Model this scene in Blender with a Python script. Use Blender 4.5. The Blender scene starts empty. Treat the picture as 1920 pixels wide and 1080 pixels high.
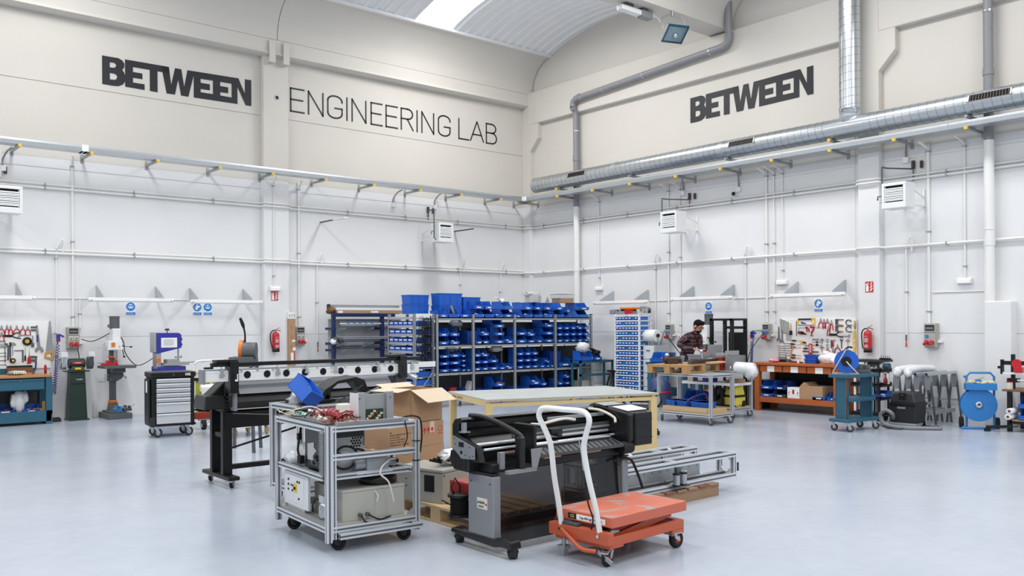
import bpy, bmesh, math, random
from mathutils import Matrix, Vector, Euler
import numpy as np
S=bpy.context.scene; COL=S.collection
R_=math.radians; PI=math.pi
# ------------------------------------------------------------------ camera
CX,CY,CH=-14.92,-17.14,1.65; YAW=R_(40.03); FPX=1650.0; HZ=607.4; ROLL=-0.00555
cd=bpy.data.cameras.new('camera'); cam=bpy.data.objects.new('camera',cd); COL.objects.link(cam)
cd.sensor_width=36; cd.sensor_fit='HORIZONTAL'; cd.lens=FPX/1920*36; cd.shift_y=(HZ-540)/1920
cd.clip_start=.05; cd.clip_end=200
cam.matrix_world=Matrix.Translation((CX,CY,CH))@Matrix.Rotation(-YAW,4,'Z')@Matrix.Rotation(PI/2,4,'X')@Matrix.Rotation(ROLL,4,'Z')
S.camera=cam
# ------------------------------------------------------------------ light and exposure
S.view_settings.view_transform='Standard'; S.view_settings.look='None'
S.view_settings.gamma=1; S.view_settings.use_curve_mapping=False; S.view_settings.exposure=0.46
W=bpy.data.worlds.new('sky'); S.world=W; W.use_nodes=True
wn=W.node_tree.nodes; bg=wn['Background']; bg.inputs[0].default_value=(.93,.965,1.0,1); bg.inputs[1].default_value=0.36
def area(x,y,z,sx,sy,e,col=(1,.985,.96)):
    l=bpy.data.lights.new('skylight_daylight','AREA'); l.shape='RECTANGLE'; l.size=sx; l.size_y=sy; l.energy=e; l.color=col
    o=bpy.data.objects.new('skylight_daylight',l); COL.objects.link(o); o.location=(x,y,z); return o
VX=[-4.06,-12.0,-19.7]; VW=1.0; VP=6.1           # skylight strips along the vaults, bay pitch
for k in range(4):
    for sx in VX: area(sx+VW/2,-3.55-k*VP,8.42,VW,3.1,160 if sx==VX[0] and k==0 else 128)
# ------------------------------------------------------------------ pixel rays of the photograph -> world
FW=Vector((math.sin(YAW),math.cos(YAW),0)); RT=Vector((FW.y,-FW.x,0)); CAM=Vector((CX,CY,CH))
def ray(px,py):
    u=px-960; v=-(py-HZ)+ROLL*u
    return FW+RT*(u/FPX)+Vector((0,0,v/FPX))
def L(px,py,d=0.): D=ray(px,py); return CAM+D*((-d-CY)/D.y)      # on the plane d in front of the left wall
def Rw(px,py,d=0.): D=ray(px,py); return CAM+D*((-d-CX)/D.x)     # on the plane d in front of the right wall
def G(px,py,h=0.): D=ray(px,py); return CAM+D*((h-CH)/D.z)       # at height h
def Zd(px,py,z): return CAM+ray(px,py)*z
# ------------------------------------------------------------------ materials
def lin(c): return tuple((x/12.92 if x<=.04045 else ((x+.055)/1.055)**2.4) for x in c)
def hx(h): return lin(tuple(int(h[i:i+2],16)/255 for i in (0,2,4)))
MATS={}
def mat(name,h,rough=.5,metal=0.,var=.06,scale=8.,bump=0.,coat=0.,emit=0.,alpha=1.,trans=0.,stretch=None,spec=.5,h2=None,vmix=None):
    if name in MATS: return MATS[name]
    m=bpy.data.materials.new(name); m.use_nodes=True; nt=m.node_tree; N=nt.nodes; K=nt.links
    b=N['Principled BSDF']; c=hx(h) if isinstance(h,str) else h
    tc=N.new('ShaderNodeTexCoord'); mp=N.new('ShaderNodeMapping'); K.new(tc.outputs['Object'],mp.inputs[0])
    if stretch: mp.inputs['Scale'].default_value=stretch
    no=N.new('ShaderNodeTexNoise'); no.inputs['Scale'].default_value=scale; no.inputs['Detail'].default_value=4; K.new(mp.outputs[0],no.inputs[0])
    mx=N.new('ShaderNodeMix'); mx.data_type='RGBA'
    d=tuple(max(0,x*(1-var)) for x in c); e=tuple(min(1,x*(1+var)) for x in c)
    if h2: e=hx(h2)
    mx.inputs[6].default_value=(*d,1); mx.inputs[7].default_value=(*e,1)
    if vmix:
        rp=N.new('ShaderNodeMapRange'); rp.inputs[1].default_value=vmix[0]; rp.inputs[2].default_value=vmix[1]; K.new(no.outputs[0],rp.inputs[0]); K.new(rp.outputs[0],mx.inputs[0])
    else: K.new(no.outputs[0],mx.inputs[0])
    K.new(mx.outputs[2],b.inputs['Base Color'])
    b.inputs['Roughness'].default_value=rough; b.inputs['Metallic'].default_value=metal; b.inputs['Specular IOR Level'].default_value=spec
    if coat: b.inputs['Coat Weight'].default_value=coat; b.inputs['Coat Roughness'].default_value=.08
    if bump:
        bp=N.new('ShaderNodeBump'); bp.inputs['Strength'].default_value=bump; bp.inputs['Distance'].default_value=.02; K.new(no.outputs[0],bp.inputs['Height']); K.new(bp.outputs[0],b.inputs['Normal'])
    if emit: b.inputs['Emission Color'].default_value=(*c,1); b.inputs['Emission Strength'].default_value=emit
    if alpha<1: b.inputs['Alpha'].default_value=alpha
    if trans: b.inputs['Transmission Weight'].default_value=trans
    MATS[name]=m; return m
def M(k): return MATS[k]
mat('white_paint','ECECEA',.6,var=.02,scale=1.2); mat('white_plastic','F0F0EE',.4,var=.03); mat('white_metal','EDEFF0',.38,var=.03)
mat('galv','C3C9CE',.36,.85,var=.12,scale=30); mat('galv_dull','A7ABAE',.5,.6,var=.12,scale=25); mat('alu','D6DADE',.36,.4,var=.06,scale=14,stretch=(1,1,6))
mat('alu_light','DDE1E6',.36,.55,var=.05); mat('steel','B8BBBE',.3,.9,var=.1,scale=20); mat('chrome','DADCDE',.14,1.,var=.04)
mat('zinc_dark','63676B',.45,.6,var=.12); mat('grey_plastic','8A8C90',.5,var=.05); mat('pipe_grey','8B8C90',.42,var=.05,scale=3)
mat('black_plastic','0F1012',.36,var=.12); mat('black_metal','131416',.42,.2,var=.15); mat('black_rubber','151515',.75,var=.15); mat('charcoal','23252A',.42,var=.1); mat('dark_grey','45474B',.5,var=.08)
mat('printer_grey','8E9197',.45,.3,var=.04); mat('groove','6F747A',.5,.5); mat('bin_blue','2062C8',.36,var=.06,scale=5); mat('bin_blue2','2D70D4',.36,var=.06,scale=5); mat('bin_dark','1A3F93',.42,var=.06)
mat('sky_blue','2F7FC8',.35,var=.04); mat('violet_blue','32339C',.38,var=.06); mat('navy','1B2B58',.42,var=.08); mat('teal','2C6178',.42,var=.07); mat('teal_dark','214A5E',.45,var=.07)
mat('dark_green','1B3228',.42,var=.1); mat('red','C42230',.32,var=.06); mat('dark_red','9E2A22',.4,var=.12); mat('orange_red','C05A3A',.4,var=.09,scale=6); mat('orange','E27A22',.4,var=.06)
mat('yellow','EDC443',.4,var=.05); mat('lemon','E4D455',.35,var=.05); mat('lime','B9BF3C',.5,var=.06); mat('cream','DCD9CC',.5,var=.04); mat('slate_blue','3E4C7C',.4); mat('panel_light','B6B9BB',.5); mat('cab_white','E2E4E6',.45); mat('beige_metal','AFAEA6',.45,var=.03)
mat('paper','F4F4F2',.8,var=.02); mat('card','B28F6E',.75,var=.06,scale=4,stretch=(1,1,8)); mat('card_light','D8C6AE',.75,var=.04,scale=4); mat('sign_blue','2A86D6',.45,var=.02); mat('sign_red','C8242F',.45,var=.03)
mat('ink','24252B',.55,var=.05); mat('wood_pine','D8C08A',.6,var=.08,scale=3,stretch=(1,12,12),bump=.05); mat('wood_pallet','B98F5F',.7,var=.16,scale=4,stretch=(1,10,10),bump=.1); mat('wood_pale','CDB28A',.7,var=.12,scale=4,stretch=(1,10,10),bump=.1)
mat('wood_bench','B5602E',.45,var=.14,scale=3,stretch=(10,1,10),bump=.04); mat('wood_brown','7A5238',.5,var=.12,scale=3,stretch=(1,10,10)); mat('wood_handle','C69A5C',.5,var=.1); mat('worktop','B7865A',.5,var=.2,scale=9)
mat('pallet_weathered','9B7D63',.8,var=.2,scale=5,stretch=(1,10,10),bump=.1); mat('wood_red','86584A',.8,var=.15,scale=5)
mat('bag_white','EFF0F2',.35,var=.04,scale=6); mat('plastic_clear','E6E9EC',.2,var=.04,alpha=.42); mat('wrap','EEF1F4',.3,var=.05,scale=30,bump=.3)
mat('skin','C99077',.5,var=.05); mat('hair','0E0B0A',.7,spec=.15,var=.2,scale=60); mat('jeans','46597A',.8,var=.15,scale=20); mat('glass_dark','2A3238',.12); mat('violet','5A4A8C',.5)
mat('green_wire','2E9C86',.4); mat('red_wire','B02A3A',.4); mat('cream_wire','D9CFB4',.45); mat('copper','A5623A',.35,.5); mat('pink','E58B9B',.5)
mat('tube_light','FBFBFA',.35,var=.01); mat('lens_glass','7F9AA6',.1,var=.2,scale=12,metal=.3); mat('hole','0A0A0B',.9)
mat('concrete_table','ADB2B2',.55,var=.2,scale=3,bump=.02); mat('drill_grey','5B5F61',.45,var=.07); mat('motor_brown','4A3B3A',.45,.3,var=.2,scale=20); mat('panel_grey','A3A6A9',.5,.4,var=.08)
# ------------------------------------------------------------------ mesh builder
class MB:
    def __init__(s): s.v=[]; s.f=[]; s.sm=[]; s.mi=[]; s.M=None; s.i=0
    def add(s,vs,fs,sm=False):
        n=len(s.v)
        for v in vs:
            v=Vector(v); s.v.append(tuple(s.M@v) if s.M else tuple(v))
        for k,f in enumerate(fs):
            s.f.append(tuple(n+i for i in f)); s.sm.append(sm if isinstance(sm,bool) else sm[k]); s.mi.append(s.i)
        return s
    def box(s,x0,x1,y0,y1,z0,z1):
        return s.add([(x0,y0,z0),(x1,y0,z0),(x1,y1,z0),(x0,y1,z0),(x0,y0,z1),(x1,y0,z1),(x1,y1,z1),(x0,y1,z1)],
            [(0,3,2,1),(4,5,6,7),(0,1,5,4),(1,2,6,5),(2,3,7,6),(3,0,4,7)])
    def cb(s,c,sx,sy,sz,rot=None):
        old=s.M; T=Matrix.Translation(c)
        if rot: T=T@Euler(rot).to_matrix().to_4x4()
        s.M=(old@T) if old else T; s.box(-sx/2,sx/2,-sy/2,sy/2,-sz/2,sz/2); s.M=old; return s
    def bar(s,p,q,w,h=None,up=(0,0,1)):
        p=Vector(p); q=Vector(q); h=h or w; d=(q-p); l=d.length; d.normalize(); u=Vector(up)
        if abs(d.dot(u))>.98: u=Vector((0,1,0))
        a=d.cross(u).normalized()*(w/2); b=a.cross(d).normalized()*(h/2)
        return s.add([p-a-b,p+a-b,p+a+b,p-a+b,q-a-b,q+a-b,q+a+b,q-a+b],[(0,3,2,1),(4,5,6,7),(0,1,5,4),(1,2,6,5),(2,3,7,6),(3,0,4,7)][::1])
    def cyl(s,p,q,r,r2=None,n=12,cap=True):
        p=Vector(p); q=Vector(q); r2=r if r2 is None else r2; d=(q-p).normalized()
        a=d.cross(Vector((0,0,1)) if abs(d.z)<.9 else Vector((0,1,0))).normalized(); b=d.cross(a)
        c=[(math.cos(2*PI*i/n),math.sin(2*PI*i/n)) for i in range(n)]
        A=[p+(a*x+b*y)*r for x,y in c]; B=[q+(a*x+b*y)*r2 for x,y in c]
        s.add(A+B,[(i,(i+1)%n,n+(i+1)%n,n+i) for i in range(n)],True)
        if cap: s.add(A,[tuple(range(n))[::-1]]); s.add(B,[tuple(range(n))])
        return s
    def tube(s,pts,r,n=6,closed=False,cap=True):
        P=[Vector(p) for p in pts]; m=len(P); rs=r if isinstance(r,(list,tuple)) else [r]*m
        V=[]; pa=None
        for i in range(m):
            d=(P[(i+1)%m]-P[i-1]) if closed else (P[min(i+1,m-1)]-P[max(i-1,0)])
            if d.length<1e-9: d=Vector((0,0,1))
            d.normalize()
            a=pa-d*pa.dot(d) if pa is not None else d.cross(Vector((0,0,1)) if abs(d.z)<.9 else Vector((0,1,0)))
            if a.length<1e-6: a=d.orthogonal()
            a.normalize(); pa=a; b=d.cross(a)
            V+=[P[i]+(a*math.cos(2*PI*k/n)+b*math.sin(2*PI*k/n))*rs[i] for k in range(n)]
        F=[]
        for i in range(m if closed else m-1):
            j=(i+1)%m
            F+=[(i*n+k,i*n+(k+1)%n,j*n+(k+1)%n,j*n+k) for k in range(n)]
        s.add(V,F,True)
        if cap and not closed: s.add(V[:n],[tuple(range(n))[::-1]]); s.add(V[-n:],[tuple(range(n))])
        return s
    def lathe(s,prof,n=16,c=(0,0,0),axis='z',smooth=True):
        V=[]; c=Vector(c)
        for r,z in prof:
            for k in range(n):
                x,y=r*math.cos(2*PI*k/n),r*math.sin(2*PI*k/n)
                V.append(c+(Vector((x,y,z)) if axis=='z' else Vector((x,z,-y)) if axis=='y' else Vector((z,x,y))))
        m=len(prof)
        if m>=4 and abs(prof[0][0]-prof[-1][0])<1e-7: return s.add(V,[(i*n+k,i*n+(k+1)%n,(i+1)%m*n+(k+1)%n,(i+1)%m*n+k) for i in range(m) for k in range(n)],smooth)
        return s.add(V,[(i*n+k,i*n+(k+1)%n,(i+1)*n+(k+1)%n,(i+1)*n+k) for i in range(m-1) for k in range(n)]+[tuple(range(n))[::-1],tuple(range((m-1)*n,m*n))],[smooth]*((m-1)*n)+[False,False])
    def prism(s,poly,a,b,ax='y'):
        n=len(poly)
        f={'y':lambda p,t:(p[0],t,p[1]),'x':lambda p,t:(t,p[0],p[1]),'z':lambda p,t:(p[0],p[1],t)}[ax]
        V=[f(p,a) for p in poly]+[f(p,b) for p in poly]
        s.add(V,[tuple(range(n)),tuple(range(n,2*n))[::-1]]+[(i,n+i,n+(i+1)%n,(i+1)%n) for i in range(n)]); return s
    def sph(s,c,r,n=10,m=7):
        r=(r,r,r) if isinstance(r,(int,float)) else r; c=Vector(c)
        V=[c+Vector((r[0]*math.sin(PI*i/m)*math.cos(2*PI*k/n),r[1]*math.sin(PI*i/m)*math.sin(2*PI*k/n),r[2]*math.cos(PI*i/m))) for i in range(m+1) for k in range(n)]
        return s.add(V,[(i*n+k,(i+1)*n+k,(i+1)*n+(k+1)%n,i*n+(k+1)%n) for i in range(m) for k in range(n)],True)
    def blob(s,c,r,seed=0,amp=.2,n=14,m=9):
        rnd=random.Random(seed); ph=[(rnd.uniform(1,4),rnd.uniform(1,4),rnd.uniform(0,6)) for _ in range(5)]; c=Vector(c); V=[]
        for i in range(m+1):
            for k in range(n):
                t=PI*i/m; p=2*PI*k/n; d=Vector((math.sin(t)*math.cos(p),math.sin(t)*math.sin(p),math.cos(t)))
                g=1+amp*sum(math.sin(a*3*d.x+b*3*d.y+q+a*2*d.z) for a,b,q in ph)/2.5
                V.append(c+Vector((d.x*r[0],d.y*r[1],d.z*r[2]))*g)
        return s.add(V,[(i*n+k,(i+1)*n+k,(i+1)*n+(k+1)%n,i*n+(k+1)%n) for i in range(m) for k in range(n)],True)
    def hull(s,x0,x1,y0,y1,z0,z1,dx=0,dy=0,dx2=None,dy2=None):   # frustum: the top is inset by dx,dy (dx2,dy2 the far sides)
        dx2=dx if dx2 is None else dx2; dy2=dy if dy2 is None else dy2
        return s.add([(x0,y0,z0),(x1,y0,z0),(x1,y1,z0),(x0,y1,z0),(x0+dx,y0+dy,z1),(x1-dx2,y0+dy,z1),(x1-dx2,y1-dy2,z1),(x0+dx,y1-dy2,z1)],
            [(0,3,2,1),(4,5,6,7),(0,1,5,4),(1,2,6,5),(2,3,7,6),(3,0,4,7)])
    def mesh(s,name):
        me=bpy.data.meshes.new(name); me.from_pydata(s.v,[],s.f)
        me.polygons.foreach_set('use_smooth',s.sm); me.polygons.foreach_set('material_index',s.mi); me.update()
        bm=bmesh.new(); bm.from_mesh(me); bmesh.ops.recalc_face_normals(bm,faces=bm.faces); bm.to_mesh(me); bm.free()
        return me
    def o(s,name,m,parent=None,bev=0.,seg=2,label=None,stuff=False):
        me=s.mesh(name)
        if s.mi and max(s.mi)==1 and isinstance(m,str): m=[m,'groove']
        for q in (m if isinstance(m,(list,tuple)) else [m]): me.materials.append(MATS[q] if isinstance(q,str) else q)
        ob=bpy.data.objects.new(name,me); COL.objects.link(ob)
        if parent: ob.parent=parent
        if bev:
            b=ob.modifiers.new('edge','BEVEL'); b.width=bev; b.segments=seg; b.limit_method='ANGLE'; b.angle_limit=.7; b.harden_normals=False
        if label: ob['label']=label
        if stuff: ob['kind']='stuff'
        return ob
def tag(o,label,cat,group=None,kind=None):
    o['label']=label; o['category']=cat
    if group: o['group']=group
    if kind: o['kind']=kind
    return o
def thing(name,label,cat,loc=(0,0,0),rz=0.,group=None):
    o=bpy.data.objects.new(name,None); COL.objects.link(o); o.location=loc; o.rotation_euler=(0,0,rz); o.empty_display_size=.1
    return tag(o,label,cat,group)
def move(o,loc,rz=0.): o.location=loc; o.rotation_euler=(0,0,rz); return o
def cpy(o,loc=None,rot=None,parent=None,label=None):
    c=o.copy(); COL.objects.link(c)
    if parent is not None: c.parent=parent
    for ch in o.children: cpy(ch,parent=c)
    if loc is not None: c.location=loc
    if rot is not None: c.rotation_euler=rot
    if label: c['label']=label
    return c
def struct(o,label=None):
    o['kind']='structure'
    if label: o['label']=label
    return o
def cr(pts,k=6):      # smooth curve through points
    P=[Vector(p) for p in pts]; P=[P[0]*2-P[1]]+P+[P[-1]*2-P[-2]]; out=[]
    for i in range(1,len(P)-2):
        for j in range(k):
            t=j/k; a,b,c,d=P[i-1:i+3]
            out.append(.5*((2*b)+(c-a)*t+(2*a-5*b+4*c-d)*t*t+(3*b-a-3*c+d)*t**3))
    out.append(P[-2]); return out
def text_mesh(txt,size,depth=.0008,bold=0.,align='CENTER',spacing=1.):
    c=bpy.data.curves.new('t','FONT'); c.body=txt; c.size=size; c.extrude=depth; c.offset=bold; c.align_x=align; c.align_y='CENTER'; c.resolution_u=2; c.space_character=spacing
    o=bpy.data.objects.new('t',c); COL.objects.link(o); dg=bpy.context.evaluated_depsgraph_get()
    me=bpy.data.meshes.new_from_object(o.evaluated_get(dg)); bpy.data.objects.remove(o); return me
def text(name,txt,size,m,parent,loc,rot=(PI/2,0,0),**k):      # flat lettering standing on a vertical face that looks to -Y
    me=text_mesh(txt,size,**k); me.materials.append(MATS[m]); o=bpy.data.objects.new(name,me); COL.objects.link(o)
    o.parent=parent; o.location=loc; o.rotation_euler=rot; return o
def glyphs(q,x,z,words,h,y,seed=0):      # print too small to read: rows of tiny strokes
    r=random.Random(seed)
    for n in words:
        for _ in range(n):
            q.box(x,x+h*.16,y-.0006,y,z,z+h); k=r.choice((0,.4,.8)); q.box(x,x+h*.5,y-.0006,y,z+h*k,z+h*(k+.2))
            if r.random()<.6: q.box(x+h*.4,x+h*.55,y-.0006,y,z,z+h*r.choice((.5,1)))
            x+=h*.78
        x+=h*.6
def part(name,m,parent,fn,bev=0.,**k):
    b=MB(); fn(b); return b.o(name,m,parent,bev,**k)
LW=0.; RWZ=-PI/2        # turn of things that stand along the left and the right wall
# ================================================================== THE SHELL
def wall_material():
    m=bpy.data.materials.new('wall_panel'); m.use_nodes=True; nt=m.node_tree; N=nt.nodes; K=nt.links; b=N['Principled BSDF']
    g=N.new('ShaderNodeNewGeometry'); sp=N.new('ShaderNodeSeparateXYZ'); K.new(g.outputs['Position'],sp.inputs[0])
    mr=N.new('ShaderNodeMath'); mr.operation='GREATER_THAN'; mr.inputs[1].default_value=4.62; K.new(sp.outputs['Z'],mr.inputs[0])
    no=N.new('ShaderNodeTexNoise'); no.inputs['Scale'].default_value=.9; no.inputs['Detail'].default_value=5; K.new(g.outputs['Position'],no.inputs[0])
    a=N.new('ShaderNodeMix'); a.data_type='RGBA'; a.inputs[6].default_value=(*hx('EAEBEC'),1); a.inputs[7].default_value=(*hx('D7D3CC'),1); K.new(mr.outputs[0],a.inputs[0])
    c=N.new('ShaderNodeMix'); c.data_type='RGBA'; c.blend_type='MULTIPLY'; c.inputs[0].default_value=.5
    r=N.new('ShaderNodeMapRange'); r.inputs[1].default_value=.3; r.inputs[2].default_value=.7; r.inputs[3].default_value=.93; r.inputs[4].default_value=1.; K.new(no.outputs[0],r.inputs[0])
    K.new(a.outputs[2],c.inputs[6]); K.new(r.outputs[0],c.inputs[7]); K.new(c.outputs[2],b.inputs['Base Color']); b.inputs['Roughness'].default_value=.55; b.inputs['Specular IOR Level'].default_value=.3
    MATS['wall']=m
wall_material()
mat('concrete','D7D3CC',.65,var=.03,scale=1.5,spec=.3)
mat('joint','8E8B86',.8)
def floor_material():
    m=bpy.data.materials.new('epoxy_floor'); m.use_nodes=True; nt=m.node_tree; N=nt.nodes; K=nt.links; b=N['Principled BSDF']
    tc=N.new('ShaderNodeNewGeometry'); no=N.new('ShaderNodeTexNoise'); no.inputs['Scale'].default_value=.55; no.inputs['Detail'].default_value=6; K.new(tc.outputs['Position'],no.inputs[0])
    n2=N.new('ShaderNodeTexNoise'); n2.inputs['Scale'].default_value=7.; n2.inputs['Detail'].default_value=5; K.new(tc.outputs['Position'],n2.inputs[0])
    ad=N.new('ShaderNodeMath'); ad.operation='MULTIPLY_ADD'; ad.inputs[1].default_value=.35; K.new(n2.outputs[0],ad.inputs[0]); K.new(no.outputs[0],ad.inputs[2])
    r=N.new('ShaderNodeMapRange'); r.inputs[1].default_value=.4; r.inputs[2].default_value=.95; K.new(ad.outputs[0],r.inputs[0])
    mx=N.new('ShaderNodeMix'); mx.data_type='RGBA'; mx.inputs[6].default_value=(*hx('ABB4C3'),1); mx.inputs[7].default_value=(*hx('BCC4CF'),1); K.new(r.outputs[0],mx.inputs[0])
    K.new(mx.outputs[2],b.inputs['Base Color'])
    rr=N.new('ShaderNodeMapRange'); rr.inputs[3].default_value=.16; rr.inputs[4].default_value=.3; K.new(no.outputs[0],rr.inputs[0]); K.new(rr.outputs[0],b.inputs['Roughness'])
    b.inputs['Specular IOR Level'].default_value=.55
    bp=N.new('ShaderNodeBump'); bp.inputs['Strength'].default_value=.03; bp.inputs['Distance'].default_value=.01; K.new(n2.outputs[0],bp.inputs['Height']); K.new(bp.outputs[0],b.inputs['Normal'])
    MATS['floor']=m
floor_material()
X0,Y0=-24.,-26.
m=MB(); m.box(X0,.4,Y0,.4,-.2,0); struct(m.o('floor','floor'))
CW=.15
rowsR=[(0,1.45),(1.46,2.95),(2.96,4.44),(4.456,7.36)]
rows=[(0,1.45),(1.46,2.95),(2.96,4.44),(4.456,5.95),(5.966,7.36)]
def panels(name,axis,spans):
    m=MB()
    if axis=='x': m.box(X0,.4,.012,.4,0,9.6)
    else: m.box(.012,.4,Y0,.012,0,9.6)
    w=struct(m.o(name,'wall'))
    for a,b in spans:
        for z0,z1 in (rows if axis=='x' else rowsR):
            p=MB()
            if axis=='x': p.box(a+.004,b-.004,0,.05,z0,z1)
            else: p.box(0,.05,b+.004,a-.004,z0,z1)
            p.o('panel','wall',w)
    return w
wl=panels('wall_left','x',[(X0,-13.95),(-13.4,-7.24),(-6.69,0)])
wr=panels('wall_right','y',[(0,-9.0),(-9.54,-18.3),(-18.8,Y0)])
def column(name,axis,a,b,top,p=CW,corbels=(1,1),label=None):
    m=MB()
    if axis=='x': m.box(a,b,-p,.02,0,top)
    else:
        m.box(-p,.02,b,a,0,top)
        for s,e in ((1,a),(-1,b)):
            if (s==1 and corbels[0]) or (s==-1 and corbels[1]):
                w=.3
                m.prism([(e-.02*s,6.0),(e,6.02),(e+w*s,6.34),(e+w*s,6.72),(e-.02*s,6.72)] if s==1 else [(e+.02,6.72),(e-w,6.72),(e-w,6.34),(e,6.02),(e+.02,6.0)],-p,.02,'x')
    return struct(m.o(name,'wall',None,.012))
column('column','x',-7.24,-6.69,7.32); column('column','x',-13.95,-13.4,7.32)
column('column','y',-9.13,-9.52,8.5); column('column','y',-18.3,-18.8,8.5); column('column','y',0,-.3,7.45,corbels=(0,1))
# edge beams of the two walls
m=MB(); m.prism([(-.22,7.26),(-.26,7.20),(-.16,7.17),(.03,7.17),(.03,7.5),(-.24,7.5)],X0,-.02,'x'); struct(m.o('beam','concrete',None,.015))
for a,b in ((-.1,-9.05),(-9.5,-18.5),(-18.5,Y0)):
    m=MB(); m.box(-.14,.02,b+.01,a-.01,6.72,7.53); struct(m.o('beam','concrete',None,.02))
# hanging straps at the column head
for x in (-7.16,-6.85):
    m=MB(); m.box(x,x+.13,-.285,-.262,7.02,7.46); m.cyl((x+.065,-.29,7.1),(x+.065,-.275,7.1),.014); m.cyl((x+.065,-.29,7.2),(x+.065,-.275,7.2),.014)
    m.box(x,x+.13,-.262,-.15,7.02,7.06); struct(m.o('trim_1','concrete'))
# gull-wing roof beams and corrugated vaults
mat('sheet','EEF0F3',.45,.0,var=.03,scale=2.); mat('skylight','FFFFFF',.5,emit=2.2,var=0)
wingR=[(p.x,p.y) for p in cr([(0,0,0),(-.05,.3,0),(-.2,.56,0),(-.42,.74,0),(-.72,.86,0)],5)]
def smooth(o,a=.5): o.data.polygons.foreach_set('use_smooth',[True]*len(o.data.polygons)); o.data.set_sharp_from_angle(angle=a); return o        # from the lip out over the hall
def wing(yb,zb,sgn,name='roof_beam'):
    o=[(yb+sgn*p[0],zb+p[1]) for p in wingR]
    n=[(q[0]-sgn*.0,q[1]+.14) for q in o[::-1]]
    n[-1]=(yb+sgn*.14,zb+.14) if True else n[-1]
    return o+[(o[-1][0],o[-1][1]+.09)]+[(yb+sgn*.1,zb+.9),(yb+sgn*.14,zb)]
def roof_bay(k):
    yb=-.24-k*VP+(0 if k==0 else -.0)
    # left edge of the vault
    y1=-.96-k*VP; y2=-5.2-k*VP; z1=8.36; rise=.42
    def vault(xa,xb,corr):
        n=22; V=[]; cols=[]
        if corr:
            x=xa
            while x<xb-1e-6:
                for dx,h in ((0,0),(.09,0),(.125,.045),(.165,.045),(.2,0)):
                    if x+dx<=xb: cols.append((x+dx,h))
                x+=.25
            cols.append((xb,0))
        else: cols=[(xa,0),(xb,0)]
        for (x,h) in cols:
            for i in range(n+1):
                t=i/n; y=y1+.06+(y2-.06-y1-.06)*t; z=z1-.02+rise*4*t*(1-t)*.99
                V.append((x,y,z-h*.7))
        return V,[(c*(n+1)+i,c*(n+1)+i+1,(c+1)*(n+1)+i+1,(c+1)*(n+1)+i) for c in range(len(cols)-1) for i in range(n)]
    xs=[X0]+sorted(sum(([a,a+VW] for a in VX),[]))+[0.02]
    root=None
    for i in range(len(xs)-1):
        sk=i%2==1; V,F=vault(xs[i],xs[i+1],not sk); q=MB(); q.add(V,F,not sk and False)
        if sk:
            o=q.o('skylight','skylight',root)
        elif root is None:
            o=q.o('ceiling','sheet'); struct(o); root=o
        else: q.o('roof_sheet','sheet',root)
    # fascia angle at the foot of the vault
    q=MB(); q.prism([(y1+.05,z1-.06),(y1-.03,z1-.06),(y1-.03,z1+.0),(y1+.05,z1+.03)],X0,0,'x'); q.prism([(y2-.05,z1-.06),(y2+.03,z1-.06),(y2+.03,z1),(y2-.05,z1+.03)],X0,0,'x'); q.o('flashing','white_metal',root)
for k in range(4): roof_bay(k)
def wing_profile(yb,zb,s):
    lo=[(yb+s*p[0],zb+p[1]) for p in wingR]; up=[(y+s*.0,z+.1) for y,z in lo]
    up=[(lo[-1][0],lo[-1][1]+.1),(yb+s*(-.3),zb+.84),(yb+s*.06,zb+.5),(yb+s*.1,zb+.1),(yb+s*.1,zb)]
    return lo+up
# wing along the left wall, in lengths with a seam at the column
for a,b in ((X0,-13.7),(-13.685,-6.98),(-6.965,-.01)):
    q=MB(); 
    lo=[(-.24+p[0],7.5+p[1]) for p in wingR]; poly=lo+[(-.96,8.47),(-.6,8.36),(-.3,8.2),(-.12,7.95),(-.06,7.5)]
    q.prism(poly,a,b,'x'); struct(smooth(q.o('roof_beam','concrete')))
# free-standing wing beams further in
for k in (1,2,3,4):
    yc=-6.12-(k-1)*VP
    q=MB(); zb=7.56
    lr=[(yc-.25+p[0]*1.0,zb+p[1]*.95) for p in wingR]; ll=[(yc+.25-p[0],zb+p[1]*.95) for p in wingR]
    poly=ll[::-1]+lr+[(yc-.97,zb+.92),(yc-.5,zb+.82),(yc-.1,zb+.4),(yc+.1,zb+.4),(yc+.5,zb+.82),(yc+.97,zb+.92)]
    q.prism(poly,X0,-.01,'x'); struct(smooth(q.o('roof_beam','concrete')))
# ================================================================== SERVICES ON THE WALLS
# W(wall) helpers: a wall frame has origin in the corner; side 'L' uses x, side 'R' uses y
def wp(w,px,py,d=0.): return L(px,py,d) if w=='L' else Rw(px,py,d)
def wrot(w): return 0. if w=='L' else RWZ
def wloc(w,px,d,z):          # point at height z, d in front of the wall, under image column px
    p=wp(w,px,600,d); return (p.x,p.y,z)
# ---- cable tray round both walls
tr=thing('cable_tray','long galvanised cable tray on yellow-tipped wall brackets around both walls','cable tray',(0,0,4.7))
def tray_len(axis,a,b,nm='tray_channel'):
    q=MB(); pr=[(.36,.0),(.36,.085),(.363,.085),(.363,.004),(.607,.004),(.607,.03),(.612,.034),(.607,.04),(.607,.06),(.612,.065),(.607,.07),(.607,.1),(.61,.1),(.615,.065),(.61,.0)]
    if axis=='x': q.prism([(-p[0],p[1]) for p in pr],a,b,'x')
    else: q.prism([(-p[0],p[1]) for p in pr],a,b,'y')
    return q.o(nm,'galv',tr)
for a,b in ((-16,-13.5),(-13.49,-10.75),(-10.73,-7.9),(-7.89,-4.9),(-4.89,-.62)): tray_len('x',a,b)
for a,b in ((-.62,-1.9),(-1.91,-4.9),(-4.91,-7.9),(-7.91,-10.9),(-10.91,-13.9),(-13.91,-16)): tray_len('y',b,a)
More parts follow.
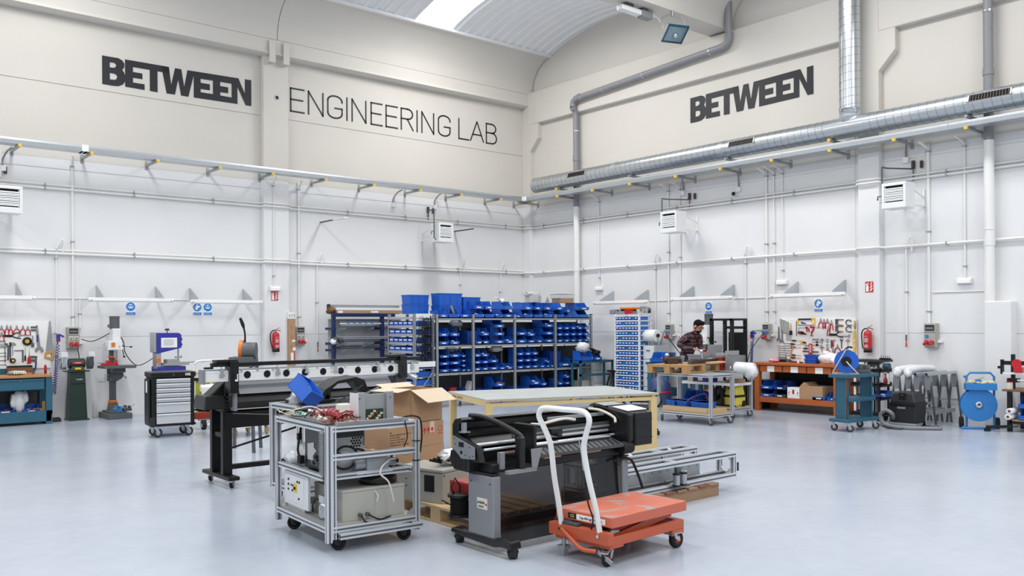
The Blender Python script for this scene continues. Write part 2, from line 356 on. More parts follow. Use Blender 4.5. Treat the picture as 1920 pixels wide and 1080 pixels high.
part('corner_piece','alu_light',tr,lambda q:(q.box(-.64,-.36,-.64,-.36,-.002,.0),q.bar((-.7,-.62,.05),(-.62,-.7,.05),.01,.1)))
part('joint_cover','white_metal',tr,lambda q:q.box(-10.79,-10.68,-.625,-.35,.0,.115))
lips=[(-13.5,0),*[(L(px,py,.65).x,0) for px,py in ((39,275),(174,289),(298,302),(415,314),(514,324),(613,336),(703,346),(790,358),(867,367),(941,375))],(-.45,0)]
rips=[(Rw(px,300,.65).y,0) for px in (1046,1112,1182,1268,1352,1448,1557,1678,1813)]+[-12.6,-14.2] if False else [Rw(px,300,.65).y for px in (1046,1112,1182,1268,1352,1448,1557,1678,1813)]+[-12.7,-14.2,-.45]
def arm(a,wall,z=-.045,ln=.64,par=None,tip='yellow'):
    q=MB()
    if wall=='L': q.box(a-.0205,a+.0205,-ln,-.006,z,z+.041); q.box(a-.03,a+.03,-.008,0,z-.06,z+.1)
    else: q.box(-ln,-.006,a-.0205,a+.0205,z,z+.041); q.box(-.008,0,a-.03,a+.03,z-.06,z+.1)
    o=q.o('bracket','galv_dull',par)
    if tip:
        q=MB()
        if wall=='L': q.box(a-.024,a+.024,-ln-.03,-ln+.01,z-.004,z+.045)
        else: q.box(-ln-.03,-ln+.01,a-.024,a+.024,z-.004,z+.045)
        q.o('end_cap',tip,o)
for a,_ in lips: arm(a,'L',par=tr)
for a in rips: arm(a,'R',par=tr)
# ---- spiral duct
DR=.182; DD=.45; DZ=5.07
def spiral_mat():
    m=bpy.data.materials.new('spiral_duct'); m.use_nodes=True; nt=m.node_tree; N=nt.nodes; K=nt.links; b=N['Principled BSDF']
    tc=N.new('ShaderNodeTexCoord'); no=N.new('ShaderNodeTexNoise'); no.inputs['Scale'].default_value=3; K.new(tc.outputs['Object'],no.inputs[0])
    mx=N.new('ShaderNodeMix'); mx.data_type='RGBA'; mx.inputs[6].default_value=(*hx('C6CCD1'),1); mx.inputs[7].default_value=(*hx('D2D7DB'),1); K.new(no.outputs[0],mx.inputs[0]); K.new(mx.outputs[2],b.inputs['Base Color'])
    b.inputs['Metallic'].default_value=.95; r=N.new('ShaderNodeMapRange'); r.inputs[3].default_value=.27; r.inputs[4].default_value=.31; K.new(no.outputs[0],r.inputs[0]); K.new(r.outputs[0],b.inputs['Roughness']); MATS['spiral']=m
spiral_mat()
def spiral(q,p0,axis,ln,r,pitch=.14,n=28):     # tube with a raised helical seam
    q.cyl(p0,tuple(p0[i]+axis[i]*ln for i in range(3)),r,n=n)
    ax=Vector(axis); a=ax.orthogonal().normalized(); b=ax.cross(a); pts=[]; k=int(ln/pitch*16)
    for i in range(k+1):
        t=2*PI*i/16; pts.append(Vector(p0)+ax*(i*pitch/16)+(a*math.cos(t)+b*math.sin(t))*(r+.0015))
    q.i=1; q.tube(pts,.0032,4); q.i=0
ye=Rw(1006,340,DD).y; yv=Rw(1596,200,DD).y
du=thing('spiral_air_duct','galvanised spiral air duct with rectangular grilles along the right wall','duct',(0,0,DZ))
for i,(a,b) in enumerate([(ye,-3.6),(-3.6,-6.5),(-6.5,yv+.32),(yv-.32,-12.3),(-12.3,-15.5)]):
    part('duct_length','spiral',du,lambda q:spiral(q,(-DD,a,0),(0,-1,0),a-b,DR))
part('tee_piece','spiral',du,lambda q:(q.cyl((-DD,yv+.33,0),(-DD,yv-.33,0),DR+.004,n=28),q.lathe([(DR-.01,.02),(DR,.19),(DR,.3),(DR+.006,.3),(DR+.006,.32)],28,(-DD,yv,0))))
part('riser','spiral',du,lambda q:spiral(q,(-DD,yv,.3),(0,0,1),3.6,DR-.004))
part('end_cap','galv',du,lambda q:q.cyl((-DD,ye+.006,0),(-DD,ye-.05,0),DR+.004,n=28))
for yb in (-3.6,-6.5,-12.3): part('joint_ring','galv',du,lambda q:q.cyl((-DD,yb+.05,0),(-DD,yb-.05,0),DR+.006,n=28))
for px,hw in ((1092,.29),(1401,.29),(1866,.31)):
    yc=Rw(px,250,DD).y
    g=part('grille','galv_dull',du,lambda q:(q.cb((-DD-DR*.86,yc,.11),.02,hw*2+.05,.015,(0,0,0)),q.cb((-DD-DR*.97,yc,.0),.02,hw*2+.05,.015),q.cb((-DD-DR*.95,yc+hw,.055),.02,.025,.12,(0,.35,0)),q.cb((-DD-DR*.95,yc-hw,.055),.02,.025,.12,(0,.35,0))))
    part('grille_opening','hole',g,lambda q:q.cb((-DD-DR*.89,yc,.055),.03,hw*2,.105,(0,.35,0)))
    for i in range(14): part('slat','motor_brown',g,lambda q:q.cb((-DD-DR*.985,yc-hw+.03+i*(2*hw-.06)/13,.055),.008,.011,.1,(0,.35,0)))
for px in (1046,1182,1362,1558,1814):
    arm(Rw(px,280,.6).y,'R',z=-DR-.045,ln=.62,par=du,tip='yellow' if px in (1046,1558) else None)
# ---- rain pipes
def clips(q,pts,r):
    for p,d in pts: q.cyl(Vector(p)-Vector(d)*.015,Vector(p)+Vector(d)*.015,r)
p0=Rw(1082,560,.15); ty=p0.y; pr=.072
rp=thing('rain_pipe','grey plastic rain pipe that elbows along the beam and drops white to the corner floor','pipe',(0,0,0))
zt=Rw(1082,187,.26).z; e1=Rw(1355,88,.28)
part('drop','white_plastic',rp,lambda q:(q.cyl((-.15,ty,0),(-.15,ty,4.45),pr,n=14),q.cyl((-.15,ty,2.9),(-.15,ty,3.0),pr+.008,n=14)))
part('upper_drop','pipe_grey',rp,lambda q:(q.tube(cr([(-.15,ty,4.45),(-.15,ty,6.3),(-.16,ty,6.7),(-.25,ty,6.8),(-.25,ty,zt-.16),(-.25,ty-.02,zt-.03),(-.25,ty-.16,zt+.03)],5),pr,14),q.cyl((-.15,ty,5.55),(-.15,ty,5.68),pr+.01,n=14)))
ey=e1.y; ez=e1.z
part('sloping_run','pipe_grey',rp,lambda q:(q.cyl((-.25,ty-.14,zt+.03),(-.25,ey,ez),pr,n=14),q.cyl((-.25,ty-.1,zt+.02),(-.25,ty-.24,zt+.05),pr+.008,n=14)))
part('elbow_riser','pipe_grey',rp,lambda q:(q.tube(cr([(-.25,ey+.05,ez-.01),(-.25,ey-.1,ez+.03),(-.25,ey-.17,ez+.16),(-.27,ey-.17,ez+.5),(-.27,ey-.17,9.0)],5),pr+.006,14)))
for t in (.04,.21,.5,.93):
    c=Vector((-.25,ty-.14,zt+.03)).lerp(Vector((-.25,ey,ez)),t); d=Vector((0,ey-ty,ez-zt)).normalized()
    part('pipe_clip','chrome',rp,lambda q:q.cyl(c-d*.012,c+d*.012,pr+.006,n=14))
part('pipe_clip','chrome',rp,lambda q:q.cyl((-.15,ty,6.25),(-.15,ty,6.275),pr+.006,n=14))
part('pipe_clip','chrome',rp,lambda q:q.cyl((-.25,ey-.17,ez+.24),(-.25,ey-.17,ez+.265),pr+.012,n=14))
ry=Rw(1857,500,.13).y
rq=thing('rain_pipe','thick rain pipe rising above the white wall casing, grey above the tray','pipe',(0,ry,0))
part('drop','white_plastic',rq,lambda q:(q.cyl((-.155,0,1.9),(-.155,0,4.52),.076,n=14),q.cyl((-.155,0,2.85),(-.155,0,2.98),.083,n=14),q.cyl((-.155,0,3.1),(-.155,0,3.12),.084,n=14)))
part('upper_drop','pipe_grey',rq,lambda q:(q.cyl((-.155,0,4.52),(-.155,0,9),.074,n=14),q.cyl((-.155,0,5.55),(-.155,0,5.66),.084,n=14)))
part('pipe_clip','chrome',rq,lambda q:(q.cyl((-.155,0,6.55),(-.155,0,6.58),.082,n=14),q.cyl((-.13,.0,6.56),(0,.0,6.56),.008)))
ca=Rw(1845,600,.24).y; cb_=Rw(1896,600,.24).y
q=MB(); q.box(-.24,.01,cb_,ca,0,1.97); struct(q.o('pipe_casing','wall',None,.02))
# ---- horizontal conduits that step round the columns
def hcon(w,z,r,d,a,b,cols,lab):
    P=[]
    cols=sorted(cols,reverse=True); step=[]
    P.append((a,d))
    for c0,c1 in cols:
        P+=[(c0+.1,d),(c0+.03,d+.02),(c0+.0,d+CW),(c1,d+CW),(c1-.03,d+.02),(c1-.1,d)]
    P.append((b,d))
    pts=[(x,-k,0) if w=='L' else (-k,x,0) for x,k in P]
    q=MB(); q.tube(pts,r,8)
    o=thing('conduit',lab,'conduit',(0,0,z)); q.o('pipe','white_plastic',o)
    q=MB(); n=int(abs(b-a)/1.4)
    for i in range(n):
        x=a+(b-a)*(i+.5)/n
        if not any(c1-.15<x<c0+.15 for c0,c1 in cols):
            if w=='L': q.box(x-.012,x+.012,-d-r-.004,0,-r-.004,r+.004)
            else: q.box(-d-r-.004,0,x-.012,x+.012,-r-.004,r+.004)
    q.o('clips','galv_dull',o,stuff=True); return o
colL=[(-6.69,-7.24),(-13.4,-13.95)]; colR=[(0,-.3),(-9.13,-9.52)]
hcon('L',4.085,.018,.045,0,-18,colL,'lower conduit of the high pair along the left wall')
hcon('L',4.15,.014,.04,0,-18,colL,'upper conduit of the high pair along the left wall')
hcon('L',2.94,.02,.045,0,-18,colL,'lower conduit of the pair at mid height on the left wall')
hcon('L',3.0,.014,.04,0,-18,colL,'upper conduit of the pair at mid height on the left wall')
hcon('R',4.085,.02,.05,0,-17,colR,'lower conduit of the high pair along the right wall')
hcon('R',4.15,.016,.045,0,-17,colR,'upper conduit of the high pair along the right wall')
hcon('R',2.945,.024,.05,0,-17,colR,'single white conduit at mid height along the right wall')
# ---- drops
def vcon(w,px,z1,z0,r,lab,d=.03,bend=False,end=None,loop=False):
    x,y,_=wloc(w,px,d,0); o=thing('conduit',lab,'conduit',(x,y,0),wrot(w)); q=MB()
    pts=[(0,0,z0),(0,0,z1)]
    if bend: pts=cr([(0,0,z0),(0,0,z1-.25),(0.0,-.03,z1-.1),(-.05 if w=='L' else -.05,-.25,z1)],5)
    if loop: pts=cr([(0,0,z0),(0,0,z1-.1),(0,-.02,z1),(.06,-.04,z1+.16),(.1,-.04,z1+.2),(.12,-.03,z1+.1),(.1,-.02,z1-.05)],4)
    q.tube(pts,r,7); q.o('pipe','white_plastic',o)
    q=MB(); k=max(1,int((z1-z0)/.9))
    for i in range(k): z=z0+.2+(z1-z0-.35)*i/max(1,k-1) if k>1 else (z0+z1)/2; q.box(-r-.012,r+.012,-r-.004,d,z-.01,z+.01)
    q.o('clips','galv_dull',o,stuff=True)
    if end=='valve':
        q=MB(); q.cyl((0,-.02,z0-.1),(0,-.02,z0+.01),.012); q.o('coupling','zinc_dark',o)
        q=MB(); q.cyl((0,-.02,z0-.2),(0,-.02,z0-.1),.015,.006); q.o('nozzle','red',o)
    return o
zt=4.66
vcon('L',106,3.0,.92,.014,'white air pipe dropping to the coiled hose beside the teal bench',loop=True)
vcon('L',137,zt,1.62,.022,'thicker white conduit running from the tray to the socket box above the green grinder',bend=True)
vcon('L',150,2.13,1.62,.016,'short white conduit from the batten light wire to the socket box above the green grinder')
vcon('L',561,zt,1.62,.022,'white conduit running from the tray to the socket box beside the upright cardboard strip',bend=True)
vcon('L',595,2.98,1.28,.014,'white air pipe with red nozzle hanging left of the navy tube rack',loop=True,end='valve')
vcon('L',514,zt,2.46,.012,'thin white conduit down the left wall column to the emergency lamp',d=CW+.02,bend=True)
vcon('L',864,3.0,2.2,.012,'thin white air pipe dropping behind the tall blue box stack',loop=True)
vcon('L',939,3.0,1.9,.014,'thin white looped air pipe dropping behind the bins on the shelving top',loop=True)
vcon('R',1124,zt,2.52,.014,'thin white conduit from the tray to the emergency lamp nearest the corner',bend=True)
vcon('R',1229,2.98,1.0,.014,'thin white looped air pipe falling behind the tall white bin tower',loop=True)
vcon('R',1254,zt,1.66,.02,'white conduit running behind the heater to the socket box left of the worker',bend=True)
vcon('R',1276,zt,1.40,.014,'thin white conduit running to the small white box beside the worker',bend=True)
vcon('R',1398,2.98,1.0,.016,'white looped air pipe feeding the blue coiled hose beside the black rack',loop=True)
vcon('R',1438,zt,1.66,.024,'thicker bent conduit from the tray to the three-socket box beside the orange bench',bend=True)
vcon('R',1452,zt,1.66,.016,'thinner bent conduit beside the thick one above the orange bench',bend=True)
vcon('R',1468,zt,2.45,.013,'thin conduit ending at the emergency lamp above the orange bench',bend=True)
vcon('R',1700,2.9,1.42,.015,'white air pipe with red nozzle hanging between the column and the far socket box',loop=True,end='valve')
vcon('R',1742,zt,1.62,.026,'thick white conduit down to the socket box with two red plugs above the trestles',bend=True)
vcon('R',1810,zt,2.35,.016,'white conduit down to the emergency lamp next to the thick rain pipe',bend=True)
vcon('L',1,zt,4.2,.03,'short grey cable drop above the heater at the picture edge',d=.05)
# thin wires at 2.13 m
def wire(w,pa,pb,z,lab):
    a=wloc(w,pa,.012,z); b=wloc(w,pb,.012,z); q=MB(); q.tube([a,b],.009,6); tag(q.o('surface_wire','white_plastic'),lab,'wire')
wire('L',63,172,2.15,'thin white surface wire between the edge light and the light over the grinder')
wire('L',322,362,2.15,'thin white surface wire joining the two lights over the tool trolley')
wire('R',1205,1260,2.14,'thin white surface wire joining the lights over the bin tower and the worker')
wire('R',1376,1450,2.14,'thin white surface wire joining the lights over the black rack and orange bench')
wire('R',1748,1846,2.14,'thin white surface wire running from the far socket box to the rain pipe')
# ---- heaters
def heater(w,pa,pb,z0,z1,dfr,dep,lab,open_=(1,3,5)):
    A=wp(w,pa,400,dfr); B=wp(w,pb,400,dfr); c=(A+B)/2; wd=(A-B).length; h=z1-z0
    o=thing('unit_heater',lab,'heater',(c.x,c.y,z0),wrot(w),'unit heaters on the walls')
    part('casing','white_metal',o,lambda q:(q.box(-wd/2,wd/2,.03,dep,.0,h)),.015)
    part('front_frame','white_metal',o,lambda q:(q.box(-wd/2,wd/2,0,.045,0,.1),q.box(-wd/2,wd/2,0,.045,h-.05,h),q.box(-wd/2,-wd/2+.045,0,.045,.1,h-.05),q.box(wd/2-.045,wd/2,0,.045,.1,h-.05)),.006)
    part('dark_core','hole',o,lambda q:q.box(-wd/2+.06,wd/2-.06,.026,.034,.09,h-.05))
    n=9
    for i in range(n):
        zz=.12+(h-.2)*(i+.5)/n
        s=part('louvre','white_metal',o,lambda q:q.cb((0,.012,0),wd-.1,.006,(h-.2)/n*.8)); s.location=(0,0,zz); s.rotation_euler=(R_(-35 if i%3 else -12),0,0)
    bk=part('mounting_bracket','white_metal',o,lambda q:(q.box(-wd/2+.02,-wd/2+.06,dep-.02,dfr,.06,.09),q.box(wd/2-.06,wd/2-.02,dep-.02,dfr,.06,.09),q.box(wd/2-.055,wd/2-.025,dfr-.03,dfr,.05,h-.05),q.box(-wd/2+.025,-wd/2+.055,dfr-.03,dfr,.05,h-.05),q.bar((wd/2-.04,dep,h-.1),(wd/2-.04,dfr-.01,h-.2),.02),q.bar((-wd/2+.04,dep,h-.1),(-wd/2+.04,dfr-.01,h-.2),.02)))
    part('valve_pipe','zinc_dark',o,lambda q:(q.tube([(-wd/2-.05,.12,h+.3),(-wd/2-.05,.12,.1),(-wd/2+.0,.12,.06)],.014,6),q.tube([(-wd/2-.05,.2,h+.3),(-wd/2-.05,.3,h+.3),(-wd/2+.2,dfr-.04,h+.3),(-wd/2+.2,dfr-.04,h+.1)],.014,6),q.tube([(-wd/2-.05,.12,h*.55),(-wd/2-.12,.12,h*.55),(-wd/2-.13,.12,h*.4)],.012,6),q.tube([(-wd/2-.05,.2,h+.3),(-wd/2-.05,.12,h+.3)],.014,6)))
    part('air_vent','motor_brown',o,lambda q:(q.cyl((-wd/2+.2,dfr-.04,h+.3),(-wd/2+.2,dfr-.04,h+.44),.03),q.cyl((-wd/2+.34,dfr-.04,h+.3),(-wd/2+.34,dfr-.04,h+.42),.026)))
    return o
def hz(w,px,y0,y1,d): return wp(w,px,y1,d).z,wp(w,px,y0,d).z
z0,z1=hz('L',838,418,454,.75); heater('L',824,851,z0,z1,.75,.34,'white unit heater with open louvres left of the corner above the shelving')
z0,z1=hz('L',30,349,400,.75); heater('L',-16,44,z0,z1,.75,.34,'white unit heater cut by the picture edge above the teal bench')
z0,z1=hz('R',1254,396,436,.75); heater('R',1239,1269,z0,z1,.75,.34,'white unit heater on the right wall above the bin tower')
z0,z1=hz('R',1676,342,390,.75); heater('R',1654,1699,z0,z1,.75,.34,'white unit heater beside the right wall column with the fire sign')
for w,px,z,lab in (('L',815,4.42,'small white junction box above the heater over the shelving'),('R',1284,4.42,'small white junction box above the heater over the bin tower'),('R',1702,4.42,'small white junction box above the heater beside the column'),('L',6,4.36,'small white junction box above the heater at the picture edge'),('L',738,4.38,'small white wall box under the tray midway along the left wall'),('R',1388,4.33,'small white sensor box on the wall under the tray')):
    x,y,_=wloc(w,px,0,0); o=thing('junction_box',lab,'box',(x,y,z),wrot(w)); part('box','white_plastic',o,lambda q:q.box(-.05,.05,-.06,0,-.05,.05),.006); part('lid','white_plastic',o,lambda q:q.box(-.045,.045,-.066,-.06,-.045,.045)); part('cable','grey_plastic',o,lambda q:q.tube(cr([(0,-.03,.05),(0,-.03,.15),(.05,-.12,.28),(.1,-.25,.33)],5),.016,6))
x,y,_=wloc('R',1381,0,0); o=thing('wall_camera','tiny black dome camera on the right wall under the tray','camera',(x,y,4.25),RWZ); part('mount','white_plastic',o,lambda q:q.cyl((0,-.06,.02),(0,0,.02),.03)); part('dome','black_plastic',o,lambda q:q.sph((0,-.08,0),.04))
# two LED arms / perforated brackets
for px,py,px2,py2,lab,led in ((602,417,640,413,'short dark wall arm with a small lamp over the middle of the left wall',1),(853,434,884,434,'dark perforated wall bracket beside the heater over the shelving',0)):
    a=L(px,py,0); x=a.x; o=thing('work_lamp' if led else 'perforated_bracket',lab,'bracket',(x,0,a.z))
    part('arm','zinc_dark',o,lambda q:q.box(-.02,.02,-.75,0,-.012,.012)); part('wall_plate','white_metal',o,lambda q:q.box(-.03,.03,-.006,0,-.06,.06))
    if led: part('lamp_head','white_plastic',o,lambda q:q.box(-.05,.05,-1.1,-.62,-.016,.01),.004)
    else: part('perforation','hole',o,lambda q:[q.box(-.0205,.0205,-.1-k*.055,-.075-k*.055,-.006,.006) for k in range(12)],stuff=True)
# ---- batten lights on plates
def batten(w,pa,pb,ya,yb,d,plates,lab):
    A=wp(w,pa,ya,d); B=wp(w,pb,yb,d); z=(A.z+B.z)/2; c=(A+B)/2; ln=(A-B).length
    o=thing('batten_light',lab,'light',(c.x,c.y,z),wrot(w),'batten lights along the walls')
    part('tube_body','tube_light',o,lambda q:(q.box(-ln/2,ln/2,-.03,.03,.01,.045),q.cyl((-ln/2+.02,0,0),(ln/2-.02,0,0),.032,n=12)),.004)
    for s in (-1,1): part('end_cap','white_plastic',o,lambda q:q.cyl((s*ln/2-.0,0,.005),(s*(ln/2+.035),0,.005),.036,n=12))
    for px in plates:
        e=wp(w,px,560,0); t=(e.x-c.x) if w=='L' else -(e.y-c.y)
        part('plate','galv',o,lambda q:(q.prism([(d,.05),(d,.28),(d-.05,.28),(-.05,.075),(-.05,.05)],t-.004,t+.004,'x')))
batten('L',170,321,561,565.5,.42,(180,291),'white batten light on two steel plates above the drill press and grinder')
batten('L',361,488,565,568.5,.42,(355,455),'white batten light on two steel plates above the tool trolley, nearest the column')
batten('L',-90,62,557,560.5,.42,(30,-50),'white batten light above the teal bench, cut by the picture edge')
batten('R',1116,1213,571.5,563.5,.42,(1152,1217),'white batten light behind the bin tower, nearest the corner')
batten('R',1262,1371,562.5,558,.42,(1302,1378),'white batten light above the worker')
batten('R',1449,1582,557,551,.42,(1498,1587),'white batten light above the orange workbench')
# ---- emergency lamps
for w,px,z,dd,lab in (('L',515,2.40,CW,'white emergency lamp above the red sign on the left column'),('R',1125,2.47,0,'white emergency lamp nearest the room corner'),('R',1468,2.42,0,'white emergency lamp above the orange bench light'),('R',1810,2.31,0,'white emergency lamp beside the thick rain pipe')):
    x,y,_=wloc(w,px,dd,0); o=thing('emergency_lamp',lab,'lamp',(x,y,z),wrot(w),'emergency lamps'); part('housing','white_plastic',o,lambda q:q.box(-.12,.12,-.05,0,-.045,.05),.012); part('diffuser','tube_light',o,lambda q:q.box(-.105,.105,-.072,-.05,-.04,.03),.01)
# ---- safety signs
def ppe(w,px,py,kind,lab):
    c=wp(w,px,py,.0); o=thing('safety_sign',lab,'sign',(c.x,c.y,c.z),wrot(w),'blue protective gear signs'); y=-.004
    part('plate','paper',o,lambda q:q.box(-.085,.085,y,0,-.14,.115))
    part('disc','sign_blue',o,lambda q:q.cyl((0,y-.001,.02),(0,y,.02),.082,n=28))
    part('caption_bar','sign_blue',o,lambda q:q.box(-.083,.083,y-.001,y,-.135,-.082))
    part('caption','paper',o,lambda q:(glyphs(q,-.075,-.103,(2,8),.014,y-.0012,3),glyphs(q,-.07,-.128,(2,3,6),.013,y-.0012,4)))
    if kind=='goggles': part('pictogram','paper',o,lambda q:(q.lathe([(.0,-.002),(.046,-.002),(.046,0),(0,0)],20,(0,y-.001,.02),'y')),0) and part('pictogram_mask','sign_blue',o,lambda q:(q.box(-.036,-.004,y-.005,y-.003,.02,.042),q.box(.004,.036,y-.005,y-.003,.02,.042),q.box(-.05,.05,y-.005,y-.003,.045,.052),q.box(-.02,.02,y-.005,y-.003,-.022,-.008)))
    else: part('pictogram','paper',o,lambda q:(q.cb((.012,y-.002,.035),.05,.002,.055,(0,-.6,0)),q.cb((-.018,y-.002,-.008),.04,.002,.05,(0,-.6,0)),*[q.cb((.012+.022*k-.01,y-.002,.07-.016*k),.012,.002,.035,(0,-.6,0)) for k in range(3)],q.cb((-.022,y-.002,.04),.014,.002,.04,(0,.5,0))))
ppe('L',245,577,'goggles','blue goggles sign on the wall between the drill press and the tool trolley')
ppe('L',370,578,'gloves','blue gloves sign, beside the goggles sign, left of the left wall column')
ppe('L',389.5,578,'goggles','blue goggles sign right beside the gloves sign near the left column')
ppe('R',1329,576,'goggles','blue goggles sign on the wall above the worker')
ppe('R',1535,571,'gloves','blue gloves sign above the tool board of the orange bench')
def firesign(w,px,py,d,lab):
    c=wp(w,px,py,d); o=thing('fire_sign',lab,'sign',(c.x,c.y,c.z),wrot(w)); y=-.004
    part('plate','sign_red',o,lambda q:q.box(-.075,.075,y,0,-.095,.095))
    part('pictogram','paper',o,lambda q:(q.box(-.06,-.012,y-.001,y,-.08,.025),q.box(-.048,-.024,y-.001,y,.03,.045),q.cb((-.03,y-.0005,.06),.05,.001,.014,(0,-.35,0)),q.box(-.064,-.052,y-.001,y,.0,.055)))
    part('flames','paper',o,lambda q:[q.cb((.03+.012*(k%2),y-.0005,-.06+k*.026),.045-.004*k,.001,.016,(0,-.5,0)) for k in range(6)])
firesign('L',515,555,CW,'red fire extinguisher sign under the lamp on the left column')
firesign('R',1630.5,538,CW,'red fire extinguisher sign on the right wall column')
# ---- fire extinguishers
def extinguisher(w,px,y0,y1,d,lab,flip=1):
    a=wp(w,px,y1,d+.09); h=wp(w,px,y0,d+.09).z-a.z; s=h/.53
    o=thing('fire_extinguisher',lab,'fire extinguisher',(a.x,a.y,a.z),wrot(w),'fire extinguishers'); o.scale=(s,s,s)
    part('cylinder','red',o,lambda q:q.lathe([(.0,.05),(.074,.05),(.077,.07),(.077,.36),(.07,.395),(.045,.42),(.02,.43),(.02,.45)],20))
    part('foot','black_plastic',o,lambda q:q.lathe([(.07,0),(.08,.005),(.08,.075),(.074,.078)],20))
    part('valve','chrome',o,lambda q:q.cyl((0,0,.445),(0,0,.48),.018))
    part('lever','red',o,lambda q:(q.bar((-.02,0,.475),(.1,-.01,.53),.014,.01),),0); part('handle','black_metal',o,lambda q:(q.tube(cr([(-.02,0,.47),(.05,0,.475),(.11,0,.45)],4),.008,6)))
    part('hose','black_rubber',o,lambda q:q.tube(cr([(-.015,0,.465),(-.07,0,.46),(-.12,0,.40),(-.125,0,.28),(-.1,-.02,.13),(-.085,-.03,.08)],6),.012,8))
    part('label','paper',o,lambda q:[q.tube([(.079*math.sin(t),-.079*math.cos(t),z) for t in [-.5+.1*i for i in range(11)]],.0008,4) for z in [.1+.0035*i for i in range(16)]+[.2+.0035*i for i in range(24)]],stuff=True)
    part('lettering','paper',o,lambda q:glyphs(q,-.035,.305,(4,),.02,-.079,5))
    part('wall_hook','galv_dull',o,lambda q:q.box(-.02,.02,.05,.09,.38,.43))
extinguisher('L',517,614,660,CW,'red fire extinguisher hanging on the left wall column')
extinguisher('R',1627,610,661,CW,'red fire extinguisher hanging on the right wall column beside the tool board')
# ---- socket boxes
def sockets(w,px,y0,y1,lab,row1,row2,dk=.12):
    a=wp(w,px,y1,dk); b=wp(w,px,y0,dk); h=b.z-a.z; wd=h*.52
    o=thing('socket_box',lab,'socket box',(a.x if w=='L' else 0,0 if w=='L' else a.y,a.z),wrot(w)); o.location.x,o.location.y=(a.x,0) if w=='L' else (0,a.y)
    part('housing','beige_metal' ,o,lambda q:(q.box(-wd/2,wd/2,-dk+.02,0,0,h),q.box(-wd/2+.01,wd/2-.01,-dk,-dk+.02,h*.62,h-.012),q.box(-wd/2+.01,wd/2-.01,-dk,-dk+.02,.012,h*.6)),.006)
    part('window','charcoal',o,lambda q:q.box(-wd*.36,wd*.36,-dk-.006,-dk,h*.69,h*.93),.004); part('breakers','grey_plastic',o,lambda q:[q.box(-wd*.3+i*wd*.1,-wd*.3+i*wd*.1+wd*.07,-dk-.008,-dk-.006,h*.75,h*.84) for i in range(6)])
    for r,z in ((row1,h*.47),(row2,h*.22)):
        n=len(r)
        for i,c in enumerate(r):
            if c is None: continue
            xx=(i-(n-1)/2)*wd*.42/(1 if n<3 else 1.35)
            if c in ('red',): s=part('red_plug','red',o,lambda q:(q.cyl((xx,-dk-.05,z),(xx,-dk,z),.034,n=14),q.cyl((xx,-dk-.11,z-.03),(xx,-dk-.05,z-.01),.024,.03,n=12)),label='red industrial plug')
            elif c=='blue': part('blue_socket','sky_blue',o,lambda q:q.cyl((xx,-dk-.02,z),(xx,-dk,z),.026,n=14),label='round blue socket')
            else: part('grey_socket','cream',o,lambda q:(q.box(xx-.032,xx+.032,-dk-.012,-dk,z-.035,z+.035)),.005); part('socket_lid','grey_plastic',o,lambda q:q.cyl((xx,-dk-.02,z),(xx,-dk-.012,z),.022,n=12))
    part('side_switch','white_plastic',o,lambda q:q.box(wd/2,wd/2+.07,-.07,0,h*.2,h*.32),.006)
    return o
s1=sockets('L',138,613,654,'grey socket box with two red plugs above the green grinder',('g','g'),('red','red'))
s2=sockets('L',564,612,648,'grey socket box beside the upright cardboard strip',('g','g'),('red','red'))
s3=sockets('R',1252,608,636,'grey socket box with blue sockets left of the worker',('blue','blue'),('red',))
s4=sockets('R',1435,607,637,'grey socket box with three blue sockets left of the tool board',('blue','blue','blue'),('red',))
s5=sockets('R',1743,606,652,'grey socket box with two red plugs above the trestles',('blue',None),('red','red'))
x,y,_=wloc('R',1276,0,0); o=thing('wall_switch','small white switch box on the wall above the worker','switch',(x,y,1.31),RWZ); part('box','white_plastic',o,lambda q:q.box(-.035,.035,-.05,0,0,.08),.006); part('rocker','grey_plastic',o,lambda q:q.box(-.015,.015,-.054,-.05,.02,.06))
# ---- wall lettering
def flat(name,splines,depth,m,parent=None):
    c=bpy.data.curves.new('f','CURVE'); c.dimensions='2D'; c.fill_mode='BOTH'; c.extrude=depth
    for sp in splines:
        s=c.splines.new('POLY'); s.points.add(len(sp)-1); s.use_cyclic_u=True
        for p,v in zip(s.points,sp): p.co=(v[0],v[1],0,1)
    o=bpy.data.objects.new('f',c); COL.objects.link(o); me=bpy.data.meshes.new_from_object(o.evaluated_get(bpy.context.evaluated_depsgraph_get())); bpy.data.objects.remove(o)
    me.materials.append(MATS[m]); ob=bpy.data.objects.new(name,me); COL.objects.link(ob); ob.rotation_euler=(PI/2,0,0)
    if parent: ob.parent=parent
    return ob
lo=L(582/3,472/3)
def mp(pts):
    r=[]
    for a,b in pts: p=L(a/3,b/3); r.append((p.x-lo.x,p.z-lo.z))
    return r
Bo=[(582,312),(640,322),(672,327),(695,340),(707,358),(707,378),(695,394),(706,410),(713,432),(711,458),(698,476),(672,485),(640,482),(582,472)]
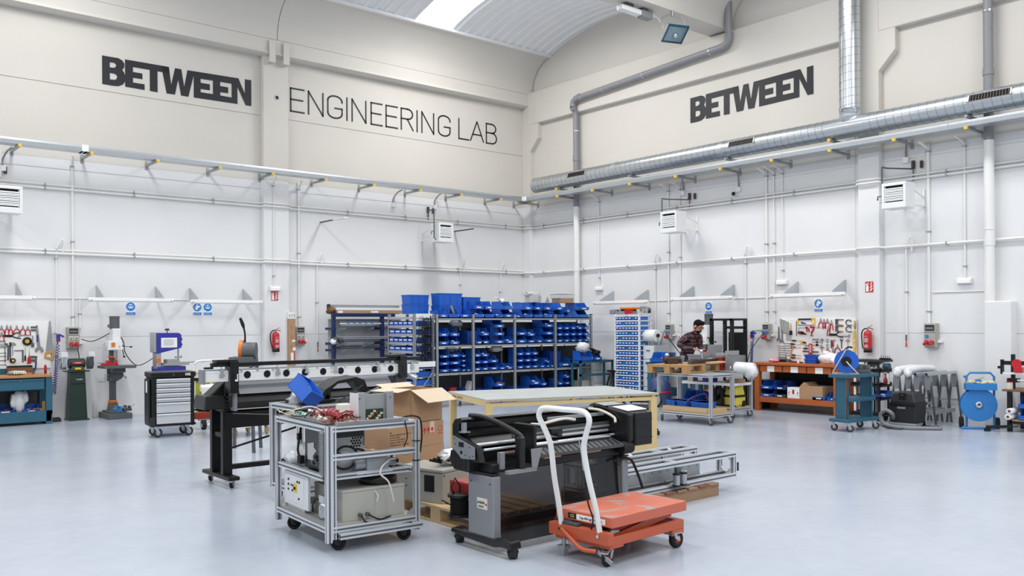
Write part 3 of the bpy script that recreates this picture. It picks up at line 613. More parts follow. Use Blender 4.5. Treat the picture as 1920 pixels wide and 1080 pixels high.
logo=[('letter_b',[Bo,[(625,350),(648,353),(658,360),(661,369),(657,378),(648,382),(625,379)],[(625,410),(652,415),(663,423),(666,434),(662,445),(652,450),(625,446)]]),
 ('letters_et',[[(711,334),(957,377),(962,413),(893,401),(893,519),(850,511),(850,393),(755,377),(755,405),(808,414),(808,446),(755,437),(755,464),(820,475),(820,506),(711,487)]]),
 ('letter_w',[[(915,372),(957,379),(970,478),(992,384),(1027,390),(1043,490),(1062,395),(1102,402),(1066,544),(1025,537),(1009,446),(991,532),(944,525)]]),
 ('letters_een',[[(1085,399),(1348,441),(1384,528),(1385,446),(1420,452),(1420,597),(1388,592),(1342,488),(1342,585),(1097,548),(1097,410)],[(1135,443),(1205,454),(1205,530),(1135,519),(1135,500),(1187,508),(1187,475),(1135,466)],[(1245,460),(1310,471),(1310,549),(1245,537),(1245,518),(1290,525),(1290,492),(1245,484)]])]
lg=thing('wall_logo','black heavy joined lettering BETWEEN left of the column on the left wall','lettering',(lo.x,-.006,lo.z))
for nm,sp in logo: flat(nm,[mp(s) for s in sp],.002,'ink',lg)
ro=Rw(1297,231); ra=Rw(1297,184.5); rb=Rw(1528,131)
wl_=L(1420/3,452/3).x-lo.x; hl_=L(582/3,312/3).z-lo.z
lg2=cpy(lg,(-.006,ro.y,ro.z),(0,0,RWZ),label='black heavy joined lettering BETWEEN on the right wall above the duct'); lg2.scale=((ro.y-rb.y)/wl_,1,(ra.z-ro.z)/hl_)
GL={'E':[[(1,0),(0,0),(0,1),(1,1)],[(0,.52),(.9,.52)]],'N':[[(0,0),(0,1)],[(0,1),(1,0)],[(1,0),(1,1)]],'I':[[(0,0),(0,1)]],'L':[[(0,1),(0,0),(1,0)]],'A':[[(0,0),(.5,1),(1,0)],[(.18,.33),(.82,.33)]],
 'G':[[(.97,.74)]+[(.5+.47*math.cos(t),.78+.22*math.sin(t)) for t in [PI*k/8 for k in range(0,9)]]+[(.5-.47*math.cos(t),.22-.22*math.sin(t)) for t in [PI*k/8 for k in range(0,9)]]+[(.97,.45),(.5,.45)]],
 'R':[[(0,0),(0,1),(.5,1)]+[(.55+.4*math.sin(t),.76+.24*math.cos(t)) for t in [PI*k/8 for k in range(0,9)]]+[(0,.52)],[(.5,.52),(1,0)]],
 'B':[[(0,0),(0,1),(.5,1)]+[(.52+.38*math.sin(t),.77+.23*math.cos(t)) for t in [PI*k/8 for k in range(0,9)]]+[(0,.54)],[(.5,.54)]+[(.55+.42*math.sin(t),.27+.27*math.cos(t)) for t in [PI*k/8 for k in range(0,9)]]+[(0,0)]]}
eo=L(480+198/3,628/3); eh=L(480+198/3,490/3).z-eo.z
el=thing('wall_lettering','black thin lettering ENGINEERING LAB on the left wall near the corner','lettering',(eo.x,-.004,eo.z))
for ch,a,b in (('E',202,276),('N',302,383),('G',408,493),('I',518,518),('N',547,624),('E',654,715),('E',738,801),('R',823,890),('I',912,912),('N',939,1005),('G',1030,1099),('L',1147,1202),('A',1212,1285),('B',1301,1360)):
    xa=L(480+a/3,260).x-eo.x; xb=L(480+b/3,260).x-eo.x; w_=max(xb-xa,0); q=MB(); s=.034
    for st in GL[ch]:
        for (u0,v0),(u1,v1) in zip(st,st[1:]):
            p=Vector((xa+u0*w_,0,s/2+v0*(eh-s))); r=Vector((xa+u1*w_,0,s/2+v1*(eh-s))); d=(r-p).normalized()*s*(.5 if abs((r-p).x)<1e-6 or abs((r-p).z)<1e-6 else .25)
            q.bar(p-d,r+d,.003,s,(0,-1,0)) if False else q.bar(p-d,r+d,s,.003,(0,1,0))
    q.o('letter','ink',el)
p=L(521.5,183,CW); o=thing('column_socket','small round metal anchor socket on the left wall column','fitting',(p.x,-CW,p.z)); part('ring','galv_dull',o,lambda q:q.lathe([(.03,-.012),(.045,-.012),(.045,0),(.03,0)],14,(0,0,0),'y')); part('bore','hole',o,lambda q:q.cyl((0,-.003,0),(0,0,0),.03))
# ---- flood light under the roof beam
fc=Vector((-3.2,-6.12,7.42))
f0=Zd(1268,62,16.6)
fl=thing('flood_light','grey floodlight with square glass hanging under the roof beam','floodlight',(f0.x,f0.y,f0.z),R_(-20))
part('reflector','white_metal',fl,lambda q:q.hull(-.2,.2,-.16,.16,-.02,.2,.1,.09),.02).rotation_euler=(R_(-38),0,0)
g=part('front_glass','lens_glass',fl,lambda q:q.box(-.2,.2,-.17,.17,-.035,-.02),.004); g.rotation_euler=(R_(-38),0,0); part('rim','teal_dark',g,lambda q:(q.box(-.22,.22,-.19,-.16,-.045,-.01),q.box(-.22,.22,.16,.19,-.045,-.01),q.box(-.22,-.19,-.16,.16,-.045,-.01),q.box(.19,.22,-.16,.16,-.045,-.01)))
part('bulb','chrome',fl,lambda q:q.sph((0,-.02,-.05),.05)); part('yoke','galv_dull',fl,lambda q:(q.tube(cr([(-.24,0,.05),(-.22,.05,.28),(0,.08,.36),(.22,.05,.28),(.24,0,.05)],4),.014,6),q.cyl((0,.08,.34),(0,.08,7.57-f0.z),.03)))
zb=7.56
gx=f0.x-1.0; gb=thing('ballast_unit','white lamp ballast box fixed below the roof beam beside the floodlight','lamp gear',(f0.x-.72,-6.08,zb-.1),R_(0))
part('housing','white_metal',gb,lambda q:q.box(-.42,.12,-.07,.08,-.06,.04),.02); part('cover','grey_plastic',gb,lambda q:q.box(.12,.42,-.08,.08,-.08,.05),.01); part('clamp','zinc_dark',gb,lambda q:(q.box(-.3,-.1,-.06,.06,.04,.1),q.box(.15,.3,-.06,.06,.04,.1))); part('cable','white_plastic',gb,lambda q:q.tube(cr([(.4,0,0),(.5,.02,.06),(.62,.0,.03),(.72,.0,-.04)],5),.012,6)); part('end_socket','white_plastic',gb,lambda q:q.cyl((.46,0,.06),(.46,0,-.02),.05))
# ================================================================== GENERIC SMALL BUILDERS
def alu(q,p,r,w=.04,up=(0,0,1)):      # slotted aluminium profile
    p=Vector(p); r=Vector(r); d=(r-p).normalized(); u=Vector(up)
    if abs(d.dot(u))>.98: u=Vector((0,1,0))
    a=d.cross(u).normalized(); b=a.cross(d).normalized(); k=w*.32
    q.i=1; q.bar(p,r,w*.66,None,u); q.i=0
    for s in (-1,1):
        for t in (-1,1):
            o=a*(s*(w-k)/2)+b*(t*(w-k)/2); q.bar(p+o,r+o,k,None,u)
def caster(parent,x,y,zt,r,m_wheel='black_rubber',m_fork='galv',rz=0.,name='caster',w=None,brake=False,core='grey_plastic'):
    w=w or r*.5; c=Matrix.Translation((x,y,0))@Matrix.Rotation(rz,4,'Z')
    q=MB(); q.M=c; off=r*.45
    q.box(-r*.7,r*.7,-r*.7,r*.7,zt-.008,zt); q.cyl((0,0,zt-.03),(0,0,zt-.008),r*.45)
    for s in (-1,1): q.prism([(-r*.45,zt-.03),(r*.5,zt-.03),(off+r*.22,r*.85),(off-r*.22,r*.85)],s*(w*.5+.004)-.003,s*(w*.5+.004)+.003,'y')
    q.cyl((off,-w*.5-.012,r),(off,w*.5+.012,r),r*.14,n=8)
    if brake: q.cb((off+r*.55,0,r*1.7),r*.9,w*1.1,.012,(0,.35,0))
    o=q.o(name,m_fork,parent)
    q=MB(); q.M=c; q.lathe([(r*.6,-w/2),(r*.93,-w/2),(r,-w/2+w*.2),(r,w/2-w*.2),(r*.93,w/2),(r*.6,w/2)],18,(off,0,r),'y'); q.o('wheel',m_wheel,o)
    q=MB(); q.M=c; q.lathe([(r*.08,-w*.4),(r*.62,-w*.46),(r*.62,w*.46),(r*.08,w*.4)],14,(off,0,r),'y'); q.o('hub',core,o)
    return o
# ---- storage bins with open sloping fronts: the mesh has the opening towards -Y, label holder at the lip
BM={}
def bin_mesh(w,d,h,col='bin_blue',fr=.38):
    k=(round(w,3),round(d,3),round(h,3),col,fr)
    if k in BM: return BM[k]
    q=MB(); t=.006; f=h*fr; c=d*.32
    q.box(-w/2,w/2,0,d,0,t)                                     # floor
    prof=[(0,0),(d,0),(d,h),(c,h),(c*.45,f*1.12),(0,f)]
    for s in (-1,1): q.prism(prof,s*w/2-(t if s>0 else 0),s*w/2+(0 if s>0 else t),'x')
    q.box(-w/2,w/2,d-t,d,t,h)
    q.prism([(0,0),(t,0),(t,f),(0,f)],-w/2,w/2,'x')
    q.box(-w/2-.004,w/2+.004,-.005,.008,f-.012,f+.004)           # lip
    for s in (-1,1): q.box(s*w/2-(0 if s>0 else .006),s*w/2+(.006 if s>0 else 0),c,d,h-.014,h)
    q.box(-w/2-.004,w/2+.004,d-.003,d+.005,h-.014,h); q.box(-w/2+.01,w/2-.01,d-.004,d+.004,.01,.03)
    me=q.mesh('storage_bin'); me.materials.append(MATS[col])
    q=MB(); q.box(-w*(.2 if fr<.7 else .33),w*(.2 if fr<.7 else .33),-.0075,-.005,f*(.36 if fr<.7 else .58),f*(.74 if fr<.7 else .88)); ml=q.mesh('label_card'); ml.materials.append(MATS['paper'])
    q=MB(); q.box(w*.4,w*.4+.016,-.008,-.004,f*.55,f*.8); mt=q.mesh('label_tab'); mt.materials.append(MATS['paper'])
    mc=[]
    for sd,mats in enumerate((('steel','black_plastic','orange'),('black_plastic','dark_grey','red'),('steel','grey_plastic','copper'),('paper','steel','black_plastic'))):
        q=MB(); rd=random.Random(sd)
        for i in range(9):
            q.i=i%3; x=rd.uniform(-w*.36,w*.36); y=rd.uniform(c*.6,d*.85); z=f*.55+rd.uniform(0,f*.5)
            q.cb((x,y,z),w*rd.uniform(.1,.3),d*rd.uniform(.08,.2),h*rd.uniform(.08,.2),(rd.uniform(-.6,.6),rd.uniform(-.6,.6),rd.uniform(0,3)))
        q.i=1; q.box(-w*.45,w*.45,c*.3,d*.95,t,f*.55)
        m_=q.mesh('contents'); [m_.materials.append(MATS[x]) for x in mats]; mc.append(m_)
    BM[k]=(me,ml,mt,mc); return BM[k]
def ob(name,me,parent=None,loc=None,rz=None):
    o=bpy.data.objects.new(name,me); COL.objects.link(o)
    if parent: o.parent=parent
    if loc is not None: o.location=loc
    if rz is not None: o.rotation_euler=(0,0,rz)
    return o
def bin_(x,y,z,w,d,h,label,group,rz=0.,col='bin_blue',card=True,tab=True,fill=None,name='storage_bin',cat='storage bin',fr=.38):
    me,ml,mt,mc=bin_mesh(w,d,h,col,fr); o=ob(name,me,None,(x,y,z),rz); tag(o,label,cat,group)
    if card: ob('label_card',ml,o)
    elif tab: ob('label_tab',mt,o)
    if fill is not None:
        c=ob('contents',mc[fill%4],o); c['kind']='stuff'
    return o
def carton(name,label,x,y,z,w,d,h,rz=0.,m='card',group=None,tape=True):
    o=thing(name,label,'box',(x,y,z),rz,group); part('body',m,o,lambda q:q.box(-w/2,w/2,-d/2,d/2,0,h),.004)
    part('seam','card_light',o,lambda q:q.box(-w/2+.0,w/2,-.02,.02,h,h+.0015)) if tape else None
    return o
def cable(name,pts,r,m,label,cat='cable',k=6):
    q=MB(); q.tube(cr(pts,k),r,6); return tag(q.o(name,m),label,cat)
# ================================================================== TOOLS ON BOARDS
def tl(name,w,px,py,label,rot=0.,d=.03,group=None,s=1.):
    p=wp(w,px,py,d); o=thing(name,label,'tool',(p.x,p.y,p.z),0,group); o.rotation_euler=Euler((0,rot,0)).to_quaternion().to_euler() if w=='L' else (Matrix.Rotation(RWZ,4,'Z')@Matrix.Rotation(rot,4,'Y')).to_euler(); o.scale=(s,s,s); return o
def pliers(o,ln=.2,op=.05,hm='red',slim=False):
    part('jaws','steel',o,lambda q:(q.prism([(-.02,0),(.02,0),(.016,ln*.12),(.004,ln*.34),(-.004,ln*.34),(-.016,ln*.12)],-.007,.007),q.cyl((0,-.01,0),(0,.01,0),.014)))
    part('handles',hm,o,lambda q:(q.tube(cr([(.006,0,0),(-op*.7,0,-ln*.2),(-op,0,-ln*.66)],4),.009,6),q.tube(cr([(-.006,0,0),(op*.7,0,-ln*.2),(op,0,-ln*.66)],4),.009,6)))
def spanner(o,ln,w=.012,m='chrome',ring=True):
    part('shank',m,o,lambda q:(q.bar((-ln/2,0,0),(ln/2,0,0),w,.005,(0,1,0)),q.lathe([(w*.55,-.004),(w*1.05,-.004),(w*1.05,.004),(w*.55,.004)],12,(-ln/2,0,0),'y') if ring else q.cb((-ln/2,0,0),w*2,.006,w*1.9),q.prism([(ln/2-w,-w),(ln/2+w,-w),(ln/2+w*1.1,-w*.4),(ln/2+w*.2,-w*.35),(ln/2+w*.2,w*.35),(ln/2+w*1.1,w*.4),(ln/2+w,w),(ln/2-w,w*.9)],-.003,.003)))
def adj_wrench(o,ln=.25,m='steel'):
    part('handle',m,o,lambda q:q.prism([(-.012,-ln*.55),(.012,-ln*.55),(.016,ln*.25),(-.016,ln*.25)],-.006,.006),.003); part('jaws',m,o,lambda q:(q.prism([(-.016,ln*.22),(.016,ln*.22),(.04,ln*.3),(.04,ln*.42),(.022,ln*.42),(.016,ln*.34),(-.03,ln*.34),(-.035,ln*.28)],-.009,.009),q.prism([(-.04,ln*.36),(-.012,ln*.36),(-.012,ln*.45),(-.04,ln*.45)],-.009,.009)))
def driver(o,ln=.22,hm='red',vert=True):
    part('handle',hm,o,lambda q:q.lathe([(.006,0),(.013,.01),(.015,.05),(.012,.09),(.008,.1)],10,(0,0,0))); part('blade','steel',o,lambda q:q.cyl((0,0,0),(0,0,-ln*.55),.004,n=6))
def cclamp(o,s=.12,hm='wood_handle'):
    part('frame','zinc_dark',o,lambda q:q.tube(cr([(s*.55,0,-s*.42),(-s*.1,0,-s*.42),(-s*.42,0,-.1*s),(-s*.3,0,s*.36),(s*.15,0,s*.42),(s*.4,0,s*.32),(s*.42,0,s*.1)],4),.009,6)); part('screw','steel',o,lambda q:(q.cyl((-s*.1,0,-s*.42),(s*.8,0,-s*.42),.005,n=6)))
def fclamp(o,s=.2):
    part('bar','zinc_dark',o,lambda q:(q.box(-s*.5,s*.5,-.006,.006,s*.3,s*.38),q.box(-s*.48,-s*.36,-.008,.008,-s*.28,s*.4),q.box(-s*.28,-s*.16,-.008,.008,-s*.28,s*.4))); part('handle','wood_handle',o,lambda q:q.cyl((-s*.1,0,-s*.22),(s*.42,0,-s*.3),.012,.015))
def square(o,a=.16,b=.1):
    part('stock','zinc_dark',o,lambda q:q.box(0,.02,-.006,.006,-a,0)); part('blade','steel',o,lambda q:q.box(0,b,-.003,.003,-.02,0))
def snips(o):
    part('blades','black_metal',o,lambda q:q.prism([(-.14,-.015),(.0,-.02),(.02,.0),(0,.02),(-.13,.02)],-.006,.006)); part('handles','black_plastic',o,lambda q:(q.tube(cr([(0,0,0),(.06,0,.05),(.13,0,.055)],4),.01,6),q.tube(cr([(0,0,0),(.06,0,-.03),(.14,0,-.045)],4),.01,6)))
def hammer(o,ln=.3,hm='wood_handle'):
    part('handle',hm,o,lambda q:q.cyl((0,0,-ln),(0,0,0),.014,.011)); part('head','black_metal',o,lambda q:(q.box(-.06,.05,-.014,.014,-.012,.02),q.cyl((-.075,0,.004),(-.05,0,.004),.017)))
# ================================================================== LEFT WALL, FROM THE LEFT EDGE
# teal workbench
xr=-11.285; xl=-13.3; bw=xr-xl; bh=.835
b=thing('workbench','teal steel workbench with wooden top and two drawers under the left tool board','workbench',(xl,-.68,0))
part('worktop','worktop',b,lambda q:q.box(0,bw-.005,0,.62,bh-.04,bh),.004)
for x in (bw-.1,0.0,bw*.45-.6): part('leg','teal',b,lambda q:(q.box(x,x+.1,.02,.1,0,bh-.04),q.box(x,x+.1,.5,.58,0,bh-.04),q.box(x+.01,x+.09,.1,.5,.0,.03)),.004)
part('lower_shelf','teal',b,lambda q:(q.box(0,bw,.03,.58,.17,.2),q.box(.02,bw-.02,.02,.06,.05,.17),q.box(0,bw,.02,.04,.17,.23)))
part('back_sheet','dark_grey',b,lambda q:q.box(.1,bw-.1,.55,.57,.2,.66))
part('apron','teal_dark',b,lambda q:q.box(.1,bw-.1,.06,.55,bh-.26,bh-.045))
for i in range(3):
    x0=bw-.1-.74*(i+1)+.02; dr=part('drawer','teal',b,lambda q:(q.box(x0,x0+.69,.0,.05,bh-.24,bh-.065),q.box(x0,x0+.69,-.012,.01,bh-.09,bh-.072)),.003)
    part('drawer_lock','chrome',dr,lambda q:q.cyl((x0+.34,-.016,bh-.1),(x0+.34,-.0,bh-.1),.012))
part('rear_rail','teal',b,lambda q:q.box(.1,bw-.16,.57,.6,bh,bh+.1))
by=-.68
# board
pb=L(95,604,.03); q=MB(); q.box(-13.2,pb.x,-.025,-.004,L(60,691,.03).z,L(60,604,.03).z); tag(q.o('tool_board','paper',None,.002),'white tool board above the teal workbench at the picture edge','tool board')
PL=[(2,622,.03),(12,624,.03)]
for px,py,op,hm,la in ((3,616,.045,'red','red pliers at the picture edge, first in the row on the left board'),(13,615,.03,'red','all-red pliers, second in the row of pliers on the left board'),(20,616,.03,'red','small red pliers, third in the row of pliers on the left board'),(31.5,616,.055,'red','wide open red pliers, fourth in the row of pliers on the left board'),(43,616,.045,'red','red pliers, fifth in the row of pliers on the left board'),(52,617,.045,'red','red pliers, last on the right of the row of pliers on the left board'),(3,628,.04,'red','red pliers hanging in the second row at the picture edge')):
    pliers(tl('pliers','L',px,py,la,group='pliers on the left board'),.17,op,hm)
snips(tl('crimping_tool','L',22,630,'black crimping pliers on the left board'))
adj_wrench(tl('locking_pliers','L',44,628.5,'steel locking pliers lying level on the left board',-PI/2,s=.8))
o=tl('tape_roll','L',50.5,640,'round black tape roll with yellow core on the left board'); part('tape','black_plastic',o,lambda q:q.lathe([(.03,-.02),(.073,-.02),(.073,.02),(.03,.02)],18,(0,0,0),'y')); part('core','yellow',o,lambda q:q.lathe([(.014,-.022),(.034,-.022),(.034,.02),(.014,.02)],14,(0,0,0),'y'))
o=tl('brush','L',61,640,'wire brush with grey head hanging beside the tape roll'); part('handle','steel',o,lambda q:q.box(-.01,.01,-.008,.008,-.03,.1)); part('bristles','zinc_dark',o,lambda q:q.box(-.022,.022,-.014,.014,-.1,-.03))
o=tl('bar_clamp','L',66,626,'upright bar clamp with blue handle on the left board'); part('bar','zinc_dark',o,lambda q:(q.box(.02,.036,-.006,.006,-.14,.15),q.box(-.07,.03,-.008,.008,.1,.13),q.box(-.07,.03,-.008,.008,.05,.08))); part('handle','violet_blue',o,lambda q:q.cyl((.03,-.02,-.14),(.03,-.02,-.02),.014))
adj_wrench(tl('adjustable_wrench','L',71.5,640,'large steel adjustable wrench hanging jaw down on the left board',PI*.97,s=1.7))
adj_wrench(tl('adjustable_wrench','L',15.5,658,'dark adjustable wrench hanging beside the tape measure',.05,s=1.15),m='zinc_dark')
o=tl('file','L',19,668,'long dark file hanging on the left board'); part('blade','zinc_dark',o,lambda q:q.box(-.012,.012,-.004,.004,-.1,.16)); part('handle','black_plastic',o,lambda q:q.cyl((0,0,.16),(0,0,.24),.013))
o=tl('protractor','L',23.5,648,'steel protractor with long arm on the left board'); part('dial','steel',o,lambda q:q.prism([(.055*math.cos(PI*k/10),.055*math.sin(PI*k/10)) for k in range(11)],-.002,.002)); part('arm','steel',o,lambda q:q.box(-.006,.006,-.002,.002,-.17,.0))
square(tl('try_square','L',42,656,'steel try square with dark stock on the left board'),-.0001,.0) if 0 else None
o=tl('try_square','L',42.5,657,'dark steel try square on the left board'); part('stock','zinc_dark',o,lambda q:q.box(-.012,.012,-.006,.006,-.2,.01)); part('blade','steel',o,lambda q:q.box(-.13,-.01,-.003,.003,-.014,.01))
o=tl('caliper','L',9,658,'steel sliding caliper hanging upright on the left board'); part('beam','steel',o,lambda q:(q.box(-.01,.01,-.003,.003,-.2,.18),q.box(-.08,-.01,-.003,.003,.15,.18),q.box(-.07,-.01,-.003,.003,.07,.1)))
o=tl('tape_measure','L',23.5,676,'black and yellow tape measure on the left board'); part('case','black_plastic',o,lambda q:q.cyl((0,-.03,0),(0,.02,0),.042,n=14)); part('badge','yellow',o,lambda q:q.cyl((0,-.034,0),(0,-.03,0),.02,n=12))
o=tl('screwdriver','L',47,666,'thin black screwdriver beside the red scraper'); driver(o,.24,'black_plastic'); o.rotation_euler=(0,PI,0)
o=tl('scraper','L',54.5,672,'red handled scraper pointing up on the left board'); part('handle','red',o,lambda q:q.prism([(-.035,-.09),(.03,-.085),(.024,.0),(.008,.05),(-.006,.05),(-.026,0)],-.014,.014),.006); part('blade','steel',o,lambda q:q.prism([(-.006,.05),(.008,.05),(.002,.19)],-.002,.002))
o=tl('bar_clamp','L',65,676,'small bar clamp with dark jaws low on the left board',.1); part('bar','zinc_dark',o,lambda q:(q.box(.01,.026,-.006,.006,-.18,.08),q.box(-.07,.03,-.01,.01,.04,.08),q.box(-.07,.03,-.01,.01,-.02,.02))); part('handle','violet_blue',o,lambda q:q.cyl((.02,-.02,-.15),(.02,-.02,-.03),.012))
for k,py in enumerate((645,652,662,668,676,684)):
    o=tl('spanner','L',2.5,py,('short spanner, %s from the top of the column at the picture edge'%('first','second','third','fourth','fifth','sixth')[k]),group='short spanners at the picture edge'); spanner(o,.12,.01)
hs=L(92,636,.035)
o=tl('hand_saw','L',92,645,'hand saw with wooden grip hanging point up beside the left board',.03); part('blade','galv_dull',o,lambda q:q.prism([(-.055,-.16),(.075,-.11),(.012,.41),(-.012,.4)],-.002,.002)); part('grip','wood_handle',o,lambda q:q.add([(x,y,z) for y in (-.012,.012) for x,z in ((-.07,-.15),(.085,-.1),(.07,-.29),(-.075,-.25),(-.04,-.18),(.05,-.155),(.042,-.235),(-.042,-.215))],[(0,1,5,4),(1,2,6,5),(2,3,7,6),(3,0,4,7),(8,12,13,9),(9,13,14,10),(10,14,15,11),(11,15,12,8),(0,8,9,1),(1,9,10,2),(2,10,11,3),(3,11,8,0),(4,5,13,12),(5,6,14,13),(6,7,15,14),(7,4,12,15)]),.003)
# things on and in the bench
zt_=bh; o=thing('work_gloves','crumpled grey work gloves lying on the teal workbench','gloves',(L(28,700,.4).x,-.42,zt_)); part('glove','panel_grey',o,lambda q:q.blob((0,0,.035),(.13,.07,.04),3,.2)); part('fingers','cream',o,lambda q:[q.tube(cr([(.02+.03*k,-.03,.05),(.06+.03*k,-.07,.06),(.07+.035*k,-.09,.02)],4),.014,6) for k in range(-3,3)])
o=thing('wooden_block_box','brown wooden block box behind the gloves on the teal bench','box',(L(36,690,.2).x,-.2,zt_)); part('body','wood_brown',o,lambda q:q.box(-.19,.19,-.06,.06,0,.12),.004); part('lid','black_plastic',o,lambda q:q.box(-.19,.19,-.06,.06,.12,.15),.003)
o=thing('wood_strip','light brown wood strip lying in front of the dark box on the bench','board',(L(46,697,.3).x,-.31,zt_)); part('board','worktop',o,lambda q:q.box(-.16,.1,-.03,.03,0,.03),.002); part('end_piece','wood_brown',o,lambda q:q.box(.1,.13,-.03,.03,0,.05))
for px,h,la in ((87.5,.14,'red spray tube standing at the right end of the teal bench'),(96,.06,'short red cap standing on the corner of the teal bench')):
    o=thing('spray_can',la,'can',(min(L(px,700,.3).x,xr-.03),-.3,zt_)); part('body','red',o,lambda q:q.cyl((0,0,0),(0,0,h),.022,n=12)); part('nozzle','dark_red',o,lambda q:q.cyl((0,0,h),(0,0,h+.02),.01,n=8))
bx=lambda px,d=.5:L(px,760,d).x
bin_(bx(57),-.55,.2,.25,.3,.13,'blue bin with small parts on the lower shelf of the teal bench','bins under the teal bench',fill=0)
bin_(bx(8),-.55,.2,.32,.33,.15,'dark blue bin at the picture edge under the teal bench','bins under the teal bench',col='bin_dark',fill=1)
o=thing('plastic_bag','crumpled white plastic bag standing on the lower shelf of the teal bench','bag',(bx(36),-.42,.2)); part('bag','bag_white',o,lambda q:q.lathe([(.07,0),(.085,.06),(.1,.2),(.085,.3),(.05,.36),(.015,.375)],10),.0); part('fold','bag_white',o,lambda q:(q.blob((-.07,-.02,.2),(.06,.05,.12),4,.2),q.blob((.09,.0,.25),(.06,.06,.1),5,.25)))
o=thing('wood_block','small upright wood block at the right of the bench shelf','block',(bx(84),-.4,.2)); part('block','wood_handle',o,lambda q:q.box(-.03,.03,-.03,.03,0,.17),.003); part('chip','wood_handle',o,lambda q:q.cb((-.08,-.06,.035),.07,.05,.05,(0,.3,.3)))
# coiled air hoses
def coil(w,pxt,yt,pxb,yb,lab,d=.3,n=20,r=.035):
    a=wp(w,pxt,yt,d); b=wp(w,pxb,yb,d); o=thing('coiled_air_hose',lab,'hose',(a.x,a.y,a.z),wrot(w)); ln=a.z-b.z
    dx=(b.x-a.x) if w=='L' else -(b.y-a.y)
    pts=[(0,0,.0)]+[(r*math.sin(2*PI*t/10)*(.6+.4*t/(n*10))+dx*t/(n*10),r*math.cos(2*PI*t/10),-.05-(ln-.05)*(t/(n*10))**.93) for t in range(n*10)]
    part('coil','violet_blue',o,lambda q:q.tube(pts,.0065,5)); part('gun','violet_blue',o,lambda q:(q.box(-.03,.03,-.02,.02,.0,.13),q.cb((.05,0,.11),.09,.03,.03,(0,.5,0))),.006); part('trigger','red',o,lambda q:q.cb((-.01,-.03,.03),.02,.015,.07,(0,-.2,0)))
    part('feed','grey_plastic',o,lambda q:q.tube(cr([(.02,.06,.1),(-.03,.05,-.2),(-.05,.02,-ln)],6),.008,6)); part('hanger','galv_dull',o,lambda q:q.box(-.008,.008,0,d,.13,.15))
    return o
coil('L',109,641,100,740,'blue coiled air hose hanging beside the teal bench')
q=MB(); q.cyl((xr+.03,-.3,.02),(xr+.05,-.3,.85),.008); tag(q.o('air_line','red'),'thin red air line standing at the end of the teal bench','pipe')
o=thing('foot_pedal','small black foot pedal on the floor beside the teal bench','pedal',(-11.17,-.35,0)); part('base','black_plastic',o,lambda q:q.hull(-.08,.08,-.07,.07,0,.06,.01,.01),.005); part('plate','black_rubber',o,lambda q:q.box(-.06,.06,-.05,.05,.06,.07))
# bench grinder on green pedestal
gx=L(142,780,.25).x
g=thing('bench_grinder','bench grinder on a tall dark green pedestal','grinder',(gx,-.42,0))
part('pedestal','dark_green',g,lambda q:(q.hull(-.145,.145,0,.3,.0,.85,.03,.03),q.box(-.16,.17,-.03,.33,0,.025)),.006)
part('panel_seam','black_metal',g,lambda q:q.box(-.13,.13,-.004,.0,.0,.0) if 0 else q.box(-.12,.12,.012,.03,.64,.65))
part('table_plate','dark_green',g,lambda q:q.box(-.19,.19,-.0,.3,.85,.87),.004)
part('motor','dark_green',g,lambda q:(q.cyl((-.13,.14,1.0),(.13,.14,1.0),.085,n=16),q.hull(-.12,.12,.04,.24,.87,.95,.03,.03)),.004)
part('name_plate','red',g,lambda q:q.box(-.09,.09,.045,.056,.99,1.03)); part('switch_plate','yellow',g,lambda q:q.box(-.05,.05,.03,.04,.89,.925))
text('maker_lettering','metabo',.035,'paper',g,(0,.044,1.01)); text('maker_lettering','metabo',.035,'paper',g,(.02,.006,.72))
for s in (-1,1):
    wg=part('wheel_guard','galv' if s<0 else 'zinc_dark',g,lambda q:(q.cyl((s*.18,.14,1.0),(s*.26,.14,1.0),.11,n=18),q.cb((s*.22,.02,1.06),.06,.02,.14,(.3,0,0))))
    part('grinding_wheel','steel',wg,lambda q:q.cyl((s*.265,.14,1.0),(s*.27,.14,1.0),.085,n=18)); part('spark_shield','plastic_clear',wg,lambda q:q.cb((s*.22,.0,1.16),.1,.004,.1,(-.4,0,0)))
cable('power_cable',[(L(145,650,.2).x,-.2,1.26),(gx+.06,-.22,1.1),(gx+.05,-.15,.98)],.008,'black_rubber','short black cable from the red plugs down to the grinder')
# drill press
dx=-10.2; dy=-.36
d=DRILL=thing('drill_press','tall grey pillar drill press with white head on a grey plinth','drill press',(dx,dy,0))
part('base','drill_grey',d,lambda q:(q.box(-.2,.2,-.36,.3,0,.1),q.box(-.15,.12,-.3,.24,.1,.13)),.008)
part('column','drill_grey',d,lambda q:(q.cyl((-.02,.05,.1),(-.02,.05,1.45),.06,n=18),q.hull(-.1,.07,-.03,.13,.13,.27,.02,.02)))
part('rack','zinc_dark',d,lambda q:q.box(-.05,.01,-.02,.0,.3,.72))
for z in (.29,1.17): part('collar','orange',d,lambda q:q.lathe([(.06,-.03),(.075,-.025),(.075,.025),(.06,.03)],18,(-.02,.05,z)))
part('table_arm','drill_grey',d,lambda q:(q.cyl((-.02,.05,.66),(-.02,.05,.88),.095,n=16),q.cyl((.02,-.12,.78),(.02,.05,.78),.1,n=16),q.box(-.09,.12,-.25,.02,.82,.9)),.01)
part('table','drill_grey',d,lambda q:(q.box(-.27,.27,-.36,.08,.9,.945),q.box(-.27,.27,-.2,-.17,.945,.95)),.006)
part('head','white_metal',d,lambda q:(q.hull(-.15,.11,-.14,.16,1.36,1.62,.02,.01),q.box(-.05,.09,-.08,.16,1.62,1.95)),.012)
part('quill','steel',d,lambda q:(q.cyl((.0,-.06,1.15),(.0,-.06,1.37),.035),q.cyl((.0,-.06,1.06),(.0,-.06,1.15),.022,.03)))
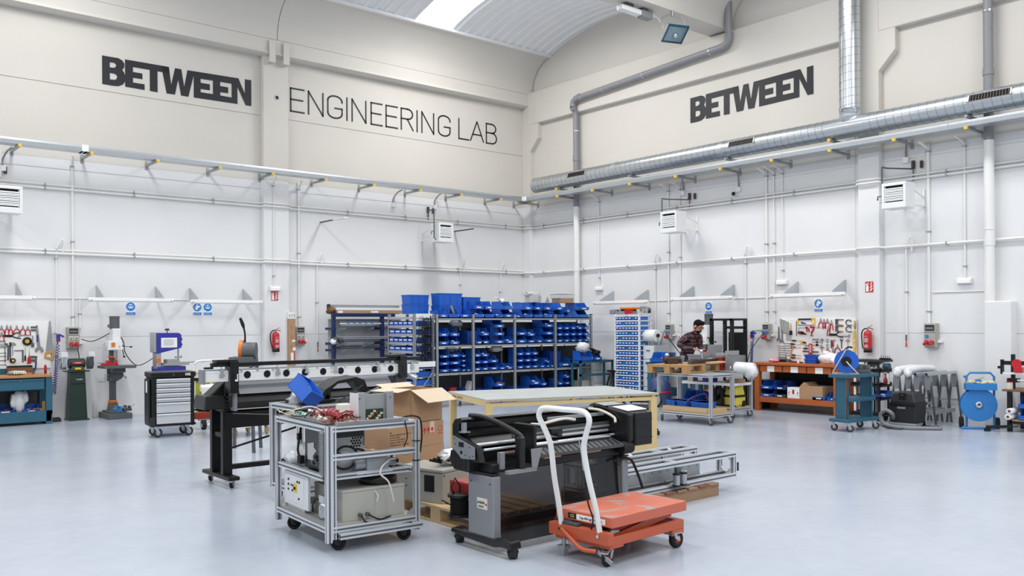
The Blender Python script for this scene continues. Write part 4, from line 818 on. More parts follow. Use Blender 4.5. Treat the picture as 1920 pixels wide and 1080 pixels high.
part('motor','drill_grey',d,lambda q:(q.cyl((.02,.06,1.95),(.02,.06,2.24),.085,n=18),q.cyl((.02,.06,2.24),(.02,.06,2.29),.09,n=18),q.box(-.09,-.05,0,.1,1.98,2.06)))
part('switch_box','orange',d,lambda q:q.box(-.09,-.03,-.155,-.135,1.46,1.57),.003,label='orange switch box'); part('warning_label','yellow',d,lambda q:q.prism([(.03,1.45),(.07,1.45),(.05,1.49)],-.146,-.139))
part('feed_lever','black_metal',d,lambda q:[(q.cyl((.12,-.02,1.47),(.12+x,-.06,1.47+z),.008,n=6),q.sph((.12+x,-.06,1.47+z),.024)) for x,z in ((.15,-.03),(.03,-.3),(-.02,.1))]+[q.cyl((.1,-.02,1.47),(.14,-.02,1.47),.03)])
part('depth_stop','steel',d,lambda q:(q.bar((-.15,-.05,1.42),(-.3,-.05,1.42),.01),q.tube([(-.15,-.06,1.44),(-.2,-.06,1.5),(-.17,-.06,1.56)],.008,6),q.sph((-.18,-.05,1.38),.02)))
part('crank','steel',d,lambda q:(q.tube([(-.1,-.05,.78),(-.18,-.05,.78),(-.18,-.05,.66),(-.28,-.05,.66)],.009,6),q.tube([(.1,-.05,.8),(.17,-.05,.72)],.012,6),q.sph((.18,-.05,.72),.02)))
for ch in DRILL.children:
    for v in ch.data.vertices:
        if v.co.z>.95: v.co.z=.95+(v.co.z-.95)*.657
vz=thing('machine_vise','red machine vise on the table of the drill press','vise',(dx-.12,dy-.14,.95)); part('body','red',vz,lambda q:(q.box(-.14,.13,-.06,.06,0,.035),q.box(-.06,.0,-.06,.06,.03,.09),q.box(.08,.12,-.06,.06,.03,.09)),.005); part('screw','steel',vz,lambda q:q.cyl((-.2,0,.05),(-.06,0,.05),.012))
for px,c,la in ((-.02,'sky_blue','small blue vise lying on the foot of the drill press'),(.14,'zinc_dark','dark vise with lever lying on the foot of the drill press')):
    o=thing('machine_vise',la,'vise',(dx+px,dy-.23,.13)); part('body',c,o,lambda q:(q.box(-.07,.07,-.06,.06,0,.05),q.box(-.05,-.01,-.05,.05,.05,.1),q.box(.03,.06,-.05,.05,.05,.09)),.005); part('screw','steel',o,lambda q:(q.cyl((.06,0,.06),(.13,-.02,.12),.008),q.cyl((-.06,-.06,.06),(-.06,-.09,.06),.02)))
o=thing('water_bottle','clear plastic bottle behind the foot of the drill press','bottle',(dx-.27,dy+.25,0)); part('bottle','plastic_clear',o,lambda q:q.lathe([(.04,0),(.042,.2),(.036,.24),(.015,.28),(.015,.31)],12)); part('cap','paper',o,lambda q:q.cyl((0,0,.31),(0,0,.33),.016))
cable('power_cable',[(L(152,648,.2).x,-.2,1.42),(L(170,645,.2).x,-.2,1.38),(L(185,632,.2).x,-.2,1.42),(dx-.06,dy+.1,1.52)],.008,'black_rubber','black cable from the socket box to the head of the drill press')
cable('power_cable',[(dx+.1,dy+.12,1.52),(dx+.2,dy+.15,1.36),(L(235,670,.15).x,-.15,1.15),(L(252,690,.15).x,-.15,.94),(L(268,690,.15).x,-.15,.94),(L(290,670,.4).x,-.5,1.1)],.008,'black_rubber','black cable sagging between the drill press and the blue band saw')
# blue band saw behind the tool trolley
bs=L(306,690,1.4); bxx=bs.x
s=thing('band_saw','violet blue band saw with a paper notice standing behind the tool trolley','band saw',(bxx,-1.75,0))
zz=lambda py:L(306,py,1.4).z
k_=zz(624)
part('stand','navy',s,lambda q:q.hull(-.22,.24,0,.4,0,.84,.03,.03),.008)
part('base','violet_blue',s,lambda q:q.box(-.19,.27,0,.4,.84,zz(686)),.01)
part('frame','galv',s,lambda q:(q.box(-.2,-.12,.1,.3,zz(690),k_+.01),q.box(-.24,-.2,.08,.32,zz(660),k_+.01)),.005)
part('wheel_cover','violet_blue',s,lambda q:q.prism([(-.2,zz(662)),(.21,zz(652)),(.21,k_-.03),(.16,k_),(-.2,k_)],.04,.3),.008)
part('notice','paper',s,lambda q:q.box(-.14,.13,.035,.04,zz(651),zz(633)))
part('notice_lines','grey_plastic',s,lambda q:[q.box(-.1,.06+.02*(i%2),.033,.035,zz(637+2.4*i),zz(636.4+2.4*i)) for i in range(5)],stuff=True)
part('hinge_knob','black_plastic',s,lambda q:(q.cyl((.2,.1,zz(646)),(.235,.1,zz(646)),.024),)); part('hinge_knob','black_plastic',s,lambda q:q.cyl((.2,.1,zz(636)),(.235,.1,zz(636)),.024)); part('tension_knob','black_plastic',s,lambda q:(q.cyl((0,.15,k_),(0,.15,k_+.05),.008),q.hull(-.035,.035,.12,.18,k_+.04,k_+.075,.01,.01)))
part('blade_guide','steel',s,lambda q:(q.cyl((.17,.1,zz(680)),(.17,.1,zz(652)),.014),q.box(.12,.22,.05,.13,zz(671),zz(668)),q.sph((.22,.09,zz(668)),.018)))
part('table','galv_dull',s,lambda q:(q.box(-.1,.32,-.02,.36,zz(684),zz(680)),q.box(-.05,.16,.0,.2,zz(680),zz(673)),q.cyl((.1,.05,zz(679)),(.62,.05,zz(679)),.012)),.004)
part('switch','orange',s,lambda q:q.box(-.2,-.13,.085,.1,zz(679),zz(671)))
# tool trolley
t=thing('tool_trolley','black tool trolley with seven silver drawers on casters','tool trolley',(-10.665,-3.86,0),R_(-7)); tw=.6; td=.46
part('body','black_metal',t,lambda q:(q.box(-.02,tw+.02,0.0,td,.165,.2),q.box(-.0,.05,0.0,td,.16,.93),q.box(tw-.05,tw,0.0,td,.16,.93),q.box(0,tw,td-.02,td,.16,.93),q.box(0,tw,.02,td,.17,.2),q.box(.0,tw,.04,td-.02,.18,.92)),.006)
part('top','black_plastic',t,lambda q:(q.box(-.02,tw+.02,-.015,td+.01,.89,.965),),.012)
part('side_handle','black_plastic',t,lambda q:q.box(-.035,0,.08,td-.06,.2,.86),.01); part('corner_bumper','charcoal',t,lambda q:q.box(-.03,.04,-.01,.03,.17,.3),.006)
part('side_label','paper',t,lambda q:q.box(-.037,-.035,.18,.28,.66,.83))
hs=[.072,.072,.072,.072,.067,.16,.16]; z=.875
for i,h in enumerate(hs):
    z-=h; dr=part('drawer','alu',t,lambda q:q.box(.06,tw-.06,-.01,.03,z+.004,z+h-.008),.003); part('drawer_handle','alu_light',dr,lambda q:q.box(.06,tw-.06,-.03,-.008,z+h-.035,z+h-.01),.008)
part('lock','chrome',t,lambda q:q.cyl((tw*.5,-.02,.925),(tw*.5,-.01,.925),.013)); text('lettering','HG',.05,'paper',t,(tw*.84,-.017,.925),bold=.002)
for x,y in ((.06,.05),(.5,.05),(.06,.38),(.5,.38)): caster(t,x,y,.168,.068,rz=R_(20 if y<.1 else -30),m_wheel='charcoal',core='galv')
# orange cut-off saw behind the plotter
cs=Zd(452,676,11.6)
c=thing('chop_saw','metal chop saw with orange blade guard and raised black handle behind the plotter','saw',(cs.x,cs.y,0),R_(-125))
part('stand','zinc_dark',c,lambda q:(q.box(-.25,.2,-.15,.2,cs.z-.08,cs.z-.04),*[q.bar((x,y,0),(x*.8,y*.8,cs.z-.08),.04) for x in (-.25,.22) for y in (-.15,.2)]))
part('base','drill_grey',c,lambda q:q.box(-.2,.16,-.13,.18,cs.z-.04,cs.z+.05),.008)
part('blade_guard','orange',c,lambda q:(q.cyl((-.03,-.02,cs.z+.13),(-.03,.03,cs.z+.13),.14,n=22))); part('motor','drill_grey',c,lambda q:(q.cyl((.02,.03,cs.z+.13),(.02,.2,cs.z+.13),.11,n=18),q.box(-.17,-.08,-.03,.06,cs.z+.0,cs.z+.2)),.006)
part('handle','black_plastic',c,lambda q:q.tube(cr([(0,.05,cs.z+.24),(.01,.05,cs.z+.36),(.02,.03,cs.z+.46),(.05,.0,cs.z+.56)],5),[.012]*9+[.018,.022,.024,.024,.022,.02,.016],8))
# cardboard strip
a=L(542,674,.06); c=thing('cardboard_strip','tall flattened cardboard strip leaning on the left wall column','cardboard',(a.x,-.2,0)); hh=L(542,585,.1).z
part('board','card',c,lambda q:q.box(-.085,.075,0,.045,0,hh-.14),.002); part('printed_end','paper',c,lambda q:q.box(-.083,.06,-.001,.044,hh-.14,hh)); part('print','ink',c,lambda q:[q.box(-.07+.05*i,-.04+.05*i,-.002,-.001,hh-.11+.012*j,hh-.106+.012*j) for i in range(3) for j in range(6)],stuff=True)
part('red_marks','red',c,lambda q:[(q.box(-.03,.0,-.001,0,hh-.3-.2*k,hh-.295-.2*k),q.box(-.03,.0,-.001,0,hh-.36-.2*k,hh-.355-.2*k),q.box(-.03,-.025,-.001,0,hh-.36-.2*k,hh-.295-.2*k),q.box(-.005,.0,-.001,0,hh-.36-.2*k,hh-.295-.2*k)) for k in range(3)],stuff=True)
part('paper_pocket','paper',c,lambda q:(q.box(-.03,.04,-.003,0,.92,1.08),)); part('label_patch','paper',c,lambda q:(q.box(.0,.07,-.002,0,hh-.62,hh-.58),)); part('label_patch','paper',c,lambda q:q.box(.01,.08,-.002,0,hh-.8,hh-.74)); part('red_edge','red',c,lambda q:q.box(.03,.045,-.004,-.001,.92,1.08))
# ================================================================== SHELVING ALONG THE LEFT WALL
SY=-2.9; SD=.48; lv=[.10,.645,1.19,1.735]; bxs=[L(px,600,2.9).x for px in (820,888,966,1042,1109)]
sh=thing('shelving','grey metal shelving of four bays full of blue bins along the left wall','shelving',(bxs[0],SY,0))
X=[x-bxs[0] for x in bxs]
for i,x in enumerate(X):
    part('front_post','galv_dull',sh,lambda q:(q.box(x-.03,x+.03,0,.004,0,1.86),q.box(x-.03,x-.026,0,.035,0,1.86),q.box(x+.026,x+.03,0,.035,0,1.86)))
    part('rear_post','galv_dull',sh,lambda q:(q.box(x-.03,x+.03,SD-.004,SD,0,1.86),q.box(x-.03,x-.026,SD-.035,SD,0,1.86)))
    part('post_cap','black_plastic',sh,lambda q:q.box(x-.033,x+.033,-.003,.038,1.855,1.868))
for i in range(4):
    a,b=X[i]+.032,X[i+1]-.032
    for z in lv: part('shelf','galv_dull',sh,lambda q:(q.box(a,b,.0,SD,z+.035,z+.05),q.box(a,b,.0,.012,z,z+.05),q.box(a,b,SD-.012,SD,z,z+.05)))
    part('cross_brace','galv_dull',sh,lambda q:(q.bar((a,SD+.01,.3),(b,SD+.01,1.6),.022,.004,(0,1,0)),q.bar((a,SD+.016,1.6),(b,SD+.016,.3),.022,.004,(0,1,0))))
for i in range(4):
    for z in lv[:3]: part('dark_interior_sheet','charcoal',sh,lambda q:q.box(X[i]+.03,X[i+1]-.03,SD-.02,SD-.005,z+.05,z+.5))  # added dark sheets that give the shelves their dark interior behind the bins
part('side_brace','galv_dull',sh,lambda q:(q.bar((X[4]-.02,.02,.3),(X[4]-.02,SD-.02,1.0),.02,.004),q.bar((X[4]-.02,SD-.02,1.0),(X[4]-.02,.02,1.7),.02,.004)))
LN={'T':('top',1.785),'U':('upper middle',1.24),'V':('lower middle',.695),'W':('bottom',.15)}
ORD=['first','second','third','fourth','fifth','sixth','seventh','eighth','ninth','tenth']
SB=[ # level, bay, pixel of the left edge, width, depth, height, number in the stack
('U',0,824,.24,.36,.165,2),('U',0,845,.24,.36,.165,2),
('U',1,892,.22,.36,.15,1),('U',1,904,.21,.36,.165,2),('U',1,929,.26,.44,.165,3),('U',1,949,.23,.34,.15,1),
('U',2,970.5,.27,.36,.165,2),('U',2,990.5,.22,.32,.145,2),('U',2,1007,.18,.3,.13,1),('U',2,1023,.25,.44,.165,3),
('U',3,1045.5,.175,.3,.138,3),('U',3,1058.5,.175,.3,.138,3),('U',3,1071.3,.165,.3,.138,3),('U',3,1083.6,.165,.3,.138,3),('U',3,1095.6,.165,.3,.138,3),
('V',0,826,.23,.34,.14,3),('V',0,845,.25,.36,.145,3),('V',0,866,.11,.3,.095,4),('V',0,875,.11,.3,.09,1),
('V',1,889.5,.19,.32,.14,3),('V',1,904,.19,.32,.14,3),('V',1,918.5,.24,.34,.15,2),('V',1,936.5,.18,.3,.12,1),('V',1,950,.19,.3,.12,1),
('V',2,970.5,.19,.32,.14,3),('V',2,984.5,.19,.32,.14,3),('V',2,998.5,.18,.32,.14,3),('V',2,1012.5,.16,.3,.12,1),('V',2,1025,.1,.28,.1,2),('V',2,1033,.1,.28,.1,1),
('V',3,1049,.4,.4,.2,1),('V',3,1081,.3,.4,.14,1),
('W',0,826,.3,.42,.15,1),('W',0,854,.36,.44,.2,1),('W',1,890,.24,.4,.15,1),('W',1,908,.24,.4,.15,1),('W',1,929,.26,.4,.19,2),('W',2,971,.36,.44,.15,1),('W',2,998,.24,.4,.18,2),('W',2,1015,.18,.34,.15,2),('W',2,1030,.14,.3,.11,1),('W',3,1046,.17,.3,.14,2),('W',3,1059.5,.17,.3,.14,3),
('T',0,824.5,.22,.32,.14,1),('T',0,842,.28,.36,.175,1),('T',0,863.5,.26,.34,.165,1),('T',1,889,.28,.44,.17,2),('T',1,910,.24,.42,.17,2),('T',1,930.5,.2,.34,.13,1),('T',1,946,.25,.42,.17,2),
('T',2,966.5,.18,.3,.12,1),('T',2,983.5,.24,.4,.165,2),('T',2,1002.5,.23,.36,.165,2),('T',2,1021,.24,.36,.165,2),('T',3,1043.5,.23,.38,.165,2),('T',3,1062,.15,.34,.12,2),('T',3,1087,.32,.46,.17,2)]
cnt={}; fi=0
for lev,bay,px,w,d,h,n in SB:
    nm,z=LN[lev]; x=L(px,600,2.9).x; k=cnt.get((lev,bay),0); cnt[(lev,bay)]=k+1
    for j in range(n):
        pos='single' if n==1 else ('lowest' if j==0 else 'topmost' if j==n-1 else 'middle' if n==3 else ORD[j]+' up')
        lab='blue bin, %s shelf, bay %s, %s column from the left, %s'%(nm,('one','two','three','four')[bay],ORD[k],pos)
        fi+=1; bin_(x+w/2,SY+.02,z+.001+j*(h+.001),w-.012,d,h,lab,'blue bins on the %s shelf'%nm,card=(lev!='T' or fi%2==0),fill=fi if (fi%4!=2 and (j==n-1 or h>.15)) else None,col=('bin_blue','bin_blue2','bin_blue')[fi%3] if lev=='T' else 'bin_blue')
# dark bins turned away at the backs of the shelves
for lev,px,w,d,h,bay in (('U',867,.3,.4,.28,'first'),('U',910,.24,.3,.38,'second'),('V',1022,.34,.3,.36,'third')):
    nm,z=LN[lev]; bin_(L(px,600,2.6).x+w/2,SY+.15,z,w,.3,h,'tall dark bin turned away on the %s shelf, %s bay'%(nm,bay),'turned dark bins on the shelving',col='bin_dark',card=False,tab=False,fr=.95)
# closed crates on top
def crate(x,y,z,w,d,h,label,rz=0.,col='bin_blue',group=None):
    o=thing('stacking_crate',label,'crate',(x,y,z),rz,group)
    part('body',col,o,lambda q:(q.hull(-w/2+.015,w/2-.015,-d/2+.015,d/2-.015,0,h,-.012,-.012),),.004)
    part('rim',col,o,lambda q:(q.box(-w/2-.004,w/2+.004,-d/2-.004,d/2+.004,h-.02,h)),.003)
    part('rib',col,o,lambda q:[q.box(a-.008,a+.008,-d/2-.0,-d/2+.03,.02,h-.02) for a in (-w*.3,0,w*.3)],stuff=True)
    return o
g_='closed crates on top of the shelving'
yc=SY+.36
for px,px2,z,h,lab in ((808,829,1.787,.24,'lower left crate of the middle crate stack on the shelving top'),(830,851,1.787,.24,'lower right crate of the middle crate stack on the shelving top'),(808,851,2.029,.25,'wide crate topping the middle stack, the highest on the shelving'),(853,885,1.787,.2,'lower crate of the low stack right of the middle crates'),(853,885,1.989,.22,'upper crate of the low stack right of the middle crates')):
    a=L(px,600,-yc-.15).x; b_=L(px2,600,-yc-.15).x; crate((a+b_)/2,yc,z,b_-a,.3,h,'blue '+lab,group=g_)
# odd things on top
o=thing('open_papers','white open box lid lying on the bins at the top','box lid',(L(936,560,2.6).x,SY+.3,2.13)); part('lid','paper',o,lambda q:q.cb((0,0,.04),.18,.14,.01,(.3,.5,0))); part('flap','paper',o,lambda q:q.cb((.06,0,.02),.1,.14,.01,(0,-.8,0)))
o=thing('bagged_carton','grey carton topped with clear blue plastic bag on the shelving','box',(L(998,560,2.6).x,SY+.3,2.12)); part('carton','cream',o,lambda q:q.box(-.13,.13,-.1,.1,0,.13),.003); part('bag','plastic_clear',o,lambda q:q.blob((-.02,0,.18),(.19,.12,.06),8,.25)); part('bag_fold','wrap',o,lambda q:q.blob((-.1,-.02,.19),(.07,.08,.035),9,.3))
o=thing('clear_storage_box','clear plastic box on a brown carton on the shelving top','box',(L(1056,560,2.6).x,SY+.3,2.12)); part('carton','card',o,lambda q:q.box(-.22,.2,-.14,.14,0,.1),.003); part('clear_box','plastic_clear',o,lambda q:q.box(-.27,.22,-.15,.15,.1,.2),.01); part('lid','wrap',o,lambda q:q.box(-.28,.23,-.16,.16,.2,.215),.004)
o=thing('metal_plate_bracket','small square steel bracket plate standing on the bins','bracket',(L(1012,560,2.85).x,SY+.05,2.12)); part('plate','galv',o,lambda q:q.box(-.05,.05,0,.006,0,.15)); part('foot','galv',o,lambda q:q.box(-.05,.05,-.06,0,0,.006))
o=thing('metal_plate_bracket','tilted pointed steel bracket beside the square one on the bins','bracket',(L(1028,560,2.85).x,SY+.08,2.12)); part('plate','galv_dull',o,lambda q:q.prism([(-.06,0),(.07,.01),(.01,.12)],0,.008)); part('foot','galv_dull',o,lambda q:q.box(-.05,.05,-.05,0,0,.006))
o=thing('spray_bottle','silver and red tube lying in the second top bin','tube',(L(850,575,2.85).x,SY+.08,1.93)); o.rotation_euler=(0,-.5,.3); part('tube','steel',o,lambda q:q.cyl((0,0,-.1),(0,0,.1),.03,n=12)); part('cap','red',o,lambda q:q.cyl((0,0,-.14),(0,0,-.1),.03,n=12))
# rolled goods and dark things between the bins
for lev,px,lab,m in (('V',845,'clear plastic bag over the bins, first bay','plastic_clear'),('V',930,'white cable bundle in the second bay','cream'),('U',855,'clear bag in the first bay','plastic_clear'),('W',842,'red round tin on the bottom shelf','dark_red'),('W',872,'folded white papers on the bottom shelf','paper'),('W',1084,'grey carton on the bottom shelf','cream')):
    nm,z=LN[lev]; q=MB(); x=L(px,640,2.6).x
    if m=='dark_red': q.cyl((0,0,0),(0,0,.22),.09)
    elif m=='cream' and lev=='W': q.box(-.14,.14,-.12,.12,0,.2)
    elif m=='paper': q.cb((0,0,.2),.02,.2,.28,(0,.4,0)); q.cb((.07,0,.15),.02,.2,.28,(0,-.3,0))
    else: q.blob((0,0,.07),(.16,.1,.06),hash(px)%9,.25)
    o=q.o('stored_item',m,None); o.location=(x,SY+.3 if lev!='W' else SY+.2,z+(.0 if lev=='W' else .36)); tag(o,lab,'stored item')
# ---- end cabinet of small bins, its face turned to the left
ux=L(776,600,2.9).x; uy=SY; ul=.93; ud=L(814,600,2.9).x-ux
u=thing('bin_cabinet','grey cabinet of small labelled blue bins facing the tube rack','cabinet',(ux,uy+.0,0))
for x,y,nm in ((0,0,'corner_post'),(0,ul-.03,'front_post'),(ud-.05,0,'perforated_post'),(ud-.05,ul-.03,'rear_post')):
    part(nm,'galv_dull',u,lambda q:(q.box(x,x+.05,y,y+.004,0,1.86),q.box(x,x+.004,y,y+.04,0,1.86)))
part('post_holes','hole',u,lambda q:[q.box(ud-.035,ud-.015,-.001,.0005,.1+k*.05,.125+k*.05) for k in range(35)],stuff=True)
zr=[.13+.1655*k for k in range(11)]
for z in zr: part('shelf','galv',u,lambda q:(q.box(.005,ud-.005,.01,ul-.01,z-.012,z),q.box(-.004,.004,.045,ul-.035,z-.035,z+.012)))
for z in (.25,.8,1.35): part('side_brace','galv',u,lambda q:(q.bar((.04,-.004,z),(ud-.05,-.004,z+.45),.02,.004,(0,1,0)),))
part('side_brace','galv',u,lambda q:q.bar((.04,-.006,1.28),(ud-.05,-.006,.85),.02,.004,(0,1,0)))
part('top_strip','white_metal',u,lambda q:q.box(.05,ud-.05,.0,.01,1.78,1.86)); part('rod_tray','white_metal',u,lambda q:(q.box(.05,ud-.03,-.08,-.075,.82,.93),q.box(.05,ud-.03,-.08,.0,.82,.825)))
for r in range(10):
    n=5 if r%2 else 4; w=(ul-.1)/n; rs=random.Random(r)
    for i in range(n):
        fr=('top','second','third','fourth','fifth','sixth','seventh','eighth','ninth','lowest')[9-r]
        bin_(ux+.0,uy+ul-.05-w*(i+.5),zr[r]+.002,w-.008,.42,.1,'small labelled bin, %s from the left in the %s row of the end cabinet'%(ORD[i],fr),'small bins of the end cabinet',rz=RWZ,fr=.8,tab=False)
rr=random.Random(4)
for k in range(26):
    x=ux+.06+(ud-.12)*k/25+rr.uniform(-.008,.008); h=rr.uniform(.86,1.0)
    q=MB(); q.cyl((0,0,0),(rr.uniform(-.01,.01),.0,h),.0055,n=6); o=q.o('threaded_rod','black_metal'); o.location=(x,uy-.02-.05*rr.random(),.828); tag(o,'thin dark threaded rod standing in the white tray at the cabinet side','threaded rod','threaded rods at the cabinet side')
# crates on the cabinet
for z,h,lab in ((1.862,.19,'lower crate of the stack on the end cabinet'),(2.054,.19,'upper crate of the stack on the end cabinet')):
    a=L(768,560,2.45).x; b_=L(805,560,2.45).x; crate((a+b_)/2,-2.3,z,b_-a,.3,h,'blue '+lab,group=g_)
# ---- navy tube rack at the wall
def LX(px,d): return L(px,600,d).x
tx0=LX(627,.75); tx1=LX(718,.75); tr_=thing('tube_rack','navy cantilever tube rack against the left wall with three loaded arms','rack',(tx0,-.75,0)); tw=tx1-tx0
zl=lambda py,px=660,d=.75:L(px,py,d).z
for x in (0,tw): part('upright','navy',tr_,lambda q:(q.box(x-.035,x+.035,.0,.08,0,zl(588)),q.box(x-.05,x+.05,-.25,.4,0,.06)),.004)
part('top_beam','navy',tr_,lambda q:q.box(-.05,tw+.3,-.02,.06,zl(594),zl(587.5)),.004)
for py in (613,641,653): 
    for x in (0,tw): part('arm','navy',tr_,lambda q:q.box(x-.03,x+.03,-.02,.35,zl(py)-.06,zl(py)-.01)); 
    part('arm_pad','galv',tr_,lambda q:[q.prism([(.35,zl(py)-.015),(.0,zl(py)-.015),(.0,zl(py)-.04),(.35,zl(py)-.12)],x-.02,x+.02,'x') for x in (tw*.22,tw*.8)],stuff=True)
part('back_sheet','panel_light',tr_,lambda q:q.box(.05,tw+.7,.36,.37,zl(676),zl(598)))
def bundle(lab,items,name,cat,group=None):
    o=thing(name,lab,cat,(tx0,-.75,0))
    for nm,m,fn in items: part(nm,m,o,fn)
    return o
xl_=LX(621,.75)-tx0; xr_=LX(768,.75)-tx0
bundle('long brown wrapped package of profiles lying on top of the navy rack',[('package','card',lambda q:q.box(xl_+.13,xr_,.0,.28,zl(587.3),zl(577))),('film','wrap',lambda q:q.box(xl_+.12,xr_-.2,-.004,.284,zl(581.5),zl(576.5))),('label_sheet','paper',lambda q:q.box(tw*.75,tw*.9,-.006,0,zl(586.5),zl(583))),('label_sheet','paper',lambda q:q.box(xl_+.16,xl_+.27,-.006,0,zl(587),zl(583))),('cap_end','wood_brown',lambda q:q.blob((xl_+.07,.12,zl(582)),(.09,.1,.07),3,.3))],'wrapped_package','package')
bundle('long grey tube lying behind the brown package on the navy rack',[('tube','grey_plastic',lambda q:q.box(xl_+.12,xr_-.08,.29,.34,zl(588),zl(571))),('end_stop','black_metal',lambda q:q.box(xl_+.09,xl_+.13,.28,.36,zl(588),zl(570)))],'long_tube','tube')
for i,(a,b_,py,r,m) in enumerate(((632,722,607,.02,'alu'),(636,728,603,.016,'steel'),(640,730,609.5,.022,'alu_light'),(634,716,604.5,.012,'grey_plastic'),(645,726,611.5,.018,'galv'))):
    q=MB(); q.cyl((LX(a,.6),-.72+.06*i,zl(py)),(LX(b_,.6)+.4,-.72+.06*i,zl(py)-.01*(i%2)),r,n=8); tag(q.o('metal_rod',m),'metal rod lying on the highest arms, %s from the front'%ORD[i],'rod','rods on the highest arms of the tube rack')
q=MB(); [q.cb((LX(652+11*k,.7),-.74,zl(604)),.05,.03,.03) for k in range(5)]; tag(q.o('blue_tape','sky_blue'),'blue tape wraps around the rods on the highest arms','tape',kind='stuff')
for i,(py,h,m) in enumerate(((633.5,.05,'alu_light'),(637,.05,'alu'),(640,.04,'alu_light'),(640,.04,'white_metal'))):
    q=MB(); y=-.76+.075*i; alu(q,(LX(628,.7),y,zl(py)),(LX(745,.7),y,zl(py)),h,(0,0,1)); tag(q.o('aluminium_profile',m),'long aluminium profile on the middle arms, %s from the front'%ORD[i],'profile','profiles on the middle arms')
for i,(a,b_,py) in enumerate(((622,722,653),(640,678,649.5),(632,640,651))):
    q=MB(); q.box(LX(a,.6),LX(b_,.6),-.68+.06*i,-.64+.06*i,zl(py)-.015,zl(py)+.012); tag(q.o('flat_bar','zinc_dark'),'flat dark metal bar on the lowest arms, %s from the front'%ORD[i],'bar','flat bars on the lowest arms')
for i,px in enumerate((629,637,624)):
    q=MB(); q.blob((LX(px,.8),-.82,zl((636,638,640)[i])),(.07,.06,.05),i,.35); tag(q.o('plastic_end_wrap',('zinc_dark','dark_grey','wrap')[i]),('dark crumpled end cap on the middle profiles','second dark end cap beside the first on the profiles','white plastic wrap at the left end of the middle profiles')[i],'wrapping')
# ---- right end: hanging bin, teal stand with bins, filing cabinet
bx_=L(1112,640,2.9); 
bin_(bx_.x+.12,SY+.3,1.33,.2,.3,.14,'blue bin with papers hanging at the right end of the shelving','bins beside the shelving',fill=3)
o=thing('paper_sheets','white paper sheets standing in the hanging blue bin','papers',(bx_.x+.12,SY+.42,1.36)); [part('sheet',m,o,lambda q:q.cb((x,0,.13),.1,.004,.2,(.2,a,.3))) for x,a,m in ((-.04,.15,'paper'),(.03,-.3,'sky_blue'),(.05,.3,'paper'))]
ty_=-3.35; ta=L(1088,677,3.35); tb=L(1150,677,3.35); tz=ta.z
o=thing('steel_stand','teal steel stand with two rails holding big blue bins','stand',(ta.x,ty_,0)); wv=tb.x-ta.x
part('top_rail','teal',o,lambda q:(q.box(0,wv,0,.04,tz-.05,tz),q.box(0,wv,.26,.3,tz-.05,tz),q.box(0,.04,0,.3,tz-.05,tz),q.box(wv-.04,wv,0,.3,tz-.05,tz)))
part('top_sheet','teal_dark',o,lambda q:q.box(.02,wv-.02,.02,.28,tz-.02,tz-.004)); part('lower_rail','teal',o,lambda q:q.box(0,wv,0,.04,tz-.34,tz-.29))
for x in (0,wv-.04):
    for y in (0,.26): part('leg','teal',o,lambda q:q.box(x,x+.04,y,y+.04,0,tz-.05))
bin_(ta.x+.2,ty_-.02,tz+.002,.34,.3,.22,'large blue bin on the teal stand with a grey bag on it','bins beside the shelving',fill=1,card=False); bin_(ta.x+.52,ty_-.02,tz+.002,.26,.3,.18,'blue bin with brown leather on the teal stand','bins beside the shelving',fill=0)
o=thing('grey_bag','crumpled grey plastic bag lying on the large bin','bag',(ta.x+.16,ty_+.08,tz+.25)); part('bag','bag_white',o,lambda q:q.blob((0,0,.05),(.16,.1,.1),6,.3)); part('fold','plastic_clear',o,lambda q:q.blob((-.1,0,.03),(.1,.08,.06),7,.3))
o=thing('leather_piece','folded brown leather piece lying on the second bin','leather',(ta.x+.5,ty_+.1,tz+.18)); part('flap','copper',o,lambda q:q.cb((0,0,.05),.24,.2,.015,(.1,.45,0))); part('inner','black_rubber',o,lambda q:q.blob((.05,-.03,.0),(.12,.1,.05),2,.2))
def file_cab(x,y,w,d,h,n,lab,rz):
    o=thing('filing_cabinet',lab,'filing cabinet',(x,y,0),rz); part('body','panel_light',o,lambda q:q.box(0,w,.012,d,0,h),.006)
    for i in range(n):
        z=h*i/n; dd=part('drawer','cab_white',o,lambda q:q.box(.008,w-.008,-.004,.012,z+.008,z+h/n-.006),.004); part('handle','zinc_dark',dd,lambda q:(q.box(w*.35,w*.65,-.022,-.004,z+h/n*.62,z+h/n*.68)))
    return o
a=L(1114,680,3.0); file_cab(max(a.x,-.62),-3.02+.02,.42,.5,.86,3,'grey filing cabinet behind the teal stand beside the shelving',0.)
o=thing('trestle','small black folding trestle under the teal stand','trestle',(L(1141,700,3.6).x,-3.7,0)); [part('leg','black_metal',o,lambda q:q.bar((sx*.2,sy*.1,0),(sx*.03,0,.6),.03)) for sx in (-1,1) for sy in (-1,1)]; part('ridge','black_metal',o,lambda q:q.box(-.06,.06,-.1,.1,.58,.62))
